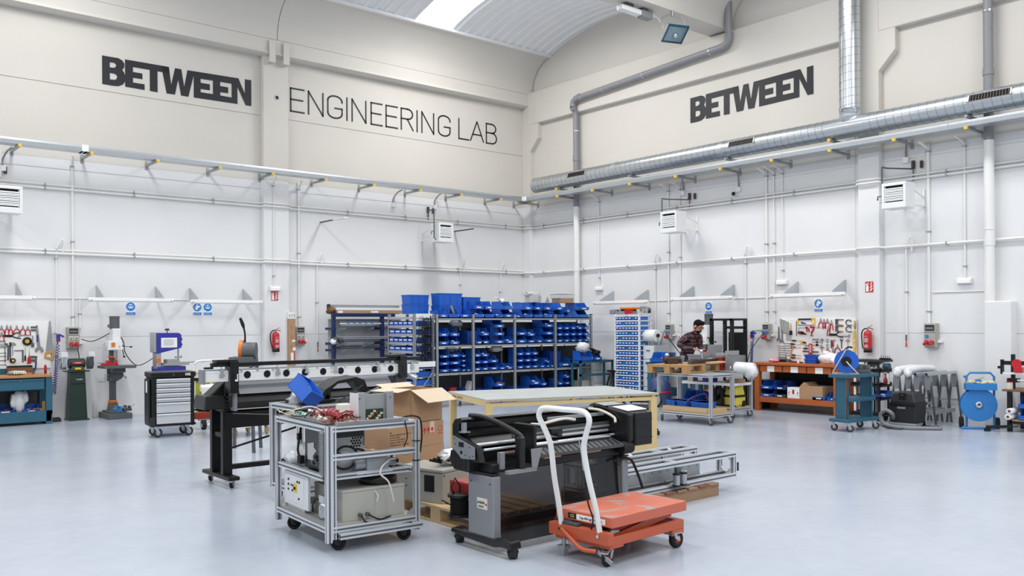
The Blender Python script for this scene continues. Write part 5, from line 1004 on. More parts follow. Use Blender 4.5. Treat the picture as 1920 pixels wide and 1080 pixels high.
# ================================================================== TOWER OF SMALL BINS ON THE RIGHT WALL
ta_=Rw(1152,600,.75); tb_=Rw(1199,600,.75); tw=ta_.y-tb_.y; tz0=.1; tz1=Rw(1175,588.5,.75).z
T=thing('bin_tower','tall white rack of sixteen rows of small blue bins beside the filing cabinet','rack',(-.75,ta_.y,0),RWZ)
for x in (0,tw-.04):
    for y in (0,.36): part('post','white_metal',T,lambda q:q.box(x,x+.04,y,y+.03,0,tz1))
st=(tz1-tz0-.03)/16
for r in range(17): part('shelf','white_metal',T,lambda q:(q.box(0,tw,0,.39,tz0+st*r-.012,tz0+st*r),q.box(0,tw,-.004,.004,tz0+st*r-.024,tz0+st*r)))
for r in range(16):
    n=7; w=(tw-.09)/n
    for i in range(n):
        fr=('top','second','third','fourth','fifth','sixth','seventh','eighth','ninth','tenth','eleventh','twelfth','thirteenth','fourteenth','fifteenth','lowest')[15-r]
        bin_(-.755,ta_.y-.045-w*(i+.5),tz0+st*r+.001,w-.004,.33,st*.7,'tiny blue bin, %s from the left in the %s row of the white tower'%(ORD[i],fr),'tiny bins of the white tower',rz=RWZ,col='bin_blue2' if (i+r)%4 else 'sky_blue',fr=.8,card=(i*7+r*3)%8!=0,tab=False)
tq=lambda px,py,d:Rw(px,py,d)
o=thing('parts_tray','orange plastic tray with red box lying on top of the white bin tower','tray',(-.55,tq(1178,580,.5).y,tz1+.001),RWZ); part('lower_tray','panel_grey',o,lambda q:q.box(-.24,.2,-.12,.12,0,.06),.004); part('orange_tray','orange',o,lambda q:q.box(-.1,.28,-.12,.12,.1,.14),.006); part('stack_gap','black_plastic',o,lambda q:q.box(-.08,.2,-.1,.1,.06,.1)); part('red_box','red',o,lambda q:q.box(.09,.26,-.17,-.08,0,.09),.006)
o=thing('grey_wrap','grey wrapped parcel lying at the left of the tower top','parcel',(-.55,tq(1157,583,.5).y,tz1+.001),RWZ); part('parcel','panel_grey',o,lambda q:q.box(-.07,.07,-.12,.12,0,.1),.01); part('band','black_plastic',o,lambda q:q.box(-.072,.072,-.02,.02,0,.102))
o=thing('wire_coil','loose grey wire coil lying at the right of the tower top','wire',(-.45,tq(1210,584,.45).y,tz1+.012),RWZ); part('coil','grey_plastic',o,lambda q:q.tube([(.12*math.cos(t*.6)*(1+.1*math.sin(t*2.1)),.1*math.sin(t*.6),.02+.003*t+.015*math.sin(t*1.3)) for t in range(40)],.01,5)); part('tie','black_plastic',o,lambda q:q.box(.09,.14,-.015,.015,0,.08))
fa=Rw(1205,650,.62); fb=Rw(1226,650,.62); fh=Rw(1215,648,.62).z
file_cab(-.62,fa.y,fa.y-fb.y,.5,fh,4,'pale tall filing cabinet right of the white bin tower',RWZ)
rc=Rw(1219,629,.5); o=thing('paper_roll','big white paper roll on a black holder on the filing cabinet','paper roll',(-.5,rc.y,fh),RWZ); rz_=rc.z-fh
part('roll','paper',o,lambda q:q.cyl((-.15,0,rz_),(.2,0,rz_),.125,n=20),.01); part('holder_end','black_plastic',o,lambda q:(q.cyl((-.26,0,rz_),(-.15,0,rz_),.05,n=12),q.cyl((.2,0,rz_),(.24,0,rz_),.04,n=12))); part('stand','galv',o,lambda q:(q.bar((-.2,0,rz_),(-.12,-.05,0),.02),q.bar((-.2,0,rz_),(-.25,.06,0),.02),q.bar((.22,0,rz_),(.22,.0,0),.02)))
# ================================================================== RIGHT HALF, FROM THE CORNER
def alucart(name,lab,x0,x1,y0,y1,h,zb=.13,w=.045,shelves=(),top=True,rz=0.,panel='wood_pale',caster_r=.055):
    cx,cy=(x0+x1)/2,(y0+y1)/2; a,b_=(x1-x0)/2,(y1-y0)/2
    o=thing(name,lab,'cart',(cx,cy,0),rz)
    for sx in (-1,1):
        for sy in (-1,1): part('post','alu',o,lambda q:alu(q,(sx*(a-w/2),sy*(b_-w/2),zb),(sx*(a-w/2),sy*(b_-w/2),h),w))
    for z in (zb+w/2,h-w/2) if top else (zb+w/2,):
        for s in (-1,1):
            part('rail','alu',o,lambda q:alu(q,(s*(a-w/2),-b_+w,z),(s*(a-w/2),b_-w,z),w)); part('rail','alu',o,lambda q:alu(q,(-a+w,s*(b_-w/2),z),(a-w,s*(b_-w/2),z),w))
    part('bottom_board',panel,o,lambda q:q.box(-a+w*.6,a-w*.6,-b_+w*.6,b_-w*.6,zb+w,zb+w+.015))
    for z,m in shelves: part('shelf',m,o,lambda q:(q.box(-a+.01,a-.01,-b_+.01,b_-.01,z-.02,z),q.box(-a,-a+.02,-b_+w,b_-w,z-.04,z+.004),q.box(-a+w,a-w,-b_,-b_+.02,z-.04,z+.004)))
    for sx in (-1,1):
        for sy in (-1,1): caster(o,sx*(a-.05),sy*(b_-.06),zb,caster_r,'dark_grey','galv',R_(40*sx+70*sy),core='panel_grey')
    return o
c1=alucart('aluminium_cart','aluminium profile cart carrying the wooden pallet in front of the worker',-3.45,-2.85,-8.42,-7.3,.815)
part('top_board','panel_grey',c1,lambda q:q.box(-.28,.28,-.53,.53,.8,.812))
c2=alucart('aluminium_cart','aluminium cart behind the pallet cart, with yellow vacuum on its base',-2.32,-1.74,-8.02,-6.8,.82,shelves=((.6,'white_metal'),))
part('top_board','panel_grey',c2,lambda q:q.box(-.27,.27,-.58,.58,.805,.817))
# planks and crates on the base of the first cart
zb_=.192
q=MB(); q.box(-3.41,-3.29,-8.3,-7.38,zb_,zb_+.07); tag(q.o('wood_plank','wood_pale',None,.003),'wood plank standing at the front of the pallet cart base','plank')
q=MB(); q.box(-3.28,-2.93,-8.34,-8.24,zb_,zb_+.06); tag(q.o('wood_plank','wood_pale',None,.003),'wood plank lying across the right end of the pallet cart base','plank')
for i,(y,w,lab) in enumerate(((-7.42,.18,'left'),(-7.66,.22,'middle'),(-8.0,.3,'right'))):
    crate(-3.1,y,zb_,w,.3,.15,'small blue crate, %s one of three on the base of the pallet cart'%lab,RWZ,'bin_blue' if i else 'bin_blue2','blue crates on the cart base')
q=MB(); q.tube(cr([(-3.25,-7.72,zb_+.1),(-3.18,-7.8,zb_+.2),(-3.1,-7.86,zb_+.24),(-3.0,-7.95,zb_+.27),(-2.95,-7.98,zb_+.16)],6),.016,6); tag(q.o('purple_strap','violet'),'purple strap draped over the blue crates on the cart base','strap')
# pallets
def pallet(lab,x,y,z,l,w,rz,m='wood_pallet',gap=.02,boards=7):      # x long, origin on the near corner
    o=thing('wooden_pallet',lab,'pallet',(x,y,z),rz)
    for i in range(3):
        yy=(0,w/2-.05,w-.1)[i]
        part('bottom_board',m,o,lambda q:q.box(0,l,yy,yy+.1,0,.02),.002)
        for k in range(3): xx=(0,l/2-.07,l-.14)[k]; part('block',m,o,lambda q:q.box(xx,xx+.14,yy,yy+.1,.02,.1),.002)
    for k in range(3): xx=(0,l/2-.07,l-.14)[k]; part('stringer',m,o,lambda q:q.box(xx,xx+.14,0,w,.1,.12),.002)
    bw=(w-gap*(boards-1))/boards
    for i in range(boards): yy=i*(bw+gap); part('deck_board',m,o,lambda q:q.box(0,l,yy,yy+bw,.12,.142),.002)
    return o
pallet('wooden pallet lying across the aluminium cart in front of the worker',-3.49,-7.97,.816,1.15,.75,R_(10))
pz=.96
o=thing('gripper_motor','brown motor with knob lying on the left of the pallet','motor',(-3.25,-7.45,pz),R_(-30)); part('body','motor_brown',o,lambda q:(q.box(-.1,.1,-.07,.07,0,.1),q.cyl((-.14,0,.07),(.15,0,.07),.055,n=12)),.006); part('knob','charcoal',o,lambda q:q.cyl((0,0,.1),(0,0,.19),.035,.025)); part('ball','steel',o,lambda q:q.sph((-.08,0,.14),.045)); part('plate','galv_dull',o,lambda q:q.cb((.18,0,.06),.012,.16,.15,(0,.3,0)))
o=thing('linear_rail','dark brown linear rail lying across the pallet on the cart','rail',(-2.95,-7.75,pz),R_(12)); part('rail','motor_brown',o,lambda q:q.box(-.25,.75,-.05,.05,.01,.065),.004); part('carriage','zinc_dark',o,lambda q:(q.box(-.12,.2,-.07,.07,.055,.09),q.cyl((-.27,0,.04),(-.25,0,.04),.04)),.004); part('clamp','chrome',o,lambda q:(q.cyl((.12,-.03,.09),(.12,-.03,.2),.022),q.sph((.1,-.03,.21),.035)))
o=thing('wood_offcut','pale wood offcut lying on the right of the pallet','board',(-2.75,-7.9,pz),R_(10)); part('board','wood_pale',o,lambda q:q.box(-.1,.4,-.06,.06,0,.03),.002)
# grey machine on the second cart
mz=.821
m_=thing('grey_machine','light grey open machine frame with box on the cart beside the worker','machine',(-2.05,-7.45,mz),RWZ)
part('side_panel','printer_grey',m_,lambda q:(q.box(-.45,.05,-.2,-.19,.02,.26),q.box(-.47,.05,-.21,-.17,.24,.265)),.003); part('rear_panel','printer_grey',m_,lambda q:q.box(-.45,.5,.19,.2,.02,.26))
part('box_housing','printer_grey',m_,lambda q:q.box(-.05,.11,-.16,.06,.265,.44),.004); part('end_plate','printer_grey',m_,lambda q:(q.box(.36,.52,-.21,-.2,-.0,.26),q.box(.52,.53,-.21,.1,.0,.26),q.box(.36,.37,-.21,.1,.0,.26)),.003)
part('base_plate','printer_grey',m_,lambda q:q.box(-.45,.5,-.2,.2,0,.02)); part('red_motor','dark_red',m_,lambda q:(q.box(.14,.3,-.2,-.06,.02,.22),q.box(.12,.34,-.22,-.04,.0,.04)),.006); part('cross_member','galv',m_,lambda q:(q.box(.1,.45,-.16,-.1,.27,.29),q.box(.36,.4,-.2,.15,.26,.34),q.box(.12,.3,-.14,-.02,.24,.3)))
part('cable_loop','cream_wire',m_,lambda q:[q.tube(cr([(.02+.02*k,-.22,.04),(.03,-.26,.14+.02*k),(.08+.02*k,-.24,.2),(.12,-.23,.1),(.18+.02*k,-.24,.02)],4),.006,5) for k in range(3)],stuff=True); part('black_cable','black_rubber',m_,lambda q:q.tube(cr([(.1,-.23,.0),(.14,-.25,.1),(.22,-.24,.12),(.25,-.23,.0)],5),.007,5))
o=thing('wrapped_tube','white wrapped tube with cut plastic lying at the right end of the cart','tube',(-2.15,-8.0,.82),R_(-80)); part('roll','wrap',o,lambda q:q.cyl((-.1,0,.06),(.3,0,.04),.1,n=16)); part('torn_wrap','bag_white',o,lambda q:q.blob((.25,-.03,.0),(.12,.1,.12),5,.3)); part('holder','white_metal',o,lambda q:(q.cyl((-.16,-.06,.06),(-.12,.06,.06),.06),q.bar((-.14,0,.05),(-.2,0,-.16),.04)))
o=thing('blue_case','blue toolbox with white sticker on the shelf of the rear cart','case',(-2.16,-7.35,.602),RWZ); part('case','violet_blue',o,lambda q:q.box(-.18,.16,-.1,.1,0,.13),.01); part('sticker','paper',o,lambda q:q.box(-.12,-.02,-.102,-.1,.02,.1)); part('lid','violet_blue',o,lambda q:q.box(-.185,.165,-.105,.105,.13,.15),.006)
carton('small_carton','small light carton left of the blue toolbox on the rear cart',-2.2,-7.06,.602,.12,.14,.1,RWZ,'card_light')
carton('small_carton','flat brown carton at the right on the rear cart shelf',-2.0,-7.85,.602,.26,.2,.06,RWZ,'card')
bin_(-2.28,-7.0,.195,.26,.4,.22,'blue bin on the base of the rear cart, behind the worker legs','bins on the rear cart',rz=RWZ,fill=0); bin_(-2.28,-7.3,.195,.26,.4,.2,'second blue bin on the base of the rear cart','bins on the rear cart',rz=RWZ,fill=1)
v=thing('yellow_vacuum','yellow wet vacuum cleaner with black knob on the base of the rear cart','vacuum',(-2.05,-7.86,.195),RWZ)
part('tank','lemon',v,lambda q:q.hull(-.13,.13,-.14,.14,.02,.17,.0,.0),.02); part('band','black_plastic',v,lambda q:q.box(-.135,.135,-.145,.145,.16,.19),.006); part('head','lemon',v,lambda q:q.hull(-.13,.13,-.14,.14,.19,.36,.03,.03),.03); part('handle','black_plastic',v,lambda q:q.box(-.07,.07,-.125,-.1,.3,.325),.006); part('knob','black_plastic',v,lambda q:q.cyl((.05,-.165,.175),(.05,-.13,.175),.045,n=16)); part('wheel','black_rubber',v,lambda q:(q.cyl((-.15,.08,.05),(-.11,.08,.05),.05),q.cyl((.11,.08,.05),(.15,.08,.05),.05))); part('cord','lemon',v,lambda q:q.tube(cr([(.1,-.15,.12),(.16,-.2,.04),(.2,-.1,.0)],5),.008,5))
v2=thing('black_vacuum','black machine with thick hose in the middle of the rear cart base','vacuum',(-2.05,-7.56,.195),RWZ); part('body','black_plastic',v2,lambda q:q.hull(-.11,.14,-.12,.12,0,.3,.03,.03),.02); part('hose','black_rubber',v2,lambda q:q.tube(cr([(.0,-.12,.1),(.04,-.2,.28),(.14,-.2,.34),(.18,-.18,.1),(.16,-.16,.02)],5),.03,8))
# black rack frame
r0=Rw(1371,600,1.05); rk=thing('rack_frame','tall black open rack frame with mounting plate behind the worker','rack',(-1.05,r0.y,0),RWZ)
wv=Rw(1333,600,1.05).y-r0.y; dv=.42; hv=Rw(1371,597,1.05).z
for nm,x,y in (('post',-wv,0),('post',0,0),('post',-wv,dv),('post',0,dv)):
    p_=part(nm,'black_metal',rk,lambda q:(q.box(x-.035,x+.035,y,y+.045,0,hv)),.003); part('rail_holes','paper',p_,lambda q:[q.box(x-.012,x-.004,y-.001,y,.9+k*.05,.906+k*.05) for k in range(15)],stuff=True)
part('top_frame','black_metal',rk,lambda q:(q.box(-wv,0,0,.04,hv-.04,hv),q.box(-wv,0,dv,dv+.04,hv-.04,hv),q.box(-wv-.03,-wv+.03,0,dv,hv-.04,hv),q.box(-.03,.03,0,dv,hv-.04,hv)))
part('base_frame','black_metal',rk,lambda q:(q.box(-wv-.04,.04,-.05,dv+.08,.0,.06)))
part('mounting_plate','black_metal',rk,lambda q:q.box(-wv+.12,.03,dv-.03,dv-.01,hv-.82,hv-.27),.004); part('vent_bar','black_metal',rk,lambda q:(q.box(-wv,0,dv-.005,dv+.02,hv-.2,hv-.15),q.box(-wv,0,dv-.005,dv+.02,hv-.95,hv-.9),q.box(-.01,.01,0,dv,hv-.2,hv-.16),q.box(-.01,.01,0,dv,hv-.95,hv-.9)))
# second drill press behind the worker
dp=Rw(1324,640,.62); d2=cpy(DRILL,(-.62,dp.y,0),(0,0,RWZ),label='second grey drill press, partly hidden between the worker and the black rack'); d2.scale=(1,1,1)
# teal bench behind the worker
wy0=Rw(1213,690,.95).y; wy1=Rw(1284,690,.95).y; wb=thing('workbench','teal workbench along the wall behind the worker','workbench',(-.95,wy0,0),RWZ); wl2=wy0-wy1
part('worktop','teal',wb,lambda q:q.box(-.05,wl2,0,.62,.8,.84),.004)
for x in (0,wl2*.42,wl2-.1): part('leg','teal',wb,lambda q:(q.box(x,x+.12,.0,.06,0,.8),q.box(x,x+.12,.5,.56,0,.8)),.004)
part('lower_beam','teal_dark',wb,lambda q:q.box(.1,wl2-.1,.5,.54,.12,.3)); part('drawer','teal',wb,lambda q:q.box(wl2*.1,wl2*.4,.0,.4,.66,.79),.004)
bin_(-.98,Rw(1234,670,.95).y,.842,.4,.34,.2,'large blue bin on the teal bench right of the filing cabinet','bins on the teal bench',rz=RWZ,fill=2,card=False)
# blue round tank and chair
tk=Rw(1237,740,1.45); o=thing('blue_tank','round dark blue metal tank with red ring left of the pallet cart','tank',(-1.45,tk.y,0),RWZ); part('tank','slate_blue',o,lambda q:q.lathe([(.2,0),(.22,.03),(.22,.3),(.21,.44),(.15,.55),(.05,.6),(.02,.61)],20)); part('ring','red',o,lambda q:q.lathe([(.222,.27),(.232,.28),(.232,.3),(.222,.31)],20)); part('valve','galv',o,lambda q:q.cyl((0,0,.6),(0,0,.68),.025)); part('foot_ring','black_rubber',o,lambda q:q.cyl((0,0,0),(0,0,.03),.215))
ch=thing('office_chair','black office chair with slatted back behind the wooden table','chair',(-5.05,-8.35,0),R_(-60))
part('backrest','black_plastic',ch,lambda q:(q.box(-.2,-.17,.18,.21,.44,.66),q.box(.17,.2,.18,.21,.44,.66),*[q.box(-.18,.18,.18,.2,.455+k*.04,.48+k*.04) for k in range(5)]),.004); part('seat','black_plastic',ch,lambda q:q.box(-.22,.22,-.22,.2,.38,.43),.02); part('column','black_metal',ch,lambda q:q.cyl((0,0,.1),(0,0,.38),.03)); part('base','black_plastic',ch,lambda q:[q.bar((0,0,.12),(.26*math.cos(t),.26*math.sin(t),.07),.04) for t in [k*2*PI/5 for k in range(5)]],stuff=False)
for k in range(5): part('castor','black_rubber',ch,lambda q:q.cyl((.26*math.cos(k*2*PI/5)-.02,.26*math.sin(k*2*PI/5),.03),(.26*math.cos(k*2*PI/5)+.02,.26*math.sin(k*2*PI/5),.03),.03))
part('armrest','black_plastic',ch,lambda q:q.tube(cr([(.24,.12,.4),(.3,.1,.5),(.3,-.05,.6),(.26,-.16,.6)],5),.02,7)); part('armrest','black_plastic',ch,lambda q:q.tube(cr([(-.24,.12,.4),(-.3,.1,.5),(-.3,-.05,.6),(-.26,-.16,.6)],5),.02,7))
# blue coil hose beside the rack
coil('R',1410,634,1407,706,'blue coiled air hose hanging between the black rack and the orange bench',.4,22)
q=MB(); q.box(-.55,-.15,-7.32,-7.08,0,.55); tag(q.o('dark_cabinet','dark_green',None,.01),'dark green low cabinet between the rear cart and the orange bench','cabinet')
cable('power_cable',[(-.12,Rw(1432,622,.12).y,1.45),(-.2,Rw(1420,640,.2).y,1.3),(-.3,Rw(1405,665,.3).y,1.05),(-.5,Rw(1399,690,.5).y,.75)],.008,'black_rubber','black cable from the three-socket box toward the black rack')
cable('power_cable',[(-.2,Rw(1250,630,.2).y,1.38),(-.4,Rw(1262,645,.4).y,1.2),(-.85,Rw(1285,680,.85).y,.9)],.01,'black_rubber','thick black cable from the red plug down to the bench behind the worker')
cable('power_cable',[(-.12,Rw(1246,623,.12).y,1.5),(-.3,Rw(1238,645,.3).y,1.2),(-.55,Rw(1231,662,.55).y,1.02)],.007,'black_rubber','thin black cable from the blue socket to the big blue bin')
# ---- orange workbench
oy0=Rw(1408,681,.72).y; oy1=Rw(1577,686,.72).y; ol=oy0-oy1; oh=.9
ow=thing('workbench','orange stained wooden workbench with three drawers under the right tool board','workbench',(-.74,oy0,0),RWZ)
part('worktop','wood_bench',ow,lambda q:q.box(-.0,ol,0,.68,oh-.045,oh),.004)
for x in (.06,ol-.16):
    for y in (.03,.54): part('leg','wood_bench',ow,lambda q:q.box(x,x+.1,y,y+.1,0,oh-.045),.004)
part('apron','wood_bench',ow,lambda q:(q.box(.16,ol-.16,.06,.1,oh-.17,oh-.045)),.003)
part('lower_rail','wood_bench',ow,lambda q:(q.box(.16,ol-.16,.04,.08,.16,.26),q.box(.16,ol-.16,.58,.62,.16,.26)),.003); part('lower_shelf','wood_bench',ow,lambda q:q.box(.16,ol-.16,.05,.6,.24,.262))
part('back_board','black_metal',ow,lambda q:q.box(.16,ol-.16,.61,.63,.26,.7))
dw=(ol-.36)/3
for i in range(3):
    x=.18+i*dw; dr=part('drawer','wood_bench',ow,lambda q:q.box(x+.01,x+dw-.02,.03,.07,oh-.165,oh-.055),.004); part('paper_label','paper',dr,lambda q:q.box(x+dw*.34,x+dw*.64,.026,.029,oh-.165,oh-.06))
oy=lambda px,d=.6:Rw(px,740,d).y
zs=.263
for px,z,c,lab,f in ((1425,zs,'bin_blue','lower blue bin at the left end',0),(1425,zs+.142,'bin_blue','upper blue bin at the left end',None),(1450,zs,'dark_grey','lower grey bin beside the blue stack',1),(1450,zs+.142,'bin_dark','upper dark blue bin beside the blue stack',2),(1522,zs,'bin_blue','lower blue bin right of the brown carton',3),(1550,zs,'bin_blue','blue bin at the right end',1)):
    bin_(-.68,oy(px,.68)-.13,z,.25,.36,.14 if z<.4 else .15,lab+', under the orange bench','bins under the orange bench',rz=RWZ,col=c,fill=f)
bin_(-.6,oy(1531,.6)-.06,zs+.145,.16,.2,.1,'small blue bin on top of the bin right of the brown carton','bins under the orange bench',rz=RWZ,fill=None)
o=carton('white_carton','white carton with red arrows under the orange bench',-.55,oy(1491,.6),zs,.25,.25,.2,RWZ,'paper'); part('arrow','red',o,lambda q:[q.prism([(x-.004,.05),(x+.004,.05),(x+.004,.1),(x+.014,.1),(x,.13),(x-.014,.1),(x-.004,.1)],-.127,-.1255) for x in (-.09,.09)]+[q.box(-.02,.02,-.127,-.1255,.08,.16)])
o=thing('open_carton','brown carton with peaked open flaps under the orange bench','box',(-.5,oy(1527,.6),zs),RWZ); part('body','card',o,lambda q:q.box(-.25,.2,-.18,.18,0,.24),.003); part('flap','card',o,lambda q:(q.prism([(-.25,.24),(-.09,.24),(-.17,.3)],-.18,-.176),q.cb((-.21,0,.27),.09,.36,.005,(0,-.75,0)),q.cb((-.13,0,.27),.09,.36,.005,(0,.75,0))))
# board and tools
a=Rw(1463,601,.03); b2=Rw(1608,680,.03)
q=MB(); q.box(-.03,-.004,Rw(1606,640,.03).y,a.y,.9,Rw(1530,598,.03).z); tag(q.o('tool_board','paper',None,.002),'white tool board above the orange workbench','tool board')
K=lambda zx,zy:(1440+zx/9.39,585+zy/9.39)     # coordinates read off an enlarged view of the board
def tk_(name,zx,zy,label,rot=0.,group=None,s=1.,d=.04): px,py=K(zx,zy); return tl(name,'R',px,py,label,rot,d,group,s)
for i in range(7): spanner(tk_('ring_spanner',225+24*i,235+9*i,'long ring spanner, %s from the left in the hanging row'%ORD[i],PI/2-.12,'long ring spanners on the right board'),.26-.006*i,.011,'chrome')
adj_wrench(tk_('adjustable_wrench',190,400,'large steel adjustable wrench, left one, low left on the right board',PI,s=1.15)); adj_wrench(tk_('adjustable_wrench',248,440,'large steel adjustable wrench, right one, low left on the right board',PI,s=1.05))
o=tk_('paint_brush',402,310,'brush with wooden handle right of the ring spanners',PI); part('handle','wood_handle',o,lambda q:q.cyl((0,0,-.02),(0,0,.12),.01,.006)); part('bristles','black_plastic',o,lambda q:q.box(-.025,.025,-.01,.01,-.1,-.02)); o.rotation_euler=Matrix.Rotation(RWZ,4,'Z').to_euler()
for i,(x,y,l) in enumerate(((362,410,.1),(365,437,.095),(362,466,.09),(375,494,.11))): spanner(tk_('short_spanner',x,y,'short level spanner, %s from the top under the ring spanners'%ORD[i],0,'short spanners under the ring spanners'),l,.008,'steel')
for i in range(7): spanner(tk_('spanner',222+6*i if i<6 else 250,600+38*i if i<6 else 805,'spanner, %s from the top in the left ladder on the right board'%ORD[i],0,'left ladder of spanners'),.13+.006*i,.01,'chrome')
for i in range(6): spanner(tk_('spanner',355,552+42*i,'spanner, %s from the top in the right ladder on the right board'%ORD[i],0,'right ladder of spanners'),.16-.008*i,.011,'chrome')
for i,(x,y,c,lab) in enumerate(((495,503,'dark_green','green handled screwdriver lying level on the right board'),(470,565,'charcoal','dark green screwdriver below the green handled one'),(480,620,'dark_red','dark red screwdriver behind the hammer handle'),(480,757,'charcoal','upper black screwdriver low on the right board'),(480,805,'charcoal','lower black screwdriver low on the right board'),(700,640,'charcoal','black screwdriver beside the red card'),(690,690,'zinc_dark','thick dark file left of the red card'),(825,268,'violet_blue','blue handled screwdriver right of the hacksaw'))): 
    o=tk_('screwdriver',x,y,lab,-PI/2,None,1.); driver(o,.22,c)
o=tk_('file','755' and 800,700,'long steel file behind the red card'); part('blade','zinc_dark',o,lambda q:q.box(-.02,.1,-.004,.004,-.01,.01)); part('handle','black_plastic',o,lambda q:q.cyl((-.12,0,0),(-.02,0,0),.012))
o=tk_('long_rod',500,290,'thin black rod hanging left of the yellow hacksaw'); part('rod','black_metal',o,lambda q:q.cyl((0,0,-.14),(0,0,.14),.006,n=6))
o=tk_('hacksaw',680,175,'yellow hacksaw at the top of the right board'); part('frame','yellow',o,lambda q:(q.prism([(.12,-.06),(.175,-.06),(.18,.075),(.1,.075),(.1,.055),(.12,.04)],-.012,.012),q.box(-.19,-.165,-.012,.012,-.06,.06))); part('back_bar','black_metal',o,lambda q:q.box(-.18,.12,-.01,.01,.04,.066)); part('blade','steel',o,lambda q:q.box(-.185,.15,-.002,.002,-.066,-.05)); part('grip_hole','paper',o,lambda q:q.box(.135,.16,-.0125,.0125,-.03,.03))
o=tk_('utility_knife',620,190,'blue utility knife inside the yellow hacksaw'); part('body','violet_blue',o,lambda q:q.prism([(-.05,.0),(-.04,.02),(.05,-.005),(.05,-.02),(-.03,-.012)],-.008,.008)); part('tip','steel',o,lambda q:q.box(.05,.07,-.002,.002,-.018,-.008))
o=tk_('coping_saw',640,320,'small saw with red grip and wire frame'); part('frame','steel',o,lambda q:q.tube(cr([(.05,0,.05),(-.1,0,.05),(-.12,0,.02),(-.12,0,-.04)],3),.006,5)); part('grip','red',o,lambda q:(q.tube(cr([(.02,0,.05),(.06,0,.055),(.09,0,.02),(.1,0,-.03)],4),.014,6),q.tube([(.045,0,.04),(.05,0,-.03)],.012,6)))
o=tk_('pistol_saw',600,365,'black and red pistol grip saw low left of the red clamp'); part('body','black_plastic',o,lambda q:q.prism([(-.09,.02),(.0,.03),(.1,-.03),(.0,-.03),(-.08,-.02)],-.012,.012)); part('grip','red',o,lambda q:q.box(-.07,-.02,-.014,.014,-.012,.01))
o=tk_('red_clamp',765,330,'red cast clamp standing right of the saws'); part('frame','red',o,lambda q:q.tube(cr([(-.03,0,.08),(.03,0,.06),(.04,0,.02),(.01,0,-.02),(0,0,-.05)],4),.016,7)); part('screw','zinc_dark',o,lambda q:(q.cyl((0,0,-.05),(0,0,-.09),.008),q.box(-.03,.03,-.006,.006,-.095,-.085)))
for i,(x,y,op,hm,lab) in enumerate(((930,165,.05,'red','large red pliers, first in the top row of the right board'),(988,175,.035,'red','small red pliers, second in the top row of the right board'),(1045,170,.06,'red','wide open red pliers, third in the top row of the right board'),(1118,200,.03,'red','red pliers with black jaws, last in the top row of the right board'),(1065,300,.03,'red','red pliers hanging alone under the top row of the right board'))): pliers(tk_('pliers',x,y,lab,0,'red pliers on the right board'),.19,op,hm)
for y,n in ((185,'upper'),(300,'lower')): fclamp(tk_('sliding_clamp',1255,y,n+' small sliding clamp with wooden handle',0),.16); cclamp(tk_('c_clamp',1415,y,n+' dark C-clamp at the right of the board',0),.11)
snips(tk_('crimping_tool',1190,400,'black crimping pliers in the middle of the right board')); adj_wrench(tk_('locking_pliers',1370,425,'steel locking pliers lying level on the right board',PI/2,s=.75))
o=tk_('spirit_level',1525,515,'long yellow spirit level hanging at the right edge of the board'); part('body','yellow',o,lambda q:q.prism([(-.025,-.2),(.02,-.2),(.028,0),(.015,.2),(-.01,.2),(-.032,0)],-.012,.012),.003); part('vial','paper',o,lambda q:(q.box(-.01,.008,-.014,-.012,-.1,-.06),q.box(-.01,.008,-.014,-.012,.0,.04)))
o=tk_('yellow_tool',1530,235,'small yellow grey tool above the spirit level'); part('body','wood_handle',o,lambda q:q.lathe([(.006,-.07),(.02,-.02),(.02,.03),(.006,.07)],8)); part('ring','steel',o,lambda q:q.cyl((0,-.005,.07),(0,.005,.07),.015))
for i in range(6):
    o=tk_('drill_bit',785+20*i,485,'tiny bit, %s in the short row in the middle of the right board'%ORD[i],0,'row of tiny bits'); part('bit','zinc_dark',o,lambda q:q.cyl((0,0,-.014),(0,0,.014),.006,n=6)) ; part('tip','steel',o,lambda q:q.cyl((0,0,.014),(0,0,.024),.004,.001,n=6))
for y,n,r in ((527,'upper',.016),(578,'lower',.024)):
    o=tk_('tap_wrench',860,y,n+' tap wrench with long arms'); part('hub','black_metal',o,lambda q:q.cyl((0,-.01,0),(0,.01,0),r)); part('arms','steel',o,lambda q:q.cyl((-.11,0,0),(.11,0,0),.006,n=6))
for x,y,n in ((950,500,'upper'),(945,630,'lower')):
    o=tk_('cross_puller',x,y,n+' steel cross shaped puller'); part('cross','steel',o,lambda q:(q.box(-.05,.05,-.005,.005,.0,.012),q.box(-.008,.008,-.005,.005,-.06,.04),q.box(-.022,.022,-.006,.006,.02,.03)))
for i,y in enumerate((485,522,577,620,655)):
    o=tk_('gauge',1047,y,'small steel gauge, %s from the top in the narrow column'%ORD[i],0,'column of small gauges'); part('blade','steel',o,lambda q:q.box(-.035,.03,-.002,.002,-.006,.006)); part('head','panel_grey',o,lambda q:q.box(-.02,.0,-.004,.004,-.014,.012))
square(tk_('try_square',1105,490,'dark steel try square on the right board'),.15,.09)
o=tk_('scraper',1142,610,'paint scraper with red handle and grey blade'); part('handle','red',o,lambda q:q.lathe([(.008,0),(.018,.03),(.016,.08),(.008,.1)],8)); part('blade','galv_dull',o,lambda q:q.prism([(-.008,.0),(.008,.0),(.026,-.12),(-.026,-.12)],-.002,.002))
adj_wrench(tk_('adjustable_wrench',1292,550,'dark slim wrench between the square and the protractor',0,s=.7),m='zinc_dark')
o=tk_('protractor',1403,520,'steel protractor with long arm on the right board'); part('dial','galv_dull',o,lambda q:q.prism([(.042*math.cos(PI*k/10),.042*math.sin(PI*k/10)) for k in range(11)],-.002,.002)); part('arm','steel',o,lambda q:q.box(-.005,.005,-.002,.002,-.15,0))
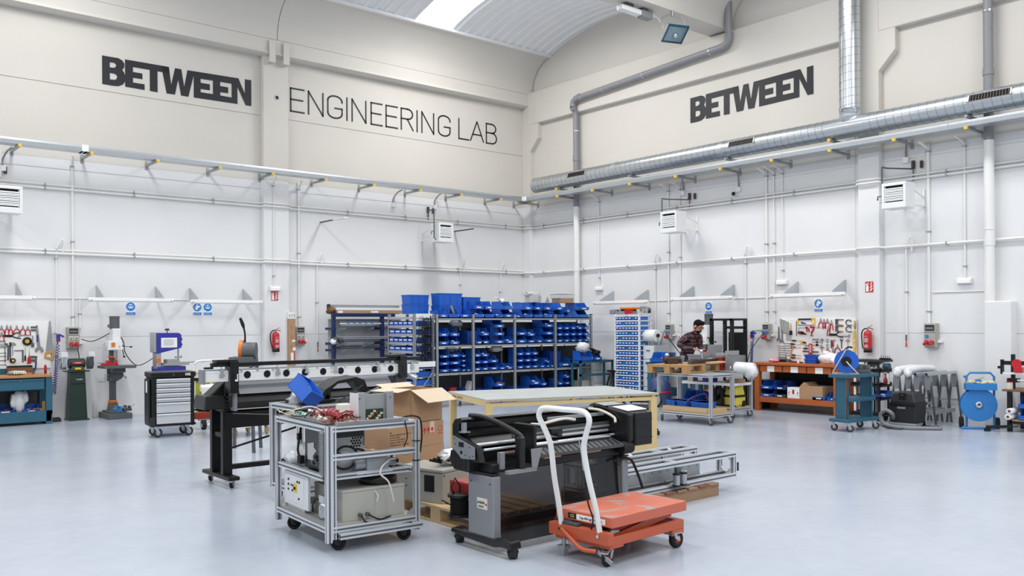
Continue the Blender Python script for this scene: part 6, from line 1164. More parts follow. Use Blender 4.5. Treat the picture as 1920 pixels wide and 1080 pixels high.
pliers(tk_('long_nose_pliers',1222,620,'slim open pliers with red and black handles right of the scraper'),.17,.06,'dark_red'); pliers(tk_('long_nose_pliers',1230,755,'second slim pliers, below the first, near the hose reel'),.15,.04,'dark_red')
o=tk_('tape_measure',600,535,'yellow tape measure on the right board'); part('case','yellow',o,lambda q:q.cyl((-.01,-.02,0),(-.01,.02,0),.028,n=12)); part('strap','black_plastic',o,lambda q:q.cb((.045,0,0),.07,.02,.025,(0,.2,0)))
o=tk_('trowel',680,588,'grey pointed trowel below the tape measure'); part('blade','galv_dull',o,lambda q:q.prism([(-.06,.02),(.04,0),(-.02,-.02)],-.003,.003)); part('handle','charcoal',o,lambda q:q.cyl((.03,0,0),(.08,0,-.005),.01))
o=tk_('red_card',758,650,'red blister card hanging in front of the files'); part('card','sign_red',o,lambda q:q.box(-.036,.036,-.03,-.026,-.1,.1)); part('print','paper',o,lambda q:[q.box(-.028+.01*(k%2),.02,-.031,-.03,.06-.024*k,.07-.024*k) for k in range(6)])
o=tk_('red_stickers',1050,690,'red small sticker strips above the white bag'); part('strip','sign_red',o,lambda q:(q.cb((-.02,0,.01),.06,.003,.012,(0,-.3,0)),q.cb((.035,0,0),.05,.003,.012,(0,.5,0))))
# on the bench top
OT=oh+.001; ox=lambda px,d=.4:Rw(px,682,d).y
hm=thing('hammer','hammer with long wooden handle leaning on the right tool board','hammer',(-.2,ox(1480,.2),OT+.02),RWZ); hm.rotation_euler=(Matrix.Rotation(RWZ,4,'Z')@Matrix.Rotation(.27,4,'Y')).to_euler(); part('handle','wood_handle',hm,lambda q:q.cyl((0,0,.02),(0,0,.3),.014,.011)); part('head','black_metal',hm,lambda q:(q.box(-.06,.05,-.016,.016,-.015,.025),q.cyl((-.075,0,.004),(-.05,0,.004),.018)))
o=thing('pink_cloth','pink and white crumpled cloth at the left end of the orange bench','cloth',(-.5,ox(1452,.5),OT),RWZ); part('cloth','pink',o,lambda q:q.blob((0,0,.035),(.09,.07,.035),11,.25)); part('white_fold','paper',o,lambda q:q.blob((-.03,-.02,.03),(.05,.05,.035),12,.25))
o=thing('grease_gun','dark tool with steel end lying behind the pink cloth','tool',(-.25,ox(1462,.3),OT),RWZ); part('body','black_metal',o,lambda q:q.cyl((-.1,0,.03),(.1,0,.03),.03)); part('end','zinc_dark',o,lambda q:q.cyl((.1,0,.03),(.16,0,.03),.018))
for i,(px,m,lab) in enumerate(((1484,'zinc_dark','small dark clamp lying beside the hammer on the orange bench'),(1491,'red','small red tool lying beside the dark clamp'),(1497,'paper','small white roll on the orange bench'),(1501.5,'charcoal','small dark puck lying left of the blue boxes'))):
    o=thing('small_tool',lab,'tool',(-.45,ox(px,.45),OT),RWZ); part('body',m,o,lambda q:q.box(-.045,.045,-.03,.03,0,.035) if i<2 else q.cyl((0,0,0),(0,0,.06 if i==2 else .02),.03),.004); part('detail','steel',o,lambda q:q.cyl((-.05,0,.018),(.06,0,.018),.006) if i<2 else q.cyl((0,0,.0),(0,0,.062 if i==2 else .022),.012))
for j,(z,lab) in enumerate(((OT,'lower of two small blue boxes on the orange bench'),(OT+.082,'upper of two small blue boxes on the orange bench'))): crate(-.42,ox(1523,.42),z,.24,.18,.08,lab,RWZ,'bin_blue','small blue boxes on the bench')
o=thing('plastic_bag','large white plastic bag on the orange bench beside the hose reel','bag',(-.4,ox(1554,.4),OT),RWZ); part('bag','bag_white',o,lambda q:(q.blob((0,0,.09),(.2,.14,.11),14,.16),)); part('knot','bag_white',o,lambda q:q.blob((-.04,-.02,.18),(.08,.06,.05),15,.3)); part('corner','bag_white',o,lambda q:q.blob((.14,-.04,.06),(.09,.09,.07),16,.3))
# ---- teal two-post cart with hose reel
tc=thing('tool_cart','teal steel cart with two wide end plates and three shelves','cart',(-2.54,-10.0,0),R_(-5)); 
for x,s in ((.0,1),(.62,1)): part('end_plate','teal',tc,lambda q:(q.box(x,x+.012,-.24,-.05,.16,.86),q.box(x,x+.06,-.24,-.228,.16,.86),q.box(x,x+.06,-.062,-.05,.16,.86)),.002)
for z,a in ((.86,-.08),(.5,.01),(.19,-.07)): part('shelf','teal',tc,lambda q:(q.box(a,.72 if a<0 else .63,-.32,.02,z-.05,z),),.006)
for x,y in ((-.0,-.0),(.0,-.27),(.66,-.27),(.66,.0)): caster(tc,x,y,.145,.052,'charcoal','galv',R_(-50),core='panel_grey',name='castor_wheel')
part('cable_drop','copper',tc,lambda q:q.cyl((-.04,-.25,.15),(-.02,-.25,.8),.006))
hr=thing('hose_reel','blue hose reel on a steel stand on the teal cart','hose reel',(-2.38,-10.14,.861),R_(-62))
part('drum','bin_blue',hr,lambda q:(q.cyl((0,-.06,.19),(0,-.05,.19),.175,n=28),q.cyl((0,.07,.19),(0,.08,.19),.175,n=28),q.cyl((0,-.05,.19),(0,.07,.19),.15,n=28))); part('hub','black_plastic',hr,lambda q:q.cyl((0,-.07,.19),(0,-.0,.19),.075,n=18)); part('stand','galv',hr,lambda q:(q.tube(cr([(-.2,-.1,.01),(-.1,-.1,.2),(.0,-.1,.38)],4),.012,6),q.tube(cr([(.16,-.1,.01),(.06,-.1,.12),(0,-.08,.19)],4),.012,6),q.box(-.2,.18,-.11,.12,0,.012))); part('carry_handle','black_plastic',hr,lambda q:q.tube(cr([(-.02,-.1,.37),(.03,-.05,.41),(.08,.0,.4)],4),.014,6))
o=thing('bench_vise','grey bench vise at the right end of the teal cart','vise',(-2.02,-10.2,.861),R_(-20)); part('body','drill_grey',o,lambda q:(q.box(-.12,.12,-.06,.06,0,.06),q.box(-.1,-.04,-.06,.06,.06,.14),q.box(.02,.1,-.06,.06,.06,.13)),.008); part('screw','steel',o,lambda q:(q.cyl((.1,0,.07),(.2,0,.07),.016),q.cyl((.19,-.08,.07),(.19,.08,.07),.007)))
# ---- dark shelf trolley
sa=Rw(1606,690,.75).y; sb=Rw(1661,690,.75).y; st_=thing('shelf_trolley','black tray trolley with white posts full of supplies behind the teal cart','trolley',(-.95,sa,0),RWZ); sl=sa-sb
zz_=[.13,.4,.62,.86]
for z in zz_: part('tray','black_plastic',st_,lambda q:(q.box(0,sl,0,.4,z-.02,z),q.box(0,sl,0,.015,z-.05,z+.025),q.box(0,.015,0,.4,z-.05,z+.025),q.box(sl-.015,sl,0,.4,z-.05,z+.025)),.004)
part('top_tray','charcoal',st_,lambda q:(q.box(-.02,sl+.02,-.02,.4,.96+.02,1.02)),.006)
for x in (.06,sl*.5,sl-.05): 
    for y in (.03,.37): part('post','white_plastic' if x<sl*.7 else 'charcoal',st_,lambda q:q.cyl((x,y,.06),(x,y,.96),.02,n=10))
part('rear_panel','black_plastic',st_,lambda q:q.box(sl*.4,sl*.62,.37,.39,.1,.9))
for x in (.08,sl-.08): 
    for y in (.06,.34): part('castor_wheel','black_rubber',st_,lambda q:q.cyl((x-.02,y,.05),(x+.02,y,.05),.05))
def sup(name,m,x,y,z,fn,lab,cat): o=thing(name,lab,cat,(-.95+y,sa-x,z),RWZ); fn(o); return o
sx=lambda px:sa-Rw(px,720,.9).y
sup('masking_roll','cream',sx(1654),.1,.862,lambda o:(part('roll','cream',o,lambda q:q.cyl((-.05,0,.06),(.0,0,.06),.06,n=16)),part('rim','teal_dark',o,lambda q:q.cyl((0,0,.055),(.1,0,.055),.05,n=16))),'cream tape roll beside a green roll on the third tray','roll')
sup('white_pad','paper',sx(1646),.12,.862,lambda o:(part('pad','paper',o,lambda q:q.box(-.06,.06,-.05,.05,0,.05),.004),part('cover','cream',o,lambda q:q.box(-.06,.06,-.05,.05,.05,.055))),'white pad on the third tray','pad')
sup('glue_bottle','bag_white',sx(1645),.1,.622,lambda o:(part('bottle','bag_white',o,lambda q:q.lathe([(.035,0),(.036,.08),(.02,.1),(.02,.11)],12)),part('cap','red',o,lambda q:q.cyl((0,0,.11),(0,0,.14),.018))),'white bottle with red cap on the second tray','bottle')
sup('white_can','paper',sx(1656),.15,.622,lambda o:(part('can','paper',o,lambda q:q.cyl((0,0,0),(0,0,.17),.05,n=14)),part('lid','cream',o,lambda q:q.cyl((0,0,.17),(0,0,.18),.052,n=14))),'tall white can on the second tray','can')
sup('red_bottle','dark_red',sx(1657),.1,.622,lambda o:(part('bottle','dark_red',o,lambda q:q.lathe([(.03,0),(.032,.07),(.012,.12),(.012,.15)],10)),part('cap','black_plastic',o,lambda q:q.cyl((0,0,.15),(0,0,.17),.013))),'dark red bottle at the right of the second tray','bottle')
bin_(-.93,sa-sx(1649)-.0,.402,.22,.3,.1,'blue bin with white tubes on the lower tray of the black trolley','bins on the black trolley',rz=RWZ,fill=3,card=False)
sup('bit_holder','black_metal',sx(1654),.15,1.021,lambda o:(part('block','black_metal',o,lambda q:q.box(-.09,.09,-.03,.03,0,.03)),part('bits','zinc_dark',o,lambda q:[q.cyl((-.07+.035*k,0,.03),(-.07+.035*k,0,.07),.006,n=6) for k in range(5)],stuff=True)),'bit holder block on top of the black trolley','holder')
sup('grey_parts_box','drill_grey',sx(1634),.15,.862,lambda o:(part('box','drill_grey',o,lambda q:q.hull(-.14,.12,-.08,.08,0,.1,.03,.02),.006),part('lid','charcoal',o,lambda q:q.box(-.1,.08,-.06,.06,.1,.11))),'grey parts case on the third tray','case')
# ---- trestles, wrap, vacuum
def trestle(y,x0,x1,lab,head):
    o=thing('folding_trestle',lab,'trestle',(x0,y,0),0,'folding trestles against the right wall'); L_=x1-x0
    for x in (.0,L_):
        for s in (-1,1): part('leg','zinc_dark',o,lambda q:q.bar((x,s*.12,0),(x,s*.035,.76),.026,.026,(1,0,0)))
        part('head_plate',head,o,lambda q:q.prism([(-.035,.58),(.035,.58),(.055,.72),(.04,.8),(-.04,.8),(-.055,.72)],x-.022,x+.022,'x')); part('spreader','galv_dull',o,lambda q:q.box(x-.012,x+.012,-.09,.09,.36,.39))
    part('top_bar','galv',o,lambda q:q.box(-.06,L_+.05,-.03,.03,.8,.845),.004); part('lower_bar','galv_dull',o,lambda q:q.box(0,L_,-.02,.02,.18,.24)); part('bolt','black_plastic',o,lambda q:q.cyl((-.07,0,.825),(-.055,0,.825),.02)); return o
for i,px in enumerate((1681,1700,1719,1737)): trestle(Rw(px,700,1.1).y,-1.1+.05*(i%2),-.16+.03*(i%2),'grey folding trestle, %s from the left in the row by the wall'%ORD[i],'printer_grey')
for i,px in enumerate((1684,1703)): o=thing('wrap_roll','white foam wrap wound on the %s trestle from the left'%ORD[i],'wrap',(-1.12,Rw(px,697,1.1).y,.846)); part('roll','wrap',o,lambda q:q.tube(cr([(-.02,0,.03),(.25,0,.045),(.5,.01,.05),(.85,0,.035)],4),.055,10)); part('fold','bag_white',o,lambda q:q.blob((.0,0,.0),(.07,.06,.08),i+3,.2))
vx=Rw(1700,790,1.35); v=thing('workshop_vacuum','charcoal workshop vacuum with grey hose in front of the trestles','vacuum',(-1.5,vx.y,0),RWZ)
part('tank','charcoal',v,lambda q:q.hull(-.2,.2,-.0,.34,.04,.36,-.015,-.01),.02); part('head','charcoal',v,lambda q:q.hull(-.215,.215,-.02,.36,.38,.56,.05,.04),.03); part('latch_band','black_plastic',v,lambda q:q.box(-.22,.22,-.025,.36,.35,.39),.008); part('switch_panel','black_plastic',v,lambda q:q.box(-.05,.05,-.02,.02,.45,.55),.006); part('display','motor_brown',v,lambda q:q.box(-.025,.025,-.023,-.02,.5,.53)); part('label_strip','panel_grey',v,lambda q:q.box(-.08,.05,-.012,-.008,.3,.33)); part('base','panel_grey',v,lambda q:q.box(-.21,.21,-.02,.34,.0,.08),.012)
for x in (-.19,.19): part('wheel','black_rubber',v,lambda q:q.cyl((x-.02,.27,.05),(x+.02,.27,.05),.05))
hy=lambda px,x:(Rw(px,790,-x).y)
q=MB(); pts=cr([(-1.46,vx.y+.16,.12),(-1.6,hy(1672,-1.6),.22),(-1.62,hy(1660,-1.62),.27),(-1.62,hy(1650,-1.62),.2),(-1.62,hy(1653,-1.62),.08),(-1.64,hy(1668,-1.64),.035),(-1.66,hy(1700,-1.66),.03),(-1.5,hy(1735,-1.5),.03),(-1.35,hy(1762,-1.35),.03),(-1.2,hy(1752,-1.2),.03)],8); q.tube(pts,.028,10); tag(q.o('vacuum_hose','grey_plastic'),'grey ribbed vacuum hose looping on the floor before the trestles','hose')
q=MB(); q.tube(cr([(-1.5,hy(1668,-1.5),.03),(-1.45,hy(1650,-1.45),.03),(-1.2,hy(1636,-1.2),.03)],6),.03,10); tag(q.o('vacuum_hose','grey_plastic'),'end of grey hose lying under the black tray trolley','hose')
cable('power_cable',[(-1.6,vx.y,.05),(-1.75,hy(1690,-1.75),.01),(-1.75,hy(1660,-1.75),.01),(-1.65,hy(1672,-1.65),.012),(-1.6,hy(1655,-1.6),.01)],.006,'black_rubber','thin black cord lying beside the grey vacuum hose')
o=thing('vacuum_nozzle','black floor nozzle lying at the foot of the trestles','nozzle',(-1.3,hy(1737,-1.3),0),RWZ); part('nozzle','black_plastic',o,lambda q:q.hull(-.16,.12,-.05,.05,0,.05,.02,.02),.008); part('neck','black_plastic',o,lambda q:q.cyl((.1,0,.03),(.2,0,.04),.022))
# ---- blue strapping reel cart
rc=Rw(1840,758,.68); c_=thing('strapping_cart','bright blue strapping reel cart beside the white wall casing','strapping cart',(-.78,rc.y,0),R_(-58))
part('reel','sky_blue',c_,lambda q:(q.cyl((0,-.0,.37),(0,.016,.37),.255,n=36),q.cyl((0,.11,.37),(0,.125,.37),.255,n=36),q.cyl((0,.01,.37),(0,.12,.37),.2,n=28)),.002); part('hub','galv',c_,lambda q:(q.lathe([(.02,-.03),(.055,-.02),(.055,.0),(.02,.0)],14,(0,0,.37),'y')),label='steel hub')
fr=[(-.16,.07,.02),(-.16,.07,.55),(-.16,.07,.8),(-.11,.07,.86),(.17,.07,.86),(.22,.07,.8),(.22,.07,.4),(.22,.07,.05)]
part('frame','sky_blue',c_,lambda q:(q.tube(fr,.017,8),q.tube([(-.25,-.06,.02),(.2,-.06,.02),(.22,.07,.04)],.017,8),q.tube([(-.25,-.06,.02),(-.16,.07,.04)],.017,8),q.cyl((-.2,.07,.8),(-.16,.07,.8),.02))); part('tray','sky_blue',c_,lambda q:q.box(-.19,.24,-.06,.12,.6,.7),.004); part('tray_contents','cream_wire',c_,lambda q:[q.blob((-.1+.09*k,.02,.71),(.07,.05,.03),k,.35) for k in range(4)],stuff=True)
for x in (-.22,.28): part('wheel','black_rubber',c_,lambda q:q.cyl((x-.025,.16,.085),(x+.025,.16,.085),.085,n=18))
o=thing('tape_dispenser','small strapping tool lying in the tray of the blue cart','tool',(-.78,rc.y,.73),R_(-58)); part('body','sky_blue',o,lambda q:q.box(-.05,.03,-.02,.02,0,.03)); part('lever','steel',o,lambda q:q.bar((-.02,0,.03),(.06,0,.06),.012))
# ---- bench at the right edge
bx0=Rw(1879,735,.78).y; rb_=thing('cutting_bench','black framed bench with brown top and cutter at the picture edge','workbench',(-.8,bx0,0),RWZ)
part('worktop','wood_brown',rb_,lambda q:q.box(0,1.6,0,.6,.6,.63),.003)
for x in (.06,1.5):
    for y in (.02,.52): part('leg','black_metal',rb_,lambda q:q.box(x,x+.06,y,y+.06,0,.6),.003)
part('lower_shelf','wood_pale',rb_,lambda q:q.box(.08,1.5,.04,.56,.16,.18)); part('lower_frame','black_metal',rb_,lambda q:(q.box(.1,1.5,.02,.05,.12,.16),q.box(.1,1.5,.52,.55,.12,.16)))
ct=thing('rail_cutter','black rail cutter with red head above the bench at the picture edge','cutter',(-.62,bx0,.631),RWZ)
part('post','black_metal',ct,lambda q:q.box(.05,.1,.02,.07,0,.52),.003); part('rail','black_metal',ct,lambda q:(q.box(-.06,1.5,-.04,-.0,.36,.42),q.box(-.07,-.04,-.06,.02,.22,.44),q.box(-.12,-.06,-.03,.0,.3,.34)),.004); part('ruler','white_metal',ct,lambda q:q.box(-.04,1.5,-.05,.06,.22,.25)); part('cutter_head','red',ct,lambda q:(q.cyl((.16,-.07,.38),(.16,-.02,.38),.07,n=14),q.box(.12,.24,-.08,.0,.25,.33)),.006); part('tube_rail','alu',ct,lambda q:q.cyl((.05,-.03,.13),(1.5,-.03,.13),.014)); part('tube_clamp','black_metal',ct,lambda q:q.box(.02,.16,-.05,.08,.1,.16))
o=thing('tape_roll','brown tape roll with red edge on the brown bench top','tape',(-.7,bx0-.07,.631)); part('roll','cream',o,lambda q:q.cyl((0,0,.0),(0,0,.1),.045,n=14)); part('rim','dark_red',o,lambda q:(q.cyl((0,0,.1),(0,0,.112),.047,n=14)))
o=thing('plastic_bag','white plastic bag on the bench at the picture edge','bag',(-.6,bx0-.5,.631)); part('bag','bag_white',o,lambda q:q.blob((0,0,.08),(.14,.12,.085),17,.18)); part('corner','bag_white',o,lambda q:q.blob((.0,.1,.04),(.08,.08,.05),18,.25))
bin_(-.78,bx0-.42,.182,.4,.45,.17,'lower blue bin on the shelf of the bench at the picture edge','bins at the picture edge',rz=RWZ,fill=3,card=False); bin_(-.78,bx0-.42,.354,.4,.45,.17,'upper blue bin on the shelf of the bench at the picture edge','bins at the picture edge',rz=RWZ,fill=0,card=False)
for y,z,lab in ((.1,.18,'lower white foil roll on the shelf of the bench at the picture edge'),(.12,.265,'upper white foil roll on the shelf of the bench at the picture edge')):
    o=thing('foil_roll',lab,'roll',(-.86,bx0-y,z+.045)); part('roll','bag_white',o,lambda q:q.lathe([(.02,0),(.045,0),(.045,.3),(.02,.3)],14,(0,0,0),'x')); part('core','wood_brown',o,lambda q:q.cyl((-.002,0,0),(.01,0,0),.021))
o=thing('pry_bar_stand','low black metal foot on the floor under the bench at the picture edge','foot',(-.95,bx0+.12,0),RWZ); part('bar','black_metal',o,lambda q:(q.bar((-.05,0,.06),(.28,.1,.09),.05,.04),q.box(-.06,.0,-.05,.05,0,.05)))
def scuffed(name,h,h2,scale=7.):
    m=mat(name,h,.42,var=.08,scale=3); nt=m.node_tree; N=nt.nodes; K=nt.links; b=N['Principled BSDF']; src=b.inputs['Base Color'].links[0].from_socket
    tc=N.new('ShaderNodeTexCoord'); n=N.new('ShaderNodeTexNoise'); n.inputs['Scale'].default_value=scale; n.inputs['Detail'].default_value=9; n.inputs['Roughness'].default_value=.72; n.inputs['Distortion'].default_value=1.2; K.new(tc.outputs['Object'],n.inputs[0])
    sp=N.new('ShaderNodeSeparateXYZ'); ge=N.new('ShaderNodeNewGeometry'); K.new(ge.outputs['Normal'],sp.inputs[0])
    r=N.new('ShaderNodeMapRange'); r.inputs[1].default_value=.47; r.inputs[2].default_value=.56; K.new(n.outputs[0],r.inputs[0])
    mu=N.new('ShaderNodeMath'); mu.operation='MULTIPLY'; K.new(r.outputs[0],mu.inputs[0]); K.new(sp.outputs['Z'],mu.inputs[1]); mu.use_clamp=True
    x=N.new('ShaderNodeMix'); x.data_type='RGBA'; x.inputs[7].default_value=(*hx(h2),1); K.new(mu.outputs[0],x.inputs[0]); K.new(src,x.inputs[6]); K.new(x.outputs[2],b.inputs['Base Color']); return m
scuffed('platform','CB6A50','A8948E',4.)
# ================================================================== THE MIDDLE OF THE HALL
# ---- wooden table
wt=thing('wooden_table','low wooden table with grey scuffed top in the middle of the hall','table',(-6.17,-9.63,0),R_(-19+1)); TW=2.36; TD=1.45
part('top','concrete_table',wt,lambda q:q.box(-TW,.02,-.02,TD,.735,.75),.002)
part('front_frame','wood_pine',wt,lambda q:(q.box(-TW,0,0,.045,.655,.7),),.002); part('front_batten','wood_pine',wt,lambda q:q.box(-TW-.02,.02,-.015,.0,.722,.737))
part('side_frame','wood_pine',wt,lambda q:q.box(-TW,-TW+.045,.045,TD,.665,.735),.002); part('side_frame','wood_pine',wt,lambda q:q.box(-.045,0,.045,TD,.665,.735),.002); part('rear_frame','wood_pine',wt,lambda q:q.box(-TW,0,TD-.045,TD,.665,.735),.002)
for x in (-TW,-TW*.5-.04,-.075): part('spacer','wood_pine',wt,lambda q:q.box(x,x+.05,.0,.045,.7,.735))
for x in (-TW,-.09):
    for y in (.0,TD-.09): part('leg','wood_pine',wt,lambda q:q.box(x,x+.09,y,y+.06,.09 if y<.1 else 0,.66),.003)
part('lower_rail','wood_pine',wt,lambda q:q.box(-TW,.0,.0,.06,0,.09),.003); part('lower_rail','wood_pine',wt,lambda q:q.box(-.06,.0,.06,TD,0,.09),.003); part('shelf_edge','wood_red',wt,lambda q:q.box(-TW+.1,-.08,.06,.6,.07,.09))
b_=MB(); b_.M=Matrix.Translation((-TW-.001,1.35,.685))@Matrix.Rotation(-PI/2,4,'Z'); glyphs(b_,0,0,(9,9),.035,0,8); b_.o('stencil','wood_brown',wt)
q=MB(); q.box(-.1,.1,-.04,.04,0,.06); o=q.o('dark_block','black_metal',None,.004); o.location=(-7.3,-8.2,0); tag(o,'dark metal block on the floor seen beneath the wooden table','block')
# ---- orange lift table
lt=thing('lift_table','orange scissor lift table with white push handle','lift table',(-10.62,-12.76,0),R_(3))
PX=.86; PH=.265
part('platform','platform',lt,lambda q:q.box(0.02,PX,-.265,.265,.262,.335),.006)
part('frame','orange_red',lt,lambda q:(q.box(-.03,.03,-.27,.29,.15,.235),q.box(.03,.84,-.255,-.215,.135,.2),q.box(.03,.84,.215,.255,.135,.2),q.box(.78,.84,-.215,.215,.135,.2),q.box(.7,.84,-.255,.255,.1,.135),q.box(.0,.15,-.255,.255,.12,.15)),.004)
[(part('scissor_arm','orange_red',lt,lambda q:q.bar((.08,s*.2,.17),(.75,s*.2,.255),.012,.05)),part('scissor_arm','dark_red',lt,lambda q:q.bar((.75,s*.18,.17),(.1,s*.18,.25),.012,.05))) for s in (-1,1)]
part('cylinder','black_metal',lt,lambda q:(q.cyl((.15,0,.16),(.5,0,.24),.035,n=12),)); part('pump_rod','chrome',lt,lambda q:q.cyl((.5,0,.24),(.6,0,.255),.016))
hb=[(-.01,.18,.22),(-.05,.175,.4),(-.1,.165,.62),(-.135,.155,.8),(-.15,.165,.88),(-.165,.205,.97),(-.175,.235,1.03),(-.178,.225,1.075),(-.18,.17,1.1),(-.18,.0,1.1),(-.18,-.17,1.1),(-.178,-.225,1.075),(-.175,-.235,1.03),(-.165,-.205,.97),(-.15,-.165,.88),(-.135,-.155,.8),(-.1,-.165,.62),(-.05,-.175,.4),(-.01,-.18,.22)]
part('handle','white_plastic',lt,lambda q:q.tube(cr([(x,y-.0,z-.035 if z>.5 else z) for x,y,z in hb],4),.0195,10),label='bent white tube handle')
part('handle_bolt','chrome',lt,lambda q:(q.cyl((-.04,.18,.205),(-.02,.18,.205),.012),q.cyl((-.04,-.18,.205),(-.02,-.18,.205),.012)))
part('release_cable','black_rubber',lt,lambda q:q.tube(cr([(-.11,-.14,.62),(-.1,-.15,.45),(-.06,-.16,.33),(-.01,-.1,.24)],5),.006,5)); part('release_lever','galv',lt,lambda q:q.tube(cr([(-.15,-.12,.86),(-.14,-.13,.78),(-.13,-.14,.66)],4),.004,5))
part('foot_pedal','orange_red',lt,lambda q:(q.tube(cr([(-.03,.16,.2),(-.07,.02,.15),(-.08,-.08,.11),(-.03,-.16,.1)],5),.016,7))); part('pedal_pad','dark_grey',lt,lambda q:q.cb((-.0,.1,.245),.05,.16,.022,(0,0,.0)),.006)
part('mark_plate','black_plastic',lt,lambda q:q.box(.0175,.02,.065,.145,.275,.315)); part('capacity_plate','paper',lt,lambda q:q.box(.0175,.02,-.2,.064,.275,.312))
text('lettering','CE',.03,'yellow',lt,(.0168,.105,.294),(PI/2,0,-PI/2)); text('lettering','Cap.500 kg(1100Lbs.)',.0235,'ink',lt,(.0168,-.068,.293),(PI/2,0,-PI/2),bold=.0004)
for x,y,r,rz,lab in ((.055,-.2,.062,R_(200),1),(.74,-.235,.062,0,0),(.74,.235,.062,0,0)):
    cc=caster(lt,x,y,.135 if x<.5 else .12,r,'black_rubber','galv',rz,core='dark_red',brake=bool(lab),w=.045)
part('front_castor_plate','galv_dull',lt,lambda q:q.cb((-.02,-.23,.07),.012,.14,.028,(.45,0,0)))
part('jack_leg','galv_dull',lt,lambda q:(q.box(.0,.04,.17,.21,.0,.06),q.box(-.01,.05,.155,.225,.05,.075),q.cyl((.02,.19,.07),(.02,.19,.15),.016),q.cyl((.0,.165,.07),(.0,.165,.14),.006),q.cyl((.04,.215,.07),(.04,.215,.14),.006),q.tube([(.02,.19,.13),(-.02,.11,.125),(-.02,.1,.11)],.006,6)))
# ---- plotter with grey legs (front right)
p2=thing('large_printer','stripped black wide printer on grey legs behind the orange lift table','printer',(-10.955,-12.085,0),0)
ln=1.345
for x in (0,ln):
    lg_=part('leg','printer_grey',p2,lambda q:q.box(x-.035,x+.035,-.16,.14,.11,.555),.01)
    part('leg_cap','black_plastic',lg_,lambda q:q.box(x-.03,x+.03,-.15,.13,.555,.575)); part('screw','zinc_dark',lg_,lambda q:[q.cyl((x-.038,y,.5),(x-.034,y,.5),.008,n=8) for y in (-.12,.1)])
    part('foot','black_plastic',p2,lambda q:q.prism([(-.37,.075),(-.36,.13),(-.28,.145),(-.2,.115),(.17,.115),(.33,.12),(.35,.085),(.17,.07),(-.17,.06),(-.25,.075)],x-.05,x+.05,'x'),.01)
    for y in (-.335,.29): caster(p2,x,y,.09,.047,'black_plastic','black_plastic',R_(60),core='black_plastic',w=.06)
part('sticker','cream',p2,lambda q:q.box(-.0365,-.0355,-.09,.03,.31,.39)); text('sticker_text','JAGEAR',.024,'ink',p2,(-.0372,-.018,.356),(PI/2,0,-PI/2),bold=.0006); text('sticker_text','JESERPI',.02,'dark_green',p2,(-.0372,-.018,.327),(PI/2,0,-PI/2)); part('sticker_mark','dark_red',p2,lambda q:q.box(-.0372,-.0366,-.085,-.068,.34,.355))
part('waste_sheet','dark_film',p2,lambda q:(q.box(.04,ln-.035,-.1,-.096,.03,.6))) if 0 else None
mat('dark_film','0C0D0F',.22,var=.1,alpha=.93); part('waste_sheet','dark_film',p2,lambda q:q.add([(.04,-.1,.6),(ln-.04,-.1,.6),(ln-.04,-.12,.3),(.04,-.12,.3),(.04,-.16,.06),(ln-.04,-.16,.06)],[(0,1,2,3),(3,2,5,4)]))
part('rear_brace','black_metal',p2,lambda q:(q.box(.03,ln-.03,.02,.05,.14,.2),q.box(.03,ln-.03,-.02,.03,.56,.62)))
part('lower_chassis','black_metal',p2,lambda q:(q.box(-.02,ln+.05,-.12,.26,.575,.64),),.008)
part('ink_box','black_plastic',p2,lambda q:q.prism([(.24,.72),(.26,.64),(.2,.58),(.02,.575),(.02,.73)],-.12,.18,'x'),.008); part('ink_box_ribs','charcoal',p2,lambda q:[q.box(-.123,-.12,.06+.04*k,.065+.04*k,.6,.72) for k in range(4)],stuff=True)
part('rear_housing','black_plastic',p2,lambda q:q.prism([(.3,.66),(.3,.9),(.27,.94),(.2,.955),(.17,.94),(.22,.9),(.22,.66)],-.06,ln+.02,'x'),.006)
part('bed_sheet','black_metal',p2,lambda q:q.prism([(.24,.88),(.05,.76),(.05,.745),(.25,.86)],-.03,ln+.02,'x')); part('bed_step','black_plastic',p2,lambda q:(q.box(-.03,ln,.13,.15,.82,.845),q.box(-.03,ln,.2,.23,.88,.92)))
part('guide_rail','alu',p2,lambda q:(q.cyl((-.08,.04,.765),(ln,.04,.765),.013),q.cyl((-.02,-.03,.735),(ln,-.03,.735),.01))); part('carriage_beam','dark_grey',p2,lambda q:(q.box(.3,ln+.0,.02,.035,.79,.84),)); part('upper_rail','panel_grey',p2,lambda q:(q.box(.72,ln,.08,.1,.885,.91),q.box(.3,ln,.015,.02,.80,.815))); part('platen','dark_grey',p2,lambda q:q.prism([(-.06,.72),(-.2,.68),(-.2,.655),(-.05,.66)],.34,ln-.06,'x'),.003); part('platen_ribs','black_plastic',p2,lambda q:[q.bar((.4+.055*k,-.2,.683),(.43+.055*k,-.1,.712),.006,.006) for k in range(16)],stuff=True); part('chrome_roller','chrome',p2,lambda q:q.cyl((.36,-.075,.735),(ln-.1,-.075,.735),.016,n=12))
part('end_plate','printer_grey',p2,lambda q:q.prism([(-.06,.68),(-.06,.765),(.2,.83),(.21,.74),(.14,.7),(.1,.67)],-.125,-.12,'x'),.0,label='light grey punched plate'); part('plate_holes','hole',p2,lambda q:(q.box(-.1265,-.1245,.07,.13,.755,.79),q.cyl((-.1265,.1,.715),(-.1245,.1,.715),.014),*[q.cyl((-.1265,y,z),(-.1245,y,z),.005,n=8) for y,z in ((-.04,.7),(.0,.69),(.17,.77),(.18,.81),(.0,.76),(.05,.7))]))
part('side_gusset','black_metal',p2,lambda q:q.prism([(-.1,.66),(.22,.66),(.2,.83),(-.06,.765)],-.11,-.06,'x')); part('roller_bracket','galv',p2,lambda q:(q.box(-.05,-.02,.17,.2,.85,.92),q.box(-.07,.0,.15,.2,.845,.855)))
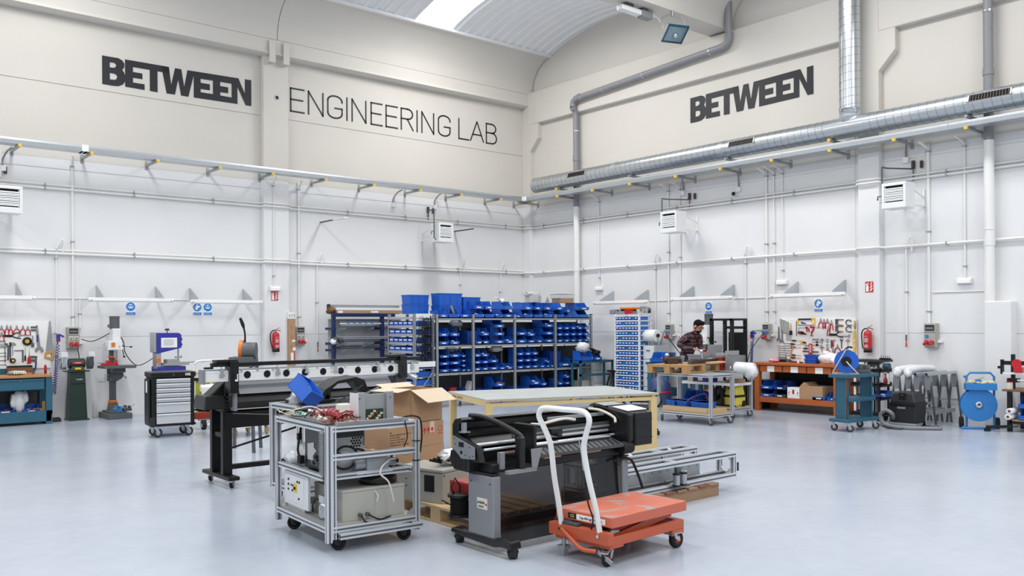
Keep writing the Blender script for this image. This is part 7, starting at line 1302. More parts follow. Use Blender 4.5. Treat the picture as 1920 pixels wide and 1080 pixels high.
part('bridge_arm','black_plastic',p2,lambda q:(q.tube(cr([(.06,.24,.96),(.1,.12,.955),(.15,-.02,.91),(.2,-.17,.84),(.205,-.2,.8),(.2,-.2,.7),(.19,-.19,.585)],5),.021,8)),label='curved black arm'); part('arm_cover','black_plastic',p2,lambda q:q.box(.165,.215,-.225,-.165,.58,.83),.01)
part('cover_plate','black_plastic',p2,lambda q:(q.box(.3,.33,-.22,.0,.62,.91),q.box(.29,.34,-.23,.0,.88,.91)),.006); part('bent_bracket','printer_grey',p2,lambda q:(q.box(.04,.31,-.24,-.2,.575,.6),q.prism([(.26,.6),(.31,.6),(.36,.74),(.25,.74)],-.245,-.24,'y'),q.box(.05,.09,-.14,-.1,.6,.72)))
part('end_cover','black_plastic',p2,lambda q:q.prism([(-.17,.64),(-.2,.7),(-.2,.9),(-.18,.93),(.2,.985),(.27,.96),(.27,.64)],ln+.0,ln+.26,'x'),.02); part('end_front','black_metal',p2,lambda q:q.box(ln+.06,ln+.27,-.215,-.19,.65,.92),.012); part('cover_label','paper',p2,lambda q:q.prism([(-.17,.935),(.0,.957),(.0,.962),(-.17,.94)],ln+.02,ln+.25,'x'),label='white top label'); part('label_window','panel_grey',p2,lambda q:q.prism([(.05,.965),(.16,.98),(.16,.984),(.05,.969)],ln-.02,ln+.2,'x'))
part('seam_lines','black_metal',p2,lambda q:[q.box(ln+.055,ln+.272,-.218,-.21,z,z+.004) for z in (.71,.86)]); part('end_roller','black_rubber',p2,lambda q:q.cyl((ln-.06,-.16,.64),(ln+.06,-.16,.64),.05,n=14))
part('ribbon_cable','cream',p2,lambda q:(q.tube(cr([(ln-.1,.16,.94),(ln-.06,.06,.93),(ln-.02,-.05,.88),(ln-.03,-.08,.84)],5),.012,6),q.tube(cr([(.55,.1,.86),(.5,.02,.88),(.55,-.02,.88),(.8,.0,.9),(.95,.02,.88)],5),.012,6))); part('print_carriage','black_plastic',p2,lambda q:(q.box(.62,.74,-.06,.03,.79,.84),q.box(.66,.7,-.1,-.02,.78,.8)),.004); part('support_wedge','wood_pale',p2,lambda q:(q.box(.45,.62,-.17,-.1,.64,.655),q.box(.85,1.05,-.17,-.1,.64,.665)))
part('drive_cable','black_rubber',p2,lambda q:q.tube(cr([(ln-.12,-.14,.54),(ln+.02,-.18,.55),(ln+.08,-.2,.46),(ln+.14,-.22,.3)],6),.011,7)); part('brand_strip','panel_grey',p2,lambda q:[q.box(1.0+.05*k,1.03+.05*k,-.101,-.099,.5+.01*k,.52+.01*k) for k in range(3)],stuff=True)
# ---- gantry frames on a weathered pallet
pallet('weathered grey wooden pallet under the aluminium gantry frames',-9.28,-11.98,0,1.3,.85,R_(1),'pallet_weathered',.03,7) if 0 else None
gp=thing('wooden_pallet','weathered wooden pallet carrying the aluminium gantry frames','pallet',(-9.3,-11.98,0),R_(1))
for y in (0,.38,.77): part('stringer','pallet_weathered',gp,lambda q:q.box(0,1.31,y,y+.045,.0,.105),.003)
for k in range(8): part('deck_board',('wood_red','pallet_weathered')[k%3>0],gp,lambda q:q.box(.02+.163*k,.15+.163*k,-.015,.83,.105,.125),.003)
def gantry(lab,x0,x1,y0,dy,z0,h,w=.046,mid=()):
    o=thing('gantry_frame',lab,'frame',(x0,y0,z0),R_(1)); L_=x1-x0
    for y in (w/2,dy-w/2):
        for z in (w/2,h-w/2): part('rail','alu_light',o,lambda q:alu(q,(0,y,z),(L_,y,z),w))
        for x in (w/2,L_-w/2,*mid): part('post','alu_light',o,lambda q:alu(q,(x,y,w),(x,y,h-w),w))
    for x in (w/2,L_-w/2,*mid):
        for z in (w/2,h-w/2): part('cross_rail','alu_light',o,lambda q:alu(q,(x,w,z),(x,dy-w,z),w))
    for (y,sy) in ((w,1),(dy-w,-1)):
        for (z,sz) in ((w,1),(h-w,-1)): part('gusset','alu',o,lambda q:q.prism([(y,z),(y+sy*.05,z),(y,z+sz*.05)],L_-w+.005,L_-.005,'x'))
    return o
g1=gantry('front aluminium gantry frame with two rollers lying on the weathered pallet',-9.3,-7.64,-11.94,.21,.126,.25,mid=(.75,))
part('web_plate','galv_dull',g1,lambda q:q.box(.05,1.25,.14,.15,.06,.18)); part('linear_guide','zinc_dark',g1,lambda q:(q.box(.05,1.6,.09,.11,.04,.055),q.box(.05,1.6,.14,.16,.19,.2))); part('bolt_row','zinc_dark',g1,lambda q:[q.cyl((.1+.11*k,.136,.15),(.1+.11*k,.14,.15),.006,n=6) for k in range(11)],stuff=True); part('note_sticker','paper',g1,lambda q:q.box(.95,1.05,.137,.14,.1,.12))
for x in (.68,.78):
    rl=part('roller','steel',g1,lambda q:q.cyl((x,-.03,.05),(x,-.03,.14),.032,n=14)); [part('roller_end','black_plastic',rl,lambda q:q.cyl((x,-.03,z),(x,-.03,z+.015),.036,n=14)) for z in (.035,.14)]
part('roller_bracket','zinc_dark',g1,lambda q:(q.box(.62,.84,-.06,.0,.025,.036),q.box(.7,.76,-.02,.0,.15,.2))); part('end_roller','black_plastic',g1,lambda q:(q.cyl((1.69,.02,.06),(1.69,.02,.14),.02,n=10),q.box(1.66,1.69,.0,.04,.08,.12)))
g2=gantry('rear aluminium gantry frame lying behind the front one on the pallet',-9.35,-7.62,-11.45,.22,.126,.25,mid=(.6,1.2)); part('diagonal_bar','alu',g2,lambda q:[q.bar((a,.04,.23),(a+.12,.18,.23),.03,.03) for a in (.2,.75,1.35)]); part('side_panel','galv_dull',g2,lambda q:q.box(.1,1.6,.15,.16,.05,.2))
# ---- first plotter (left)
p1=thing('large_printer','long stripped printer with a white beam of round holes on a black stand','printer',(-11.37,-8.2,0),0); l1=2.02
part('foot','black_metal',p1,lambda q:q.box(-.06,.06,-.36,.36,.085,.125),.01); part('foot','black_metal',p1,lambda q:q.box(l1-.06,l1+.06,-.36,.36,.085,.125),.01)
for x in (0,l1):
    for y in (-.28,.28): caster(p1,x,y,.085,.04,'black_rubber','galv',R_(50),core='galv',w=.03)
    part('leg','black_metal',p1,lambda q:(q.box(x-.05,x+.05,-.19,-.13,.125,.78),q.box(x-.05,x+.05,.1,.16,.125,.78),q.box(x-.03,x+.03,-.13,.1,.5,.55)),.004)
part('cross_bar','black_metal',p1,lambda q:q.box(.05,l1-.05,-.03,.03,.15,.2),.004); part('diagonal_rod','black_metal',p1,lambda q:q.cyl((.05,-.02,.36),(l1*.8,-.02,.7),.011)); part('tie_wire','panel_grey',p1,lambda q:q.cyl((.05,-.2,.75),(1.0,-.2,.66),.003))
part('apron','black_metal',p1,lambda q:(q.box(-.02,l1+.02,-.2,-.18,.6,.78),q.box(-.02,l1+.02,-.2,.2,.76,.79)),.004); part('rear_body','black_plastic',p1,lambda q:(q.prism([(-.2,.79),(-.24,.86),(-.2,.95),(.1,.98),(.2,.9),(.2,.79)],.08,l1-.1,'x')),.006); part('media_curve','printer_grey',p1,lambda q:q.prism([(-.26,.95),(-.24,1.0),(-.17,1.06),(-.1,1.09),(-.1,1.07),(-.16,1.04),(-.22,.98),(-.24,.945)],.1,l1-.1,'x')); part('paper_edge','cream',p1,lambda q:q.box(.06,1.2,-.24,-.2,.79,.795))
part('side_plate','printer_grey',p1,lambda q:q.box(.03,.06,-.3,-.12,.78,1.08),.004); part('service_station','black_plastic',p1,lambda q:(q.hull(-.24,.03,-.2,.12,.8,.94,.02,.02,.06,.0),q.prism([(-.17,.93),(.05,.92),(.08,1.1),(.04,1.12)],-.14,.06,'y'),q.box(-.02,.06,-.15,.1,.78,1.05)),.012); part('cable_mess','black_rubber',p1,lambda q:[q.tube(cr([(-.02,-.2,.8+.04*k),(.03,-.24,.84+.03*k),(.05,-.22,.9+.05*k),(.02,-.2,1.0)],4),.008,5) for k in range(4)],stuff=True)
bz0,bz1=1.085,1.21
bm=part('hole_beam','white_metal',p1,lambda q:(q.box(-.27,-.02,-.29,-.22,bz0,bz1-.015),q.box(.06,l1-.02,-.29,-.22,bz0,bz1-.015),q.box(l1+.06,l1+.26,-.29,-.22,bz0,bz1-.02)),.003)
for k in range(9): part('round_hole','hole',bm,lambda q:q.cyl((.17+.215*k,-.2915,bz0+.06),(.17+.215*k,-.288,bz0+.06),.037,n=20)); 
for k in range(9): part('hole_liner','panel_grey',bm,lambda q:q.lathe([(.037,-.293),(.039,-.293),(.039,-.287),(.037,-.287)],20,(.17+.215*k,0,bz0+.06),'y'))
part('crease','panel_grey',bm,lambda q:q.box(-.27,l1+.26,-.2905,-.29,bz0+.085,bz0+.087)); part('warning_mark','yellow',bm,lambda q:q.prism([(1.12,bz0+.045),(1.15,bz0+.045),(1.135,bz0+.075)],-.292,-.29)); part('top_strip','galv',p1,lambda q:(q.box(-.27,l1+.26,-.28,-.22,bz1-.012,bz1),*[q.box(.1+.17*k,.12+.17*k,-.295,-.28,bz1-.03,bz1-.01) for k in range(11)])); part('bottom_strip','galv',p1,lambda q:q.box(.06,l1-.02,-.28,-.2,bz0-.02,bz0-.005))
for x in (-.1,.5,.83,1.18,1.72,l1+.16): part('latch','galv',p1,lambda q:(q.box(x-.015,x+.015,-.31,-.29,bz0+.05,bz1),q.cyl((x,-.29,bz1),(x,-.29,bz1+.06),.006),q.box(x-.025,x+.025,-.315,-.295,bz0+.05,bz0+.075)))
part('slide_tube','black_metal',p1,lambda q:(q.box(-.2,l1+.28,-.3,-.24,1.235,1.275),q.box(-.27,-.18,-.29,-.25,1.215,1.235)),.006)
for x in (.0,l1-.0): part('carriage_hoop','black_plastic',p1,lambda q:(q.box(x-.03,x+.06,-.34,-.2,bz0-.12 if x<1 else bz0-.04,1.29),q.box(x-.16,x+.06,-.32,-.2,1.275,1.305),q.box(x-.0,x+.04,-.345,-.34,bz0+.02,bz1-.03)),.012)
part('hoop_label','paper',p1,lambda q:(q.box(.02,.05,-.343,-.34,bz0+.0,bz1-.05),q.box(l1+.065,l1+.1,-.343,-.3,bz0,bz1-.02))); part('end_bracket','printer_grey',p1,lambda q:q.box(-.3,-.27,-.31,-.2,bz0-.02,bz1+.0),.003); part('right_plate','dark_grey',p1,lambda q:q.box(l1-.05,l1+.1,-.28,.15,.78,1.06),.006); part('loose_spool','galv',p1,lambda q:q.cyl((l1+.13,-.25,1.06),(l1+.2,-.33,1.02),.035,n=12))
# ---- things behind the first plotter
wf=Zd(385,740,14.6); o=thing('paper_stand','white tube stand with paper roll and lime panel behind the plotter','stand',(wf.x,wf.y,0),R_(-6))
part('tube_frame','white_metal',o,lambda q:(q.tube(cr([(-.22,0,.0),(-.19,0,.9),(-.18,0,1.0),(-.12,0,1.06),(.1,0,1.07),(.3,0,1.07)],5),.02,8),q.tube([(.1,0,.05),(.08,0,.9)],.02,8),q.box(-.2,.2,-.02,.02,.02,.06))); part('name_board','cream',o,lambda q:q.box(-.22,.2,-.04,-.02,.8,.9),.004); part('lime_stripe','lime',o,lambda q:q.box(.05,.1,-.042,-.04,.8,.9)); text('lettering','PLANTER',.04,'zinc_dark',o,(-.1,-.042,.86)); part('lime_panel','lime',o,lambda q:q.box(-.16,.2,.0,.02,.1,.78)); part('roller_bar','black_metal',o,lambda q:q.box(-.22,.2,-.05,-.02,.74,.79)); part('paper_roll','paper',o,lambda q:(q.cyl((-.1,-.06,.62),(.12,-.06,.62),.06,n=16),q.box(-.1,.12,-.12,-.115,.42,.62)))
wf=G(374,805); o=thing('pallet_truck','dark red pallet lifter half hidden behind the tool trolley and plotter','pallet truck',(wf.x+.05,wf.y,0),R_(-8)); part('fork_frame','dark_red',o,lambda q:(q.box(-.15,.5,-.06,.06,.17,.27),q.box(.1,.25,-.08,.08,.14,.2),q.bar((-.3,.1,.44),(.45,.0,.36),.06,.06)),.01); part('axle_plate','dark_red',o,lambda q:q.box(.3,.5,-.2,.3,.2,.25)); part('wheel','black_rubber',o,lambda q:q.cyl((-.03,-.04,.08),(.03,-.04,.08),.08,n=16)); part('wheel_fork','galv_dull',o,lambda q:(q.box(-.08,.08,-.06,.0,.14,.17),q.box(-.06,.06,-.1,-.08,.04,.1))); part('dark_sack','black_rubber',o,lambda q:q.blob((.1,.05,.32),(.22,.1,.04),3,.25))
a=G(438,822); b2=G(498,813); o=thing('platform_dolly','low white dolly with tan wheels under the plotter','dolly',(a.x,a.y,0),math.atan2(b2.y-a.y,b2.x-a.x)); dl=(b2-a).length
part('deck','white_metal',o,lambda q:(q.box(-.06,dl+.1,-.05,.5,.17,.2),q.box(-.06,dl+.1,-.06,-.03,.14,.2)),.004); part('deck_sheet','cream',o,lambda q:q.box(-.02,dl+.06,-.02,.48,.2,.206))
for x in (0,dl):
    for y in (0,.4): caster(o,x,y,.165,.062,'wood_handle','galv',R_(20),core='galv')
# ---- second aluminium frame with black covers and the tilted blue bin
f2=alucart('aluminium_rack','second aluminium frame on casters standing behind the wire-covered trolley',-11.32,-10.4,-9.88,-9.27,.92,zb=.12,w=.05,panel='panel_grey',caster_r=.05); f2['category']='rack'
part('dark_bar','black_metal',f2,lambda q:(q.box(-.42,.4,-.27,-.23,.885,.918),q.box(-.42,.4,.22,.26,.885,.918))); part('deck','dark_grey',f2,lambda q:q.box(-.45,.45,-.27,.27,.895,.915))
o=thing('printer_cover','large black curved printer cover lying on the second frame','cover',(-10.66,-9.5,.921),R_(-15)); part('shell','black_plastic',o,lambda q:q.prism([(-.3,.0),(-.22,.12),(-.1,.2),(.08,.23),(.16,.2),(.2,.1),(.34,.0),(.3,-.0),(.15,.08),(.05,.19),(-.1,.17),(-.2,.08),(-.24,0)],-.2,.2),.004); part('strut','panel_grey',o,lambda q:q.bar((.0,-.22,.0),(.3,-.2,.12),.016)); part('strut','dark_grey',o,lambda q:q.bar((-.1,-.22,.0),(.14,-.2,.15),.012))
o=thing('black_tray','flat black tray with clutter at the left on the second frame','tray',(-11.06,-9.55,.921),R_(10)); part('tray','black_plastic',o,lambda q:q.box(-.16,.2,-.16,.14,0,.03),.004); part('clutter','black_rubber',o,lambda q:[q.cb((-.1+.09*k,-.02*k,.05),.1,.06,.03,(.3,.2*k,.4*k)) for k in range(4)],stuff=True); part('clear_film','plastic_clear',o,lambda q:q.blob((-.15,-.08,.04),(.1,.07,.05),8,.35))
o=thing('grey_metal_cover','ribbed grey metal cover leaning behind the tilted blue bin','cover',(-11.16,-9.5,.92),0.); o.rotation_euler=(-.5,.45,-.2); part('sheet','galv',o,lambda q:(q.box(-.05,.05,-.02,.0,0,.3),q.box(-.07,-.05,-.05,.0,0,.3))); part('slots','hole',o,lambda q:[q.box(-.03,.03,-.022,-.02,.05+.02*k,.058+.02*k) for k in range(11)],stuff=True)
o=bin_(0,0,0,.24,.3,.19,'large blue bin lying tilted on the second frame','tilted bin',card=False,tab=False,fr=.85); del o['group']; tb=Zd(580,746,7.9); o.location=(tb.x-.03,tb.y-.02,.93); o.scale=(.82,.82,.82); o.rotation_euler=(R_(38),R_(22),R_(28))
# ---- the wire-covered trolley
TX,TY=.77,1.02; tz=.915; t=thing('electronics_trolley','aluminium profile trolley crowded with electronics and loose wires','trolley',(-11.865,-11.42,0),R_(-4)); w=.042
P4=[(w/2,w/2),(TX-w/2,w/2),(w/2,TY-w/2),(TX-w/2,TY-w/2)]
for x,y in P4: part('post','alu',t,lambda q:(alu(q,(x,y,.07),(x,y,tz),w),)); 
part('post_twin','alu',t,lambda q:alu(q,(w*1.42,w/2,.09),(w*1.42,w/2,tz-.01),w*.8))
for z in (.16,tz-.025):
    for y in (w/2,TY-w/2): part('rail','alu',t,lambda q:alu(q,(w,y,z),(TX-w,y,z),w))
    for x in (w/2,TX-w/2): part('rail','alu',t,lambda q:alu(q,(x,w,z),(x,TY-w,z),w))
part('rail','alu',t,lambda q:alu(q,(w*2,-.025,.115),(TX,-.025,.115),w)); part('rail','alu',t,lambda q:alu(q,(w,w/2,.685),(TX-w,w/2,.685),w))
for y in (.06,.5): part('shelf_rail','alu',t,lambda q:alu(q,(w,y+.03,.53),(TX-.02,y+.03,.53),w))
part('shelf_rail','alu',t,lambda q:alu(q,(w/2,w*2,.53),(w/2,TY-w*2,.53),w)); part('shelf_rail','alu',t,lambda q:alu(q,(TX-w,w,.53),(TX-w,.9,.53),w)); part('shelf_plate','panel_grey',t,lambda q:q.box(.04,TX-.06,.1,.95,.505,.512))
part('base_board','beige_metal',t,lambda q:q.box(.03,TX-.03,.03,TY-.03,.18,.19)); part('top_board','panel_grey',t,lambda q:q.box(.03,TX-.03,.04,TY-.04,tz-.02,tz-.01)); part('base_tray','galv',t,lambda q:(q.box(.06,.1,.55,.95,.19,.23),q.box(.06,TX-.1,.9,.94,.19,.24)))
for x,y,s in ((w,w,1),(TX-w,w,-1)): part('corner_bracket','galv_dull',t,lambda q:q.prism([(x,.185),(x+s*.045,.185),(x+s*.035,.2),(x+s*.015,.215),(x,.23)],w-.01,w+.02),.002)
for x,y in ((.09,.07),(TX-.1,.03),(.09,TY-.12),(TX-.1,TY-.12)): caster(t,x,y,.14,.055,'black_rubber','black_plastic',R_(-30 if x<.3 else 150),core='black_plastic',w=.04)
part('comb_strip','panel_grey',t,lambda q:(q.box(-.012,.008,.055,.085,.55,tz-.03),*[q.box(-.02,.0,.05,.1,.56+.0125*k,.5645+.0125*k) for k in range(25)])); part('comb_strip','panel_grey',t,lambda q:(q.box(.08,TX-.1,.0,.03,tz,tz+.025),*[q.box(.09+.0125*k,.095+.0125*k,-.006,.0,tz,tz+.022) for k in range(43)]))
wr_rail=part('wire_trunk','grey_plastic',t,lambda q:q.box(.05,.1,.15,TY-.1,tz,tz+.03)); part('cable_tie','black_plastic',t,lambda q:(q.box(TX-w-.003,TX+.003,-.003,w+.003,.75,.757),q.box(TX-w-.003,TX+.003,-.003,w+.003,.6,.607)))
TR=Matrix.Translation((-11.865,-11.42,0))@Matrix.Rotation(R_(-4),4,'Z'); W2=lambda x,y,z:TR@Vector((x,y,z)); TZ=R_(-4)
o=thing('power_supply','grey metal power supply with honeycomb fan grille inside the trolley','power supply',W2(.08,.16,.535),TZ); part('case','panel_light',o,lambda q:q.box(0,.3,0,.26,0,.34),.004); part('fan_grille','hole',o,lambda q:[q.cyl((.19+.022*i+.011*(j%2),-.0015,.2+.02*j),(.19+.022*i+.011*(j%2),-.0005,.2+.02*j),.009,n=6) for i in range(4) for j in range(5)],stuff=True); part('clear_top','black_plastic',o,lambda q:q.box(.02,.29,-.002,.0,.27,.335)); part('edge_slots','charcoal',o,lambda q:[q.box(.285,.298,-.002,.0,.2+.013*k,.208+.013*k) for k in range(10)],stuff=True)
q=MB(); q.tube([tuple(W2(.2+.095*math.cos(a)*(1+.08*math.sin(2*a)),.12,.66+.085*math.sin(a))) for a in [k*.3 for k in range(24)]],.009,7); q.tube(cr([W2(.29,.12,.72),W2(.36,.12,.69),W2(.38,.1,.6),W2(.34,.08,.52)],5),.009,7); q.cb(W2(.14,.12,.69),.08,.03,.035,(0,.4,0)); tag(q.o('power_cable','black_rubber'),'black power cable looped with its plug in front of the power supply','cable')
o=thing('drive_unit','black drive unit with grey heat plate standing in the trolley, left side','drive',W2(.075,.28,.535),TZ); part('case','black_plastic',o,lambda q:q.box(0,.14,0,.3,0,.33),.006); part('heat_plate','panel_light',o,lambda q:q.prism([(.12,.08),(.24,.08),(.24,.2),(.12,.22),(.12,.18),(.07,.16),(.12,.13)],-.003,-.001,'x')); part('top_slots','galv',o,lambda q:q.box(-.001,.13,.01,.29,.33,.345)); part('connectors','zinc_dark',o,lambda q:[q.cb((-.01,.03+.03*k,.07+.02*(k%3)),.02,.02,.03) for k in range(4)])
o=thing('plastic_wrap','crumpled clear plastic packing in the middle of the trolley','wrap',W2(.2,.75,.53),TZ); part('film','wrap',o,lambda q:(q.blob((0,0,.08),(.13,.13,.09),6,.3),q.blob((-.07,.1,.05),(.1,.1,.06),7,.3))); part('sheet','plastic_clear',o,lambda q:q.prism([(-.12,.0),(.1,.0),(.12,.3),(-.05,.33)],.02,.024,'x'))
q=MB(); q.tube(cr([W2(.1,.7,.88),W2(.08,.7,.75),W2(.06,.68,.66),W2(.06,.62,.6)],5),.009,7); q.cb(W2(.06,.62,.6),.04,.05,.06); q.cb(W2(.08,.7,.77),.03,.03,.05); tag(q.o('adapter_cable','black_rubber'),'black cable with square plug hanging inside the left side of the trolley','cable')
o=thing('switch_box','light control panel with buttons and a yellow switch low on the trolley','control panel',W2(.05,.46,.22),TZ); part('plate','cab_white',o,lambda q:(q.box(0,.02,0,.48,.0,.26),q.box(-.003,0,.08,.4,.03,.24)),.006); part('button','black_plastic',o,lambda q:[q.cyl((-.01,y,z),(0,y,z),.009,n=8) for y,z in ((.38,.2),(.38,.16),(.38,.12),(.3,.12),(.2,.2),(.16,.2),(.17,.07))],stuff=True); part('yellow_switch','yellow',o,lambda q:q.box(-.008,0,.21,.27,.11,.18),.003); part('switch_knob','black_plastic',o,lambda q:(q.cyl((-.02,.24,.145),(-.008,.24,.145),.012,n=10),q.box(-.01,0,.28,.33,.155,.165)))
o=thing('cream_control_box','large cream metal box on the base of the trolley','box',W2(.15,.07,.19),TZ); part('case','beige_metal',o,lambda q:(q.box(0,.52,0,.5,0,.215),q.box(-.003,.523,-.003,.503,.215,.235)),.004); part('gland','zinc_dark',o,lambda q:[q.cyl((.14+.06*k,-.03,.04),(.14+.06*k,0,.04),.016,n=10) for k in range(2)]); part('gland_cable','black_rubber',o,lambda q:(q.tube(cr([(.14,-.03,.04),(.16,-.05,.0),(.2,-.05,-.02)],4),.006,5),q.tube(cr([(.2,-.03,.04),(.28,-.05,.0),(.38,-.04,.01)],4),.006,5)))
o=thing('round_fan','round black fan on top of the cream box','fan',W2(.53,.24,.426),TZ); o.scale=(1.1,1.1,1.35); part('housing','black_plastic',o,lambda q:q.lathe([(.13,0),(.135,.01),(.135,.045),(.115,.05),(.115,.075),(.1,.08)],22)); part('rotor','charcoal',o,lambda q:q.lathe([(.07,.08),(.065,.095),(.05,.1)],16)); part('blade','black_metal',o,lambda q:[q.cb((.085*math.cos(a),.085*math.sin(a),.085),.04,.012,.012,(0,0,a)) for a in [k*PI/6 for k in range(12)]],stuff=True)
o=thing('steel_pump','round steel pump with square head at the left of the cream box','pump',W2(.09,.22,.19),TZ); part('plate','panel_grey',o,lambda q:q.box(-.05,.06,-.14,.22,0,.012)); part('body','steel',o,lambda q:q.lathe([(.05,.012),(.055,.04),(.055,.1),(.045,.13),(.03,.14)],16)); part('head','galv',o,lambda q:q.box(-.04,.04,-.05,.05,.13,.19),.01); part('cable','black_rubber',o,lambda q:q.tube(cr([(.0,.05,.12),(-.02,.14,.14),(-.02,.2,.08),(.0,.24,.03),(.02,.3,.02)],5),.007,5))
o=thing('motor_spindle','steel spindle motor lying on the trolley shelf','motor',W2(.37,.12,.6),TZ); part('case','galv_dull',o,lambda q:(q.box(-.02,.16,-.06,.06,-.045,.045),q.cyl((-.1,0,0),(-.02,0,0),.042,n=16)),.004); part('nose','chrome',o,lambda q:(q.cyl((.16,0,0),(.24,0,0),.036,n=16),)); part('cap','black_plastic',o,lambda q:(q.cyl((.24,0,0),(.27,0,0),.02,n=12),q.cyl((.22,0,.03),(.22,0,.06),.012))); part('rest','alu',o,lambda q:q.box(-.1,.2,-.05,.05,-.07,-.045))
q=MB(); q.tube(cr([W2(.53,.05,.62),W2(.46,.03,.58),W2(.43,.0,.53),W2(.49,-.01,.47),W2(.52,-.01,.38),W2(.54,.0,.31)],6),.007,6); q.tube(cr([W2(.42,.08,.4),W2(.425,.03,.36),W2(.41,.03,.32)],4),.005,5); tag(q.o('white_cable','cream'),'white cable arching from the spindle down over the cream box','cable')
o=thing('upright_panel','upright grey metal panel with a circuit board on the trolley top','panel',W2(.33,.14,tz+.005),TZ); part('plate','panel_grey',o,lambda q:(q.box(0,.28,.03,.04,0,.2),q.box(-.01,.05,.0,.03,0,.215),q.box(.23,.29,.0,.03,0,.215)),.003); part('edge','white_metal',o,lambda q:q.box(-.014,-.01,.0,.14,0,.21)); part('screw','zinc_dark',o,lambda q:[q.cyl((x,-.004,.17),(x,0,.17),.006,n=8) for x in (.0,.26)]); pc=part('circuit_board','dark_green',o,lambda q:q.box(.06,.21,.02,.03,.0,.085)); part('components','cream_wire',pc,lambda q:[q.cb((.07+.02*k,.012,.015+.018*(k%4)),.018,.02,.014,(0,0,k*.4)) for k in range(7)],stuff=True); part('capacitor','copper',pc,lambda q:[q.cyl((.08+.03*k,.0,.02+.02*(k%3)),(.08+.03*k,.02,.02+.02*(k%3)),.008,n=8) for k in range(4)])
rn=random.Random(7)
def wires(name,m,n,cx,cy,sx_,sy_,lab,r=.0028,h=.05):
    q=MB()
    for i in range(n):
        x,y=cx+rn.uniform(-sx_,sx_)*.6,cy+rn.uniform(-sy_,sy_)*.6; P=[]
        for k in range(5): P.append(W2(x,y,tz+.01+rn.uniform(.005,h)*(1 if 0<k<4 else .5))); x+=rn.uniform(-sx_,sx_)*.5; y+=rn.uniform(-sy_,sy_)*.5
        q.tube(cr(P,4),r,5)
    o=q.o(name,m); tag(o,lab,'wires',kind='stuff')
wires('red_wires','red_wire',34,.2,.3,.13,.22,'tangle of red wires on the trolley top beside the upright panel',.0035,.09); wires('green_wires','green_wire',22,.12,.62,.09,.14,'flat bundle of green wires on the trolley top',.003,.04); wires('brown_wires','copper',18,.13,.24,.1,.16,'brown wires mixed into the red tangle on the trolley',.003,.05); wires('cream_wires','cream_wire',26,.12,.5,.1,.36,'cream wires scattered along the trolley top',.0028,.045); wires('black_wires','black_rubber',16,.16,.35,.12,.25,'black wires and plugs among the tangle on the trolley',.0038,.06)
q=MB(); [q.cb(W2(.1+rn.uniform(-.05,.16),.15+rn.uniform(0,.75),tz+.02+rn.uniform(0,.02)),.035,.025,.018,(rn.random(),rn.random(),rn.random()*3)) for k in range(18)]; tag(q.o('wire_connectors','paper'),'small white connectors lying among the wires on the trolley','connectors',kind='stuff')
o=thing('white_gearbox','white plastic gear housing at the far end of the trolley top','housing',W2(.42,.62,tz),TZ); part('body','cream',o,lambda q:(q.hull(-.06,.06,-.05,.05,0,.1,.015,.01),q.box(.06,.12,-.03,.03,.02,.06)),.01); part('shaft','steel',o,lambda q:(q.cyl((.1,0,.0),(.1,0,.08),.016),q.cyl((-.06,0,.03),(-.35,.02,.03),.01)))
o=thing('grey_slide','grey slide rail lying across the rear of the trolley top','slide',W2(.1,.85,tz),TZ); part('rail','alu',o,lambda q:q.box(-.02,.45,-.02,.03,0,.035),.002); part('slide_block','black_plastic',o,lambda q:q.box(.0,.14,-.03,.04,.0,.055),.004)
q=MB(); q.tube(cr([W2(.05,.9,tz+.02),W2(.12,.82,tz+.06),W2(.2,.75,tz+.08),W2(.26,.7,tz+.05),W2(.27,.66,tz+.01)],5),.006,6); tag(q.o('arched_cable','cream'),'pale cable arching over the rear of the trolley top','cable')
q=MB(); q.tube(cr([W2(.62,.05,tz+.01),W2(.66,.02,tz+.03),W2(.73,.02,tz+.03),W2(.785,.02,tz+.0),W2(.8,.02,.8),W2(.785,.02,.66)],6),.007,6); q.tube(cr([W2(.64,.0,tz),W2(.65,-.02,.8),W2(.62,-.02,.72)],4),.005,5); tag(q.o('black_cable','black_rubber'),'black cable running over the right corner post of the trolley','cable')
# ---- pallet with control cabinet, cartons, spool
pallet('pale wooden pallet carrying the control cabinet and cable spool',-10.73+.82,-11.72,0,1.2,.8,R_(90)+.0,'wood_pale',.03,6)
cb2=thing('control_cabinet','grey control cabinet lying on the pallet with a black window','cabinet',(-10.63,-11.12,.143),R_(16)); part('case','beige_metal',cb2,lambda q:q.box(0,.36,0,.5,0,.255),.005); part('lid','beige_metal',cb2,lambda q:q.box(-.005,.365,-.005,.505,.258,.285),.006); part('window','black_plastic',cb2,lambda q:q.box(-.004,0,.09,.2,.09,.23),.002); part('plug_hole','zinc_dark',cb2,lambda q:[q.cyl((-.004,.4,z),(0,.4,z),.008,n=8) for z in (.12,.18)]); part('corner_lock','black_plastic',cb2,lambda q:q.cyl((.02,-.004,.235),(.02,0,.235),.007)); part('seal','black_rubber',cb2,lambda q:q.box(.002,.358,.002,.498,.254,.259))
o=thing('parts_bag','clear bag of black and grey parts on the control cabinet','bag',(-10.5,-10.95,.43),R_(16)); part('bag','wrap',o,lambda q:(q.blob((.1,-.02,.06),(.14,.1,.07),6,.3),q.blob((.2,-.08,.03),(.12,.08,.04),9,.3))); part('parts','black_plastic',o,lambda q:[q.cb((-.05+.035*k,.02+.02*(k%3),.04+.012*k%.03),.22,.02,.02,(.1*k,.25-.06*k,.3*k)) for k in range(6)],stuff=True); part('label_ends','cream',o,lambda q:[q.bar((-.06+.02*k,-.05,.06),(.02+.02*k,-.1,.12),.02,.004) for k in range(3)],stuff=True)
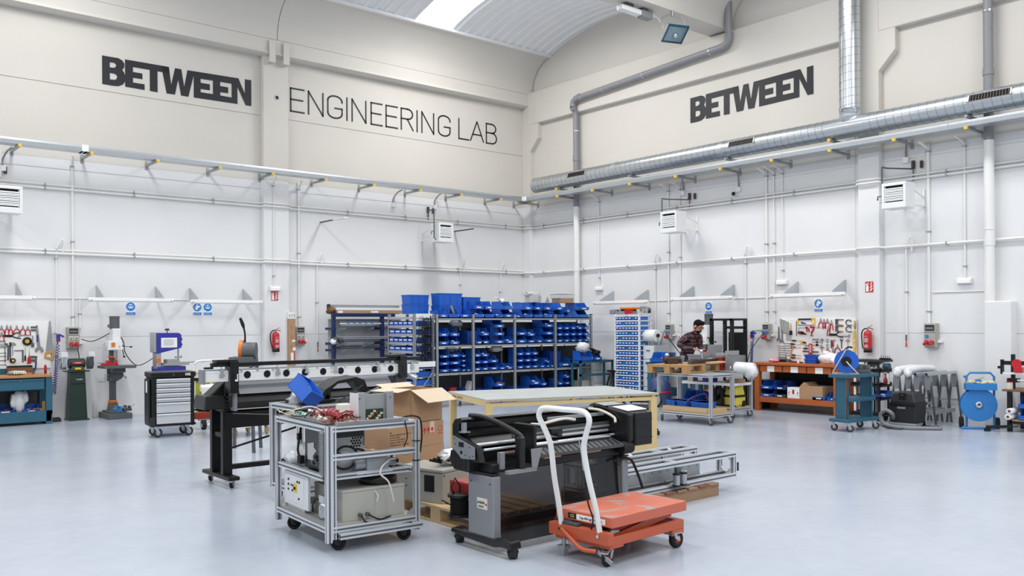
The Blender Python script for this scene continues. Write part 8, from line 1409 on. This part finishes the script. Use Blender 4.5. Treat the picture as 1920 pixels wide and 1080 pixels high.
o=thing('cable_spool','black cable spool standing on the front corner of the pallet','spool',G(861,966,.144)); part('flange','black_plastic',o,lambda q:(q.cyl((0,0,0),(0,0,.02),.1,n=22),q.cyl((0,0,.15),(0,0,.17),.1,n=22)),.003); part('cable','black_rubber',o,lambda q:[q.lathe([(.07,.02+.013*k),(.082,.0265+.013*k),(.07,.033+.013*k)],18) for k in range(10)]); part('hub','charcoal',o,lambda q:q.lathe([(.02,.17),(.035,.172),(.035,.168),(.02,.168)],12))
o=thing('red_motor_unit','red motor unit with white fitting behind the spool on the pallet','motor',(Zd(889,905,7.05).x,Zd(889,905,7.05).y,.143)); part('housing','dark_red',o,lambda q:(q.cyl((0,0,.06),(0,.2,.06),.06,n=16),q.box(-.11,.11,-.05,.2,.08,.25)),.012); part('fitting','white_plastic',o,lambda q:(q.box(-.13,-.05,-.1,-.05,.12,.17),q.lathe([(.03,-.13),(.045,-.12),(.045,-.09),(.03,-.08)],14,(.0,0,.14),'y'))); part('cable_loop','black_rubber',o,lambda q:[q.tube([(-.18,.02+.02*k,.15),(-.22,.02,.22),(-.17,.04,.29),(-.12,.04,.22),(-.14,.03,.1),(-.18,.02,.06)],.006,5) for k in range(2)])
q=MB(); q.tube(cr([(-10.7,-11.2,.2),(-10.66,-11.35,.16),(-10.62,-11.5,.15)],5),.006,5); tag(q.o('loose_cable','black_rubber'),'short black cable lying between the cabinet and the spool','cable')
# cartons behind the cabinet: three layers on a pallet of their own
bc=Zd(784,900,8.15); br=R_(12); BT=Matrix.Translation((bc.x,bc.y,0))@Matrix.Rotation(br,4,'Z'); bp=lambda x,y:(BT@Vector((x,y,0)))
pp=bp(-.42,-.03); pallet('wooden pallet under the stacked cartons, hidden behind the trolley',pp.x,pp.y,0,.8,.6,br,'wood_pallet',.03,6)
def ctn(lab,x,y,z,w,d,h,m='card'):
    p=bp(x+w/2,y+d/2); return carton('carton',lab,p.x,p.y,z,w,d,h,br,m,'stacked cartons behind the trolley')
ctn('lowest carton of the stack, under the carton with the umbrella marks',.02,0,.143,.33,.4,.37); ctn('lower carton beneath the carton printed with text lines',-.4,.02,.143,.36,.4,.375); 
o=ctn('carton printed with red umbrella and arrow marks, middle of the stack',.0,.0,.514,.34,.4,.225)
part('red_marks','red',o,lambda q:[(q.prism([(-.11+.05*k,.14),(-.1+.05*k,.17),(-.08+.05*k,.17),(-.07+.05*k,.14)],-.2015,-.2),q.box(-.094+.05*k,-.086+.05*k,-.2015,-.2,.11,.14)) for k in range(3)]); part('recycle_mark','red',o,lambda q:(q.lathe([(.024,-.0015),(.03,-.0015),(.03,0),(.024,0)],12,(.12,-.2,.15),'y'),q.box(.085,.155,-.2015,-.2,.1,.106))); part('tape','card_light',o,lambda q:q.box(-.02,.04,-.2012,-.2,.12,.226))
o=ctn('brown carton printed with lines of black text, left in the stack',-.36,.02,.519,.3,.36,.2); [part('print_line','ink',o,lambda q:glyphs(q,-.14,.15-.023*i,ws,.0125,-.1805,i)) for i,ws in enumerate(((3,),(7,7,9,2),(2,10),(6,2,10),(7,6,5),(10,4,4,4)))]; part('tape_tab','paper',o,lambda q:q.box(.03,.09,-.19,-.18,-.05,.01))
p=bp(.13,.2); o=thing('open_carton','large open carton with a light front flap on top of the stack','box',(p.x,p.y,.742),br); w_,d_,h_=.42,.36,.3
part('body','card',o,lambda q:(q.box(-w_/2,w_/2,-d_/2,-d_/2+.004,0,h_),q.box(-w_/2,w_/2,d_/2-.004,d_/2,0,h_),q.box(-w_/2,-w_/2+.004,-d_/2,d_/2,0,h_),q.box(w_/2-.004,w_/2,-d_/2,d_/2,0,h_),q.box(-w_/2,w_/2,-d_/2,d_/2,0,.004)))
part('flap','card_light',o,lambda q:q.add([(-w_/2,-d_/2,h_),(w_/2,-d_/2,h_),(w_/2+.05,-d_/2-.14,h_-.11),(-w_/2+.08,-d_/2-.14,h_-.115),(-w_/2,-d_/2,h_+.004),(w_/2,-d_/2,h_+.004),(w_/2+.05,-d_/2-.142,h_-.106),(-w_/2+.08,-d_/2-.142,h_-.111)],[(0,3,2,1),(4,5,6,7),(0,1,5,4),(1,2,6,5),(2,3,7,6),(3,0,4,7)])); part('flap','card_light',o,lambda q:q.cb((-w_/2-.08,0,h_+.0),.17,d_,.004,(0,-.12,0)))
part('flap','card_light',o,lambda q:q.cb((0,d_/2+.05,h_+.02),w_,.12,.004,(.3,0,0)))
# ================================================================== THE WORKER
def skin(name,V,E,Rd,m,parent,sub=2,root=0):
    me=bpy.data.meshes.new(name); me.from_pydata([Vector(v) for v in V],E,[]); o=bpy.data.objects.new(name,me); COL.objects.link(o)
    s=o.modifiers.new('skin','SKIN'); s.use_smooth_shade=True; s.branch_smoothing=.6
    sv=me.skin_vertices[0].data
    for i,r in enumerate(Rd): sv[i].radius=(r,r) if not isinstance(r,tuple) else r; sv[i].use_root=(i==root)
    u=o.modifiers.new('sub','SUBSURF'); u.levels=sub; u.render_levels=sub
    me.materials.append(MATS[m] if isinstance(m,str) else m); o.parent=parent; return o
def plaid():
    m=bpy.data.materials.new('plaid_shirt'); m.use_nodes=True; nt=m.node_tree; N=nt.nodes; K=nt.links; b=N['Principled BSDF']; b.inputs['Roughness'].default_value=.85
    tc=N.new('ShaderNodeTexCoord'); sp=N.new('ShaderNodeSeparateXYZ'); K.new(tc.outputs['Object'],sp.inputs[0]); prev=None
    ad=N.new('ShaderNodeMath'); ad.operation='ADD'; K.new(sp.outputs['X'],ad.inputs[0]); K.new(sp.outputs['Y'],ad.inputs[1])
    def stripes(sock,per,lo,hi):
        a=N.new('ShaderNodeMath'); a.operation='MULTIPLY'; a.inputs[1].default_value=1/per; K.new(sock,a.inputs[0]); f=N.new('ShaderNodeMath'); f.operation='FRACT'; K.new(a.outputs[0],f.inputs[0]); g=N.new('ShaderNodeMath'); g.operation='COMPARE'; g.inputs[1].default_value=(lo+hi)/2; g.inputs[2].default_value=(hi-lo)/2; K.new(f.outputs[0],g.inputs[0]); return g.outputs[0]
    col=(*hx('4A2430'),1)
    def layer(fac,c,k):
        nonlocal prev
        x=N.new('ShaderNodeMix'); x.data_type='RGBA'; mu=N.new('ShaderNodeMath'); mu.operation='MULTIPLY'; mu.inputs[1].default_value=k; K.new(fac,mu.inputs[0]); K.new(mu.outputs[0],x.inputs[0]); x.inputs[7].default_value=(*hx(c),1)
        if prev: K.new(prev,x.inputs[6])
        else: x.inputs[6].default_value=col
        prev=x.outputs[2]
    for s in (sp.outputs['Z'],ad.outputs[0]): layer(stripes(s,.075,.0,.45),'1A1218',.6)
    for s in (sp.outputs['Z'],ad.outputs[0]): layer(stripes(s,.075,.68,.76),'A08C92',.6)
    K.new(prev,b.inputs['Base Color']); MATS['plaid']=m
plaid()
pw=Rw(1291,640,1.42); pe=thing('person','man in maroon plaid shirt and clear safety glasses bending over his work','person',(pw.x,pw.y,0),R_(-6))
# joints: he faces -Y, leaning forward over the machine; right arm is at -X
V=[(0,.1,.93),(0,.05,1.06),(0,-.02,1.2),(0,-.08,1.33),(0,-.13,1.42),(0,-.17,1.47),(0,-.2,1.515),(0,-.225,1.555),(0,-.24,1.60),   # pelvis .. neck, head 7,8
 (-.17,-.08,1.4),(-.255,.02,1.22),(-.19,-.17,1.16),(-.1,-.3,1.155),     # right shoulder, elbow, forearm, wrist 9-12
 (.16,-.12,1.39),(.19,-.1,1.2),(.1,-.27,1.15),(.01,-.4,1.13),         # left arm 13-16
 (-.1,.1,.88),(-.11,.08,.5),(-.115,.12,.1),(-.12,.02,.05),(.1,.1,.88),(.12,.0,.5),(.13,-.02,.1),(.135,-.12,.05)]
E_=[(0,1),(1,2),(2,3),(3,4),(4,5),(5,6),(6,7),(7,8),(4,9),(9,10),(10,11),(11,12),(4,13),(13,14),(14,15),(15,16),(0,17),(17,18),(18,19),(19,20),(0,21),(21,22),(22,23),(23,24)]
Rd=[(.12,.09),(.1,.08),(.095,.07),(.1,.065),(.055,.045),.045,.048,(.068,.078),(.06,.07),.032,.03,.03,.027,.032,.03,.03,.027,.07,.055,.04,.035,.075,.055,.04,.035]
body=skin('body',V,E_,Rd,'skin',pe)
head=MB(); head.sph((0,0,0),(.073,.094,.112),18,12); ho=head.o('head','skin',pe); hm_=Matrix.Translation((0,-.25,1.59))@Matrix.Rotation(R_(12),4,'Z')@Matrix.Rotation(R_(28),4,'X'); ho.matrix_local=hm_
def hp(name,m,fn,bev=0.): return part(name,m,ho,fn,bev)
hp('jaw','skin',lambda q:q.blob((0,-.035,-.07),(.055,.06,.05),1,.02)); hp('nose','skin',lambda q:q.hull(-.014,.014,-.115,-.085,-.035,.015,.008,.016,.008,0)); hp('beard','hair',lambda q:(q.blob((0,-.042,-.078),(.054,.059,.042),2,.03),q.box(-.026,.026,-.1,-.088,-.05,-.042))); hp('mouth','dark_red',lambda q:q.box(-.022,.022,-.104,-.095,-.062,-.056))
hp('hair','hair',lambda q:(q.sph((0,.014,.03),(.08,.096,.095),16,10),q.blob((0,-.045,.085),(.066,.055,.04),3,.08),q.box(-.078,-.068,-.02,.02,-.05,.03),q.box(.068,.078,-.02,.02,-.05,.03)))
for s in (-1,1): hp('ear','skin',lambda q:q.sph((s*.076,.008,-.012),(.012,.024,.034),8,6)); hp('eye','paper',lambda q:q.sph((s*.03,-.082,.0),(.014,.01,.008),8,6)); hp('iris','hair',lambda q:q.sph((s*.03,-.09,-.002),(.006,.004,.006),8,6)); hp('eyebrow','hair',lambda q:q.cb((s*.03,-.09,.022),.036,.008,.007,(0,s*.1,0)))
hp('safety_glasses','glass_dark',lambda q:(q.tube([(-.075,.0,.005),(-.074,-.06,.006),(-.055,-.098,.006),(0,-.108,.006),(.055,-.098,.006),(.074,-.06,.006),(.075,.0,.005)],.006,6),q.tube([(-.06,-.096,-.016),(-.02,-.106,-.02),(.02,-.106,-.02),(.06,-.096,-.016)],.003,5))); hp('lens','plastic_clear',lambda q:(q.box(-.058,-.008,-.108,-.104,-.018,.012),q.box(.008,.058,-.108,-.104,-.018,.012)))
shirt=skin('shirt',[V[0]]+V[1:6]+[V[9],V[10],V[11],(-.125,-.265,1.157)]+[V[13],V[14],V[15],(.03,-.375,1.135)],[(0,1),(1,2),(2,3),(3,4),(4,5),(4,6),(6,7),(7,8),(8,9),(4,10),(10,11),(11,12),(12,13)],[(.155,.125),(.145,.115),(.165,.125),(.18,.14),(.15,.12),.075,.088,.064,.056,.045,.088,.064,.056,.045],'plaid',pe)
part('collar','plaid',pe,lambda q:q.tube([(.07*math.cos(a),-.17+.075*math.sin(a),1.475-.02*math.sin(a)) for a in [k*PI/6 for k in range(12)]],.018,6,True))
jeans=skin('jeans',[(0,.1,.95),V[17],V[18],(-.115,.12,.09),V[21],V[22],(.13,-.02,.09)],[(0,1),(1,2),(2,3),(0,4),(4,5),(5,6)],[(.15,.115),.095,.07,.06,.095,.07,.06],'jeans',pe)
for x,y in ((-.117,.05),(.132,-.09)): part('shoe','black_rubber',pe,lambda q:(q.hull(x-.05,x+.05,y-.15,y+.12,0,.06,.008,.02,.008,.01),q.hull(x-.045,x+.045,y-.02,y+.12,.06,.11,.01,.03,.01,.01)),.015)
def hand(w,d,side,curl,nm):
    w=Vector(w); d=Vector(d).normalized(); up=Vector((0,0,1)); a=d.cross(up).normalized()*side; n=d.cross(a).normalized(); n=n if n.z>0 else -n
    Vh=[w,w+d*.045,w+d*.085]; Eh=[(0,1),(1,2)]; Rh=[.026,(.036,.018),(.038,.017)]
    for i,l in enumerate((.062,.072,.067,.052)):
        b=w+d*.085+a*(.027-.018*i); p1=b+d*l*.5-n*l*.18*curl; p2=p1+d*l*.25-n*l*.35*curl; p3=p2-n*l*.25*curl+d*l*.05
        k=len(Vh); Vh+=[b,p1,p2,p3]; Eh+=[(2,k),(k,k+1),(k+1,k+2),(k+2,k+3)]; Rh+=[.0098,.0092,.0085,.0075]
    k=len(Vh); t1=w+d*.03+a*.034-n*.01; t2=t1+d*.03+a*.02-n*.012; t3=t2+d*.03+a*.002-n*.012; Vh+=[t1,t2,t3]; Eh+=[(1,k),(k,k+1),(k+1,k+2)]; Rh+=[.013,.011,.0095]
    return skin(nm,Vh,Eh,Rh,'skin',pe,1)
hand(V[12],(.45,-.8,-.25),-1,1.,'right_hand'); hand(V[16],(-.5,-.75,-.1),1,1.1,'left_hand')
hq=Matrix.Translation((pw.x,pw.y,0))@Matrix.Rotation(R_(-6),4,'Z')@Vector((-.03,-.42,1.12))
o=thing('hand_drill','small dark air tool in the hands of the worker','tool',hq,R_(-30)); part('body','black_plastic',o,lambda q:q.cyl((-.02,.02,0),(.0,-.12,.01),.016,n=10)); part('chuck','steel',o,lambda q:(q.cyl((0,-.12,.01),(.003,-.17,.012),.01,n=8),q.cyl((.003,-.17,.012),(.004,-.21,.014),.004,n=6)))
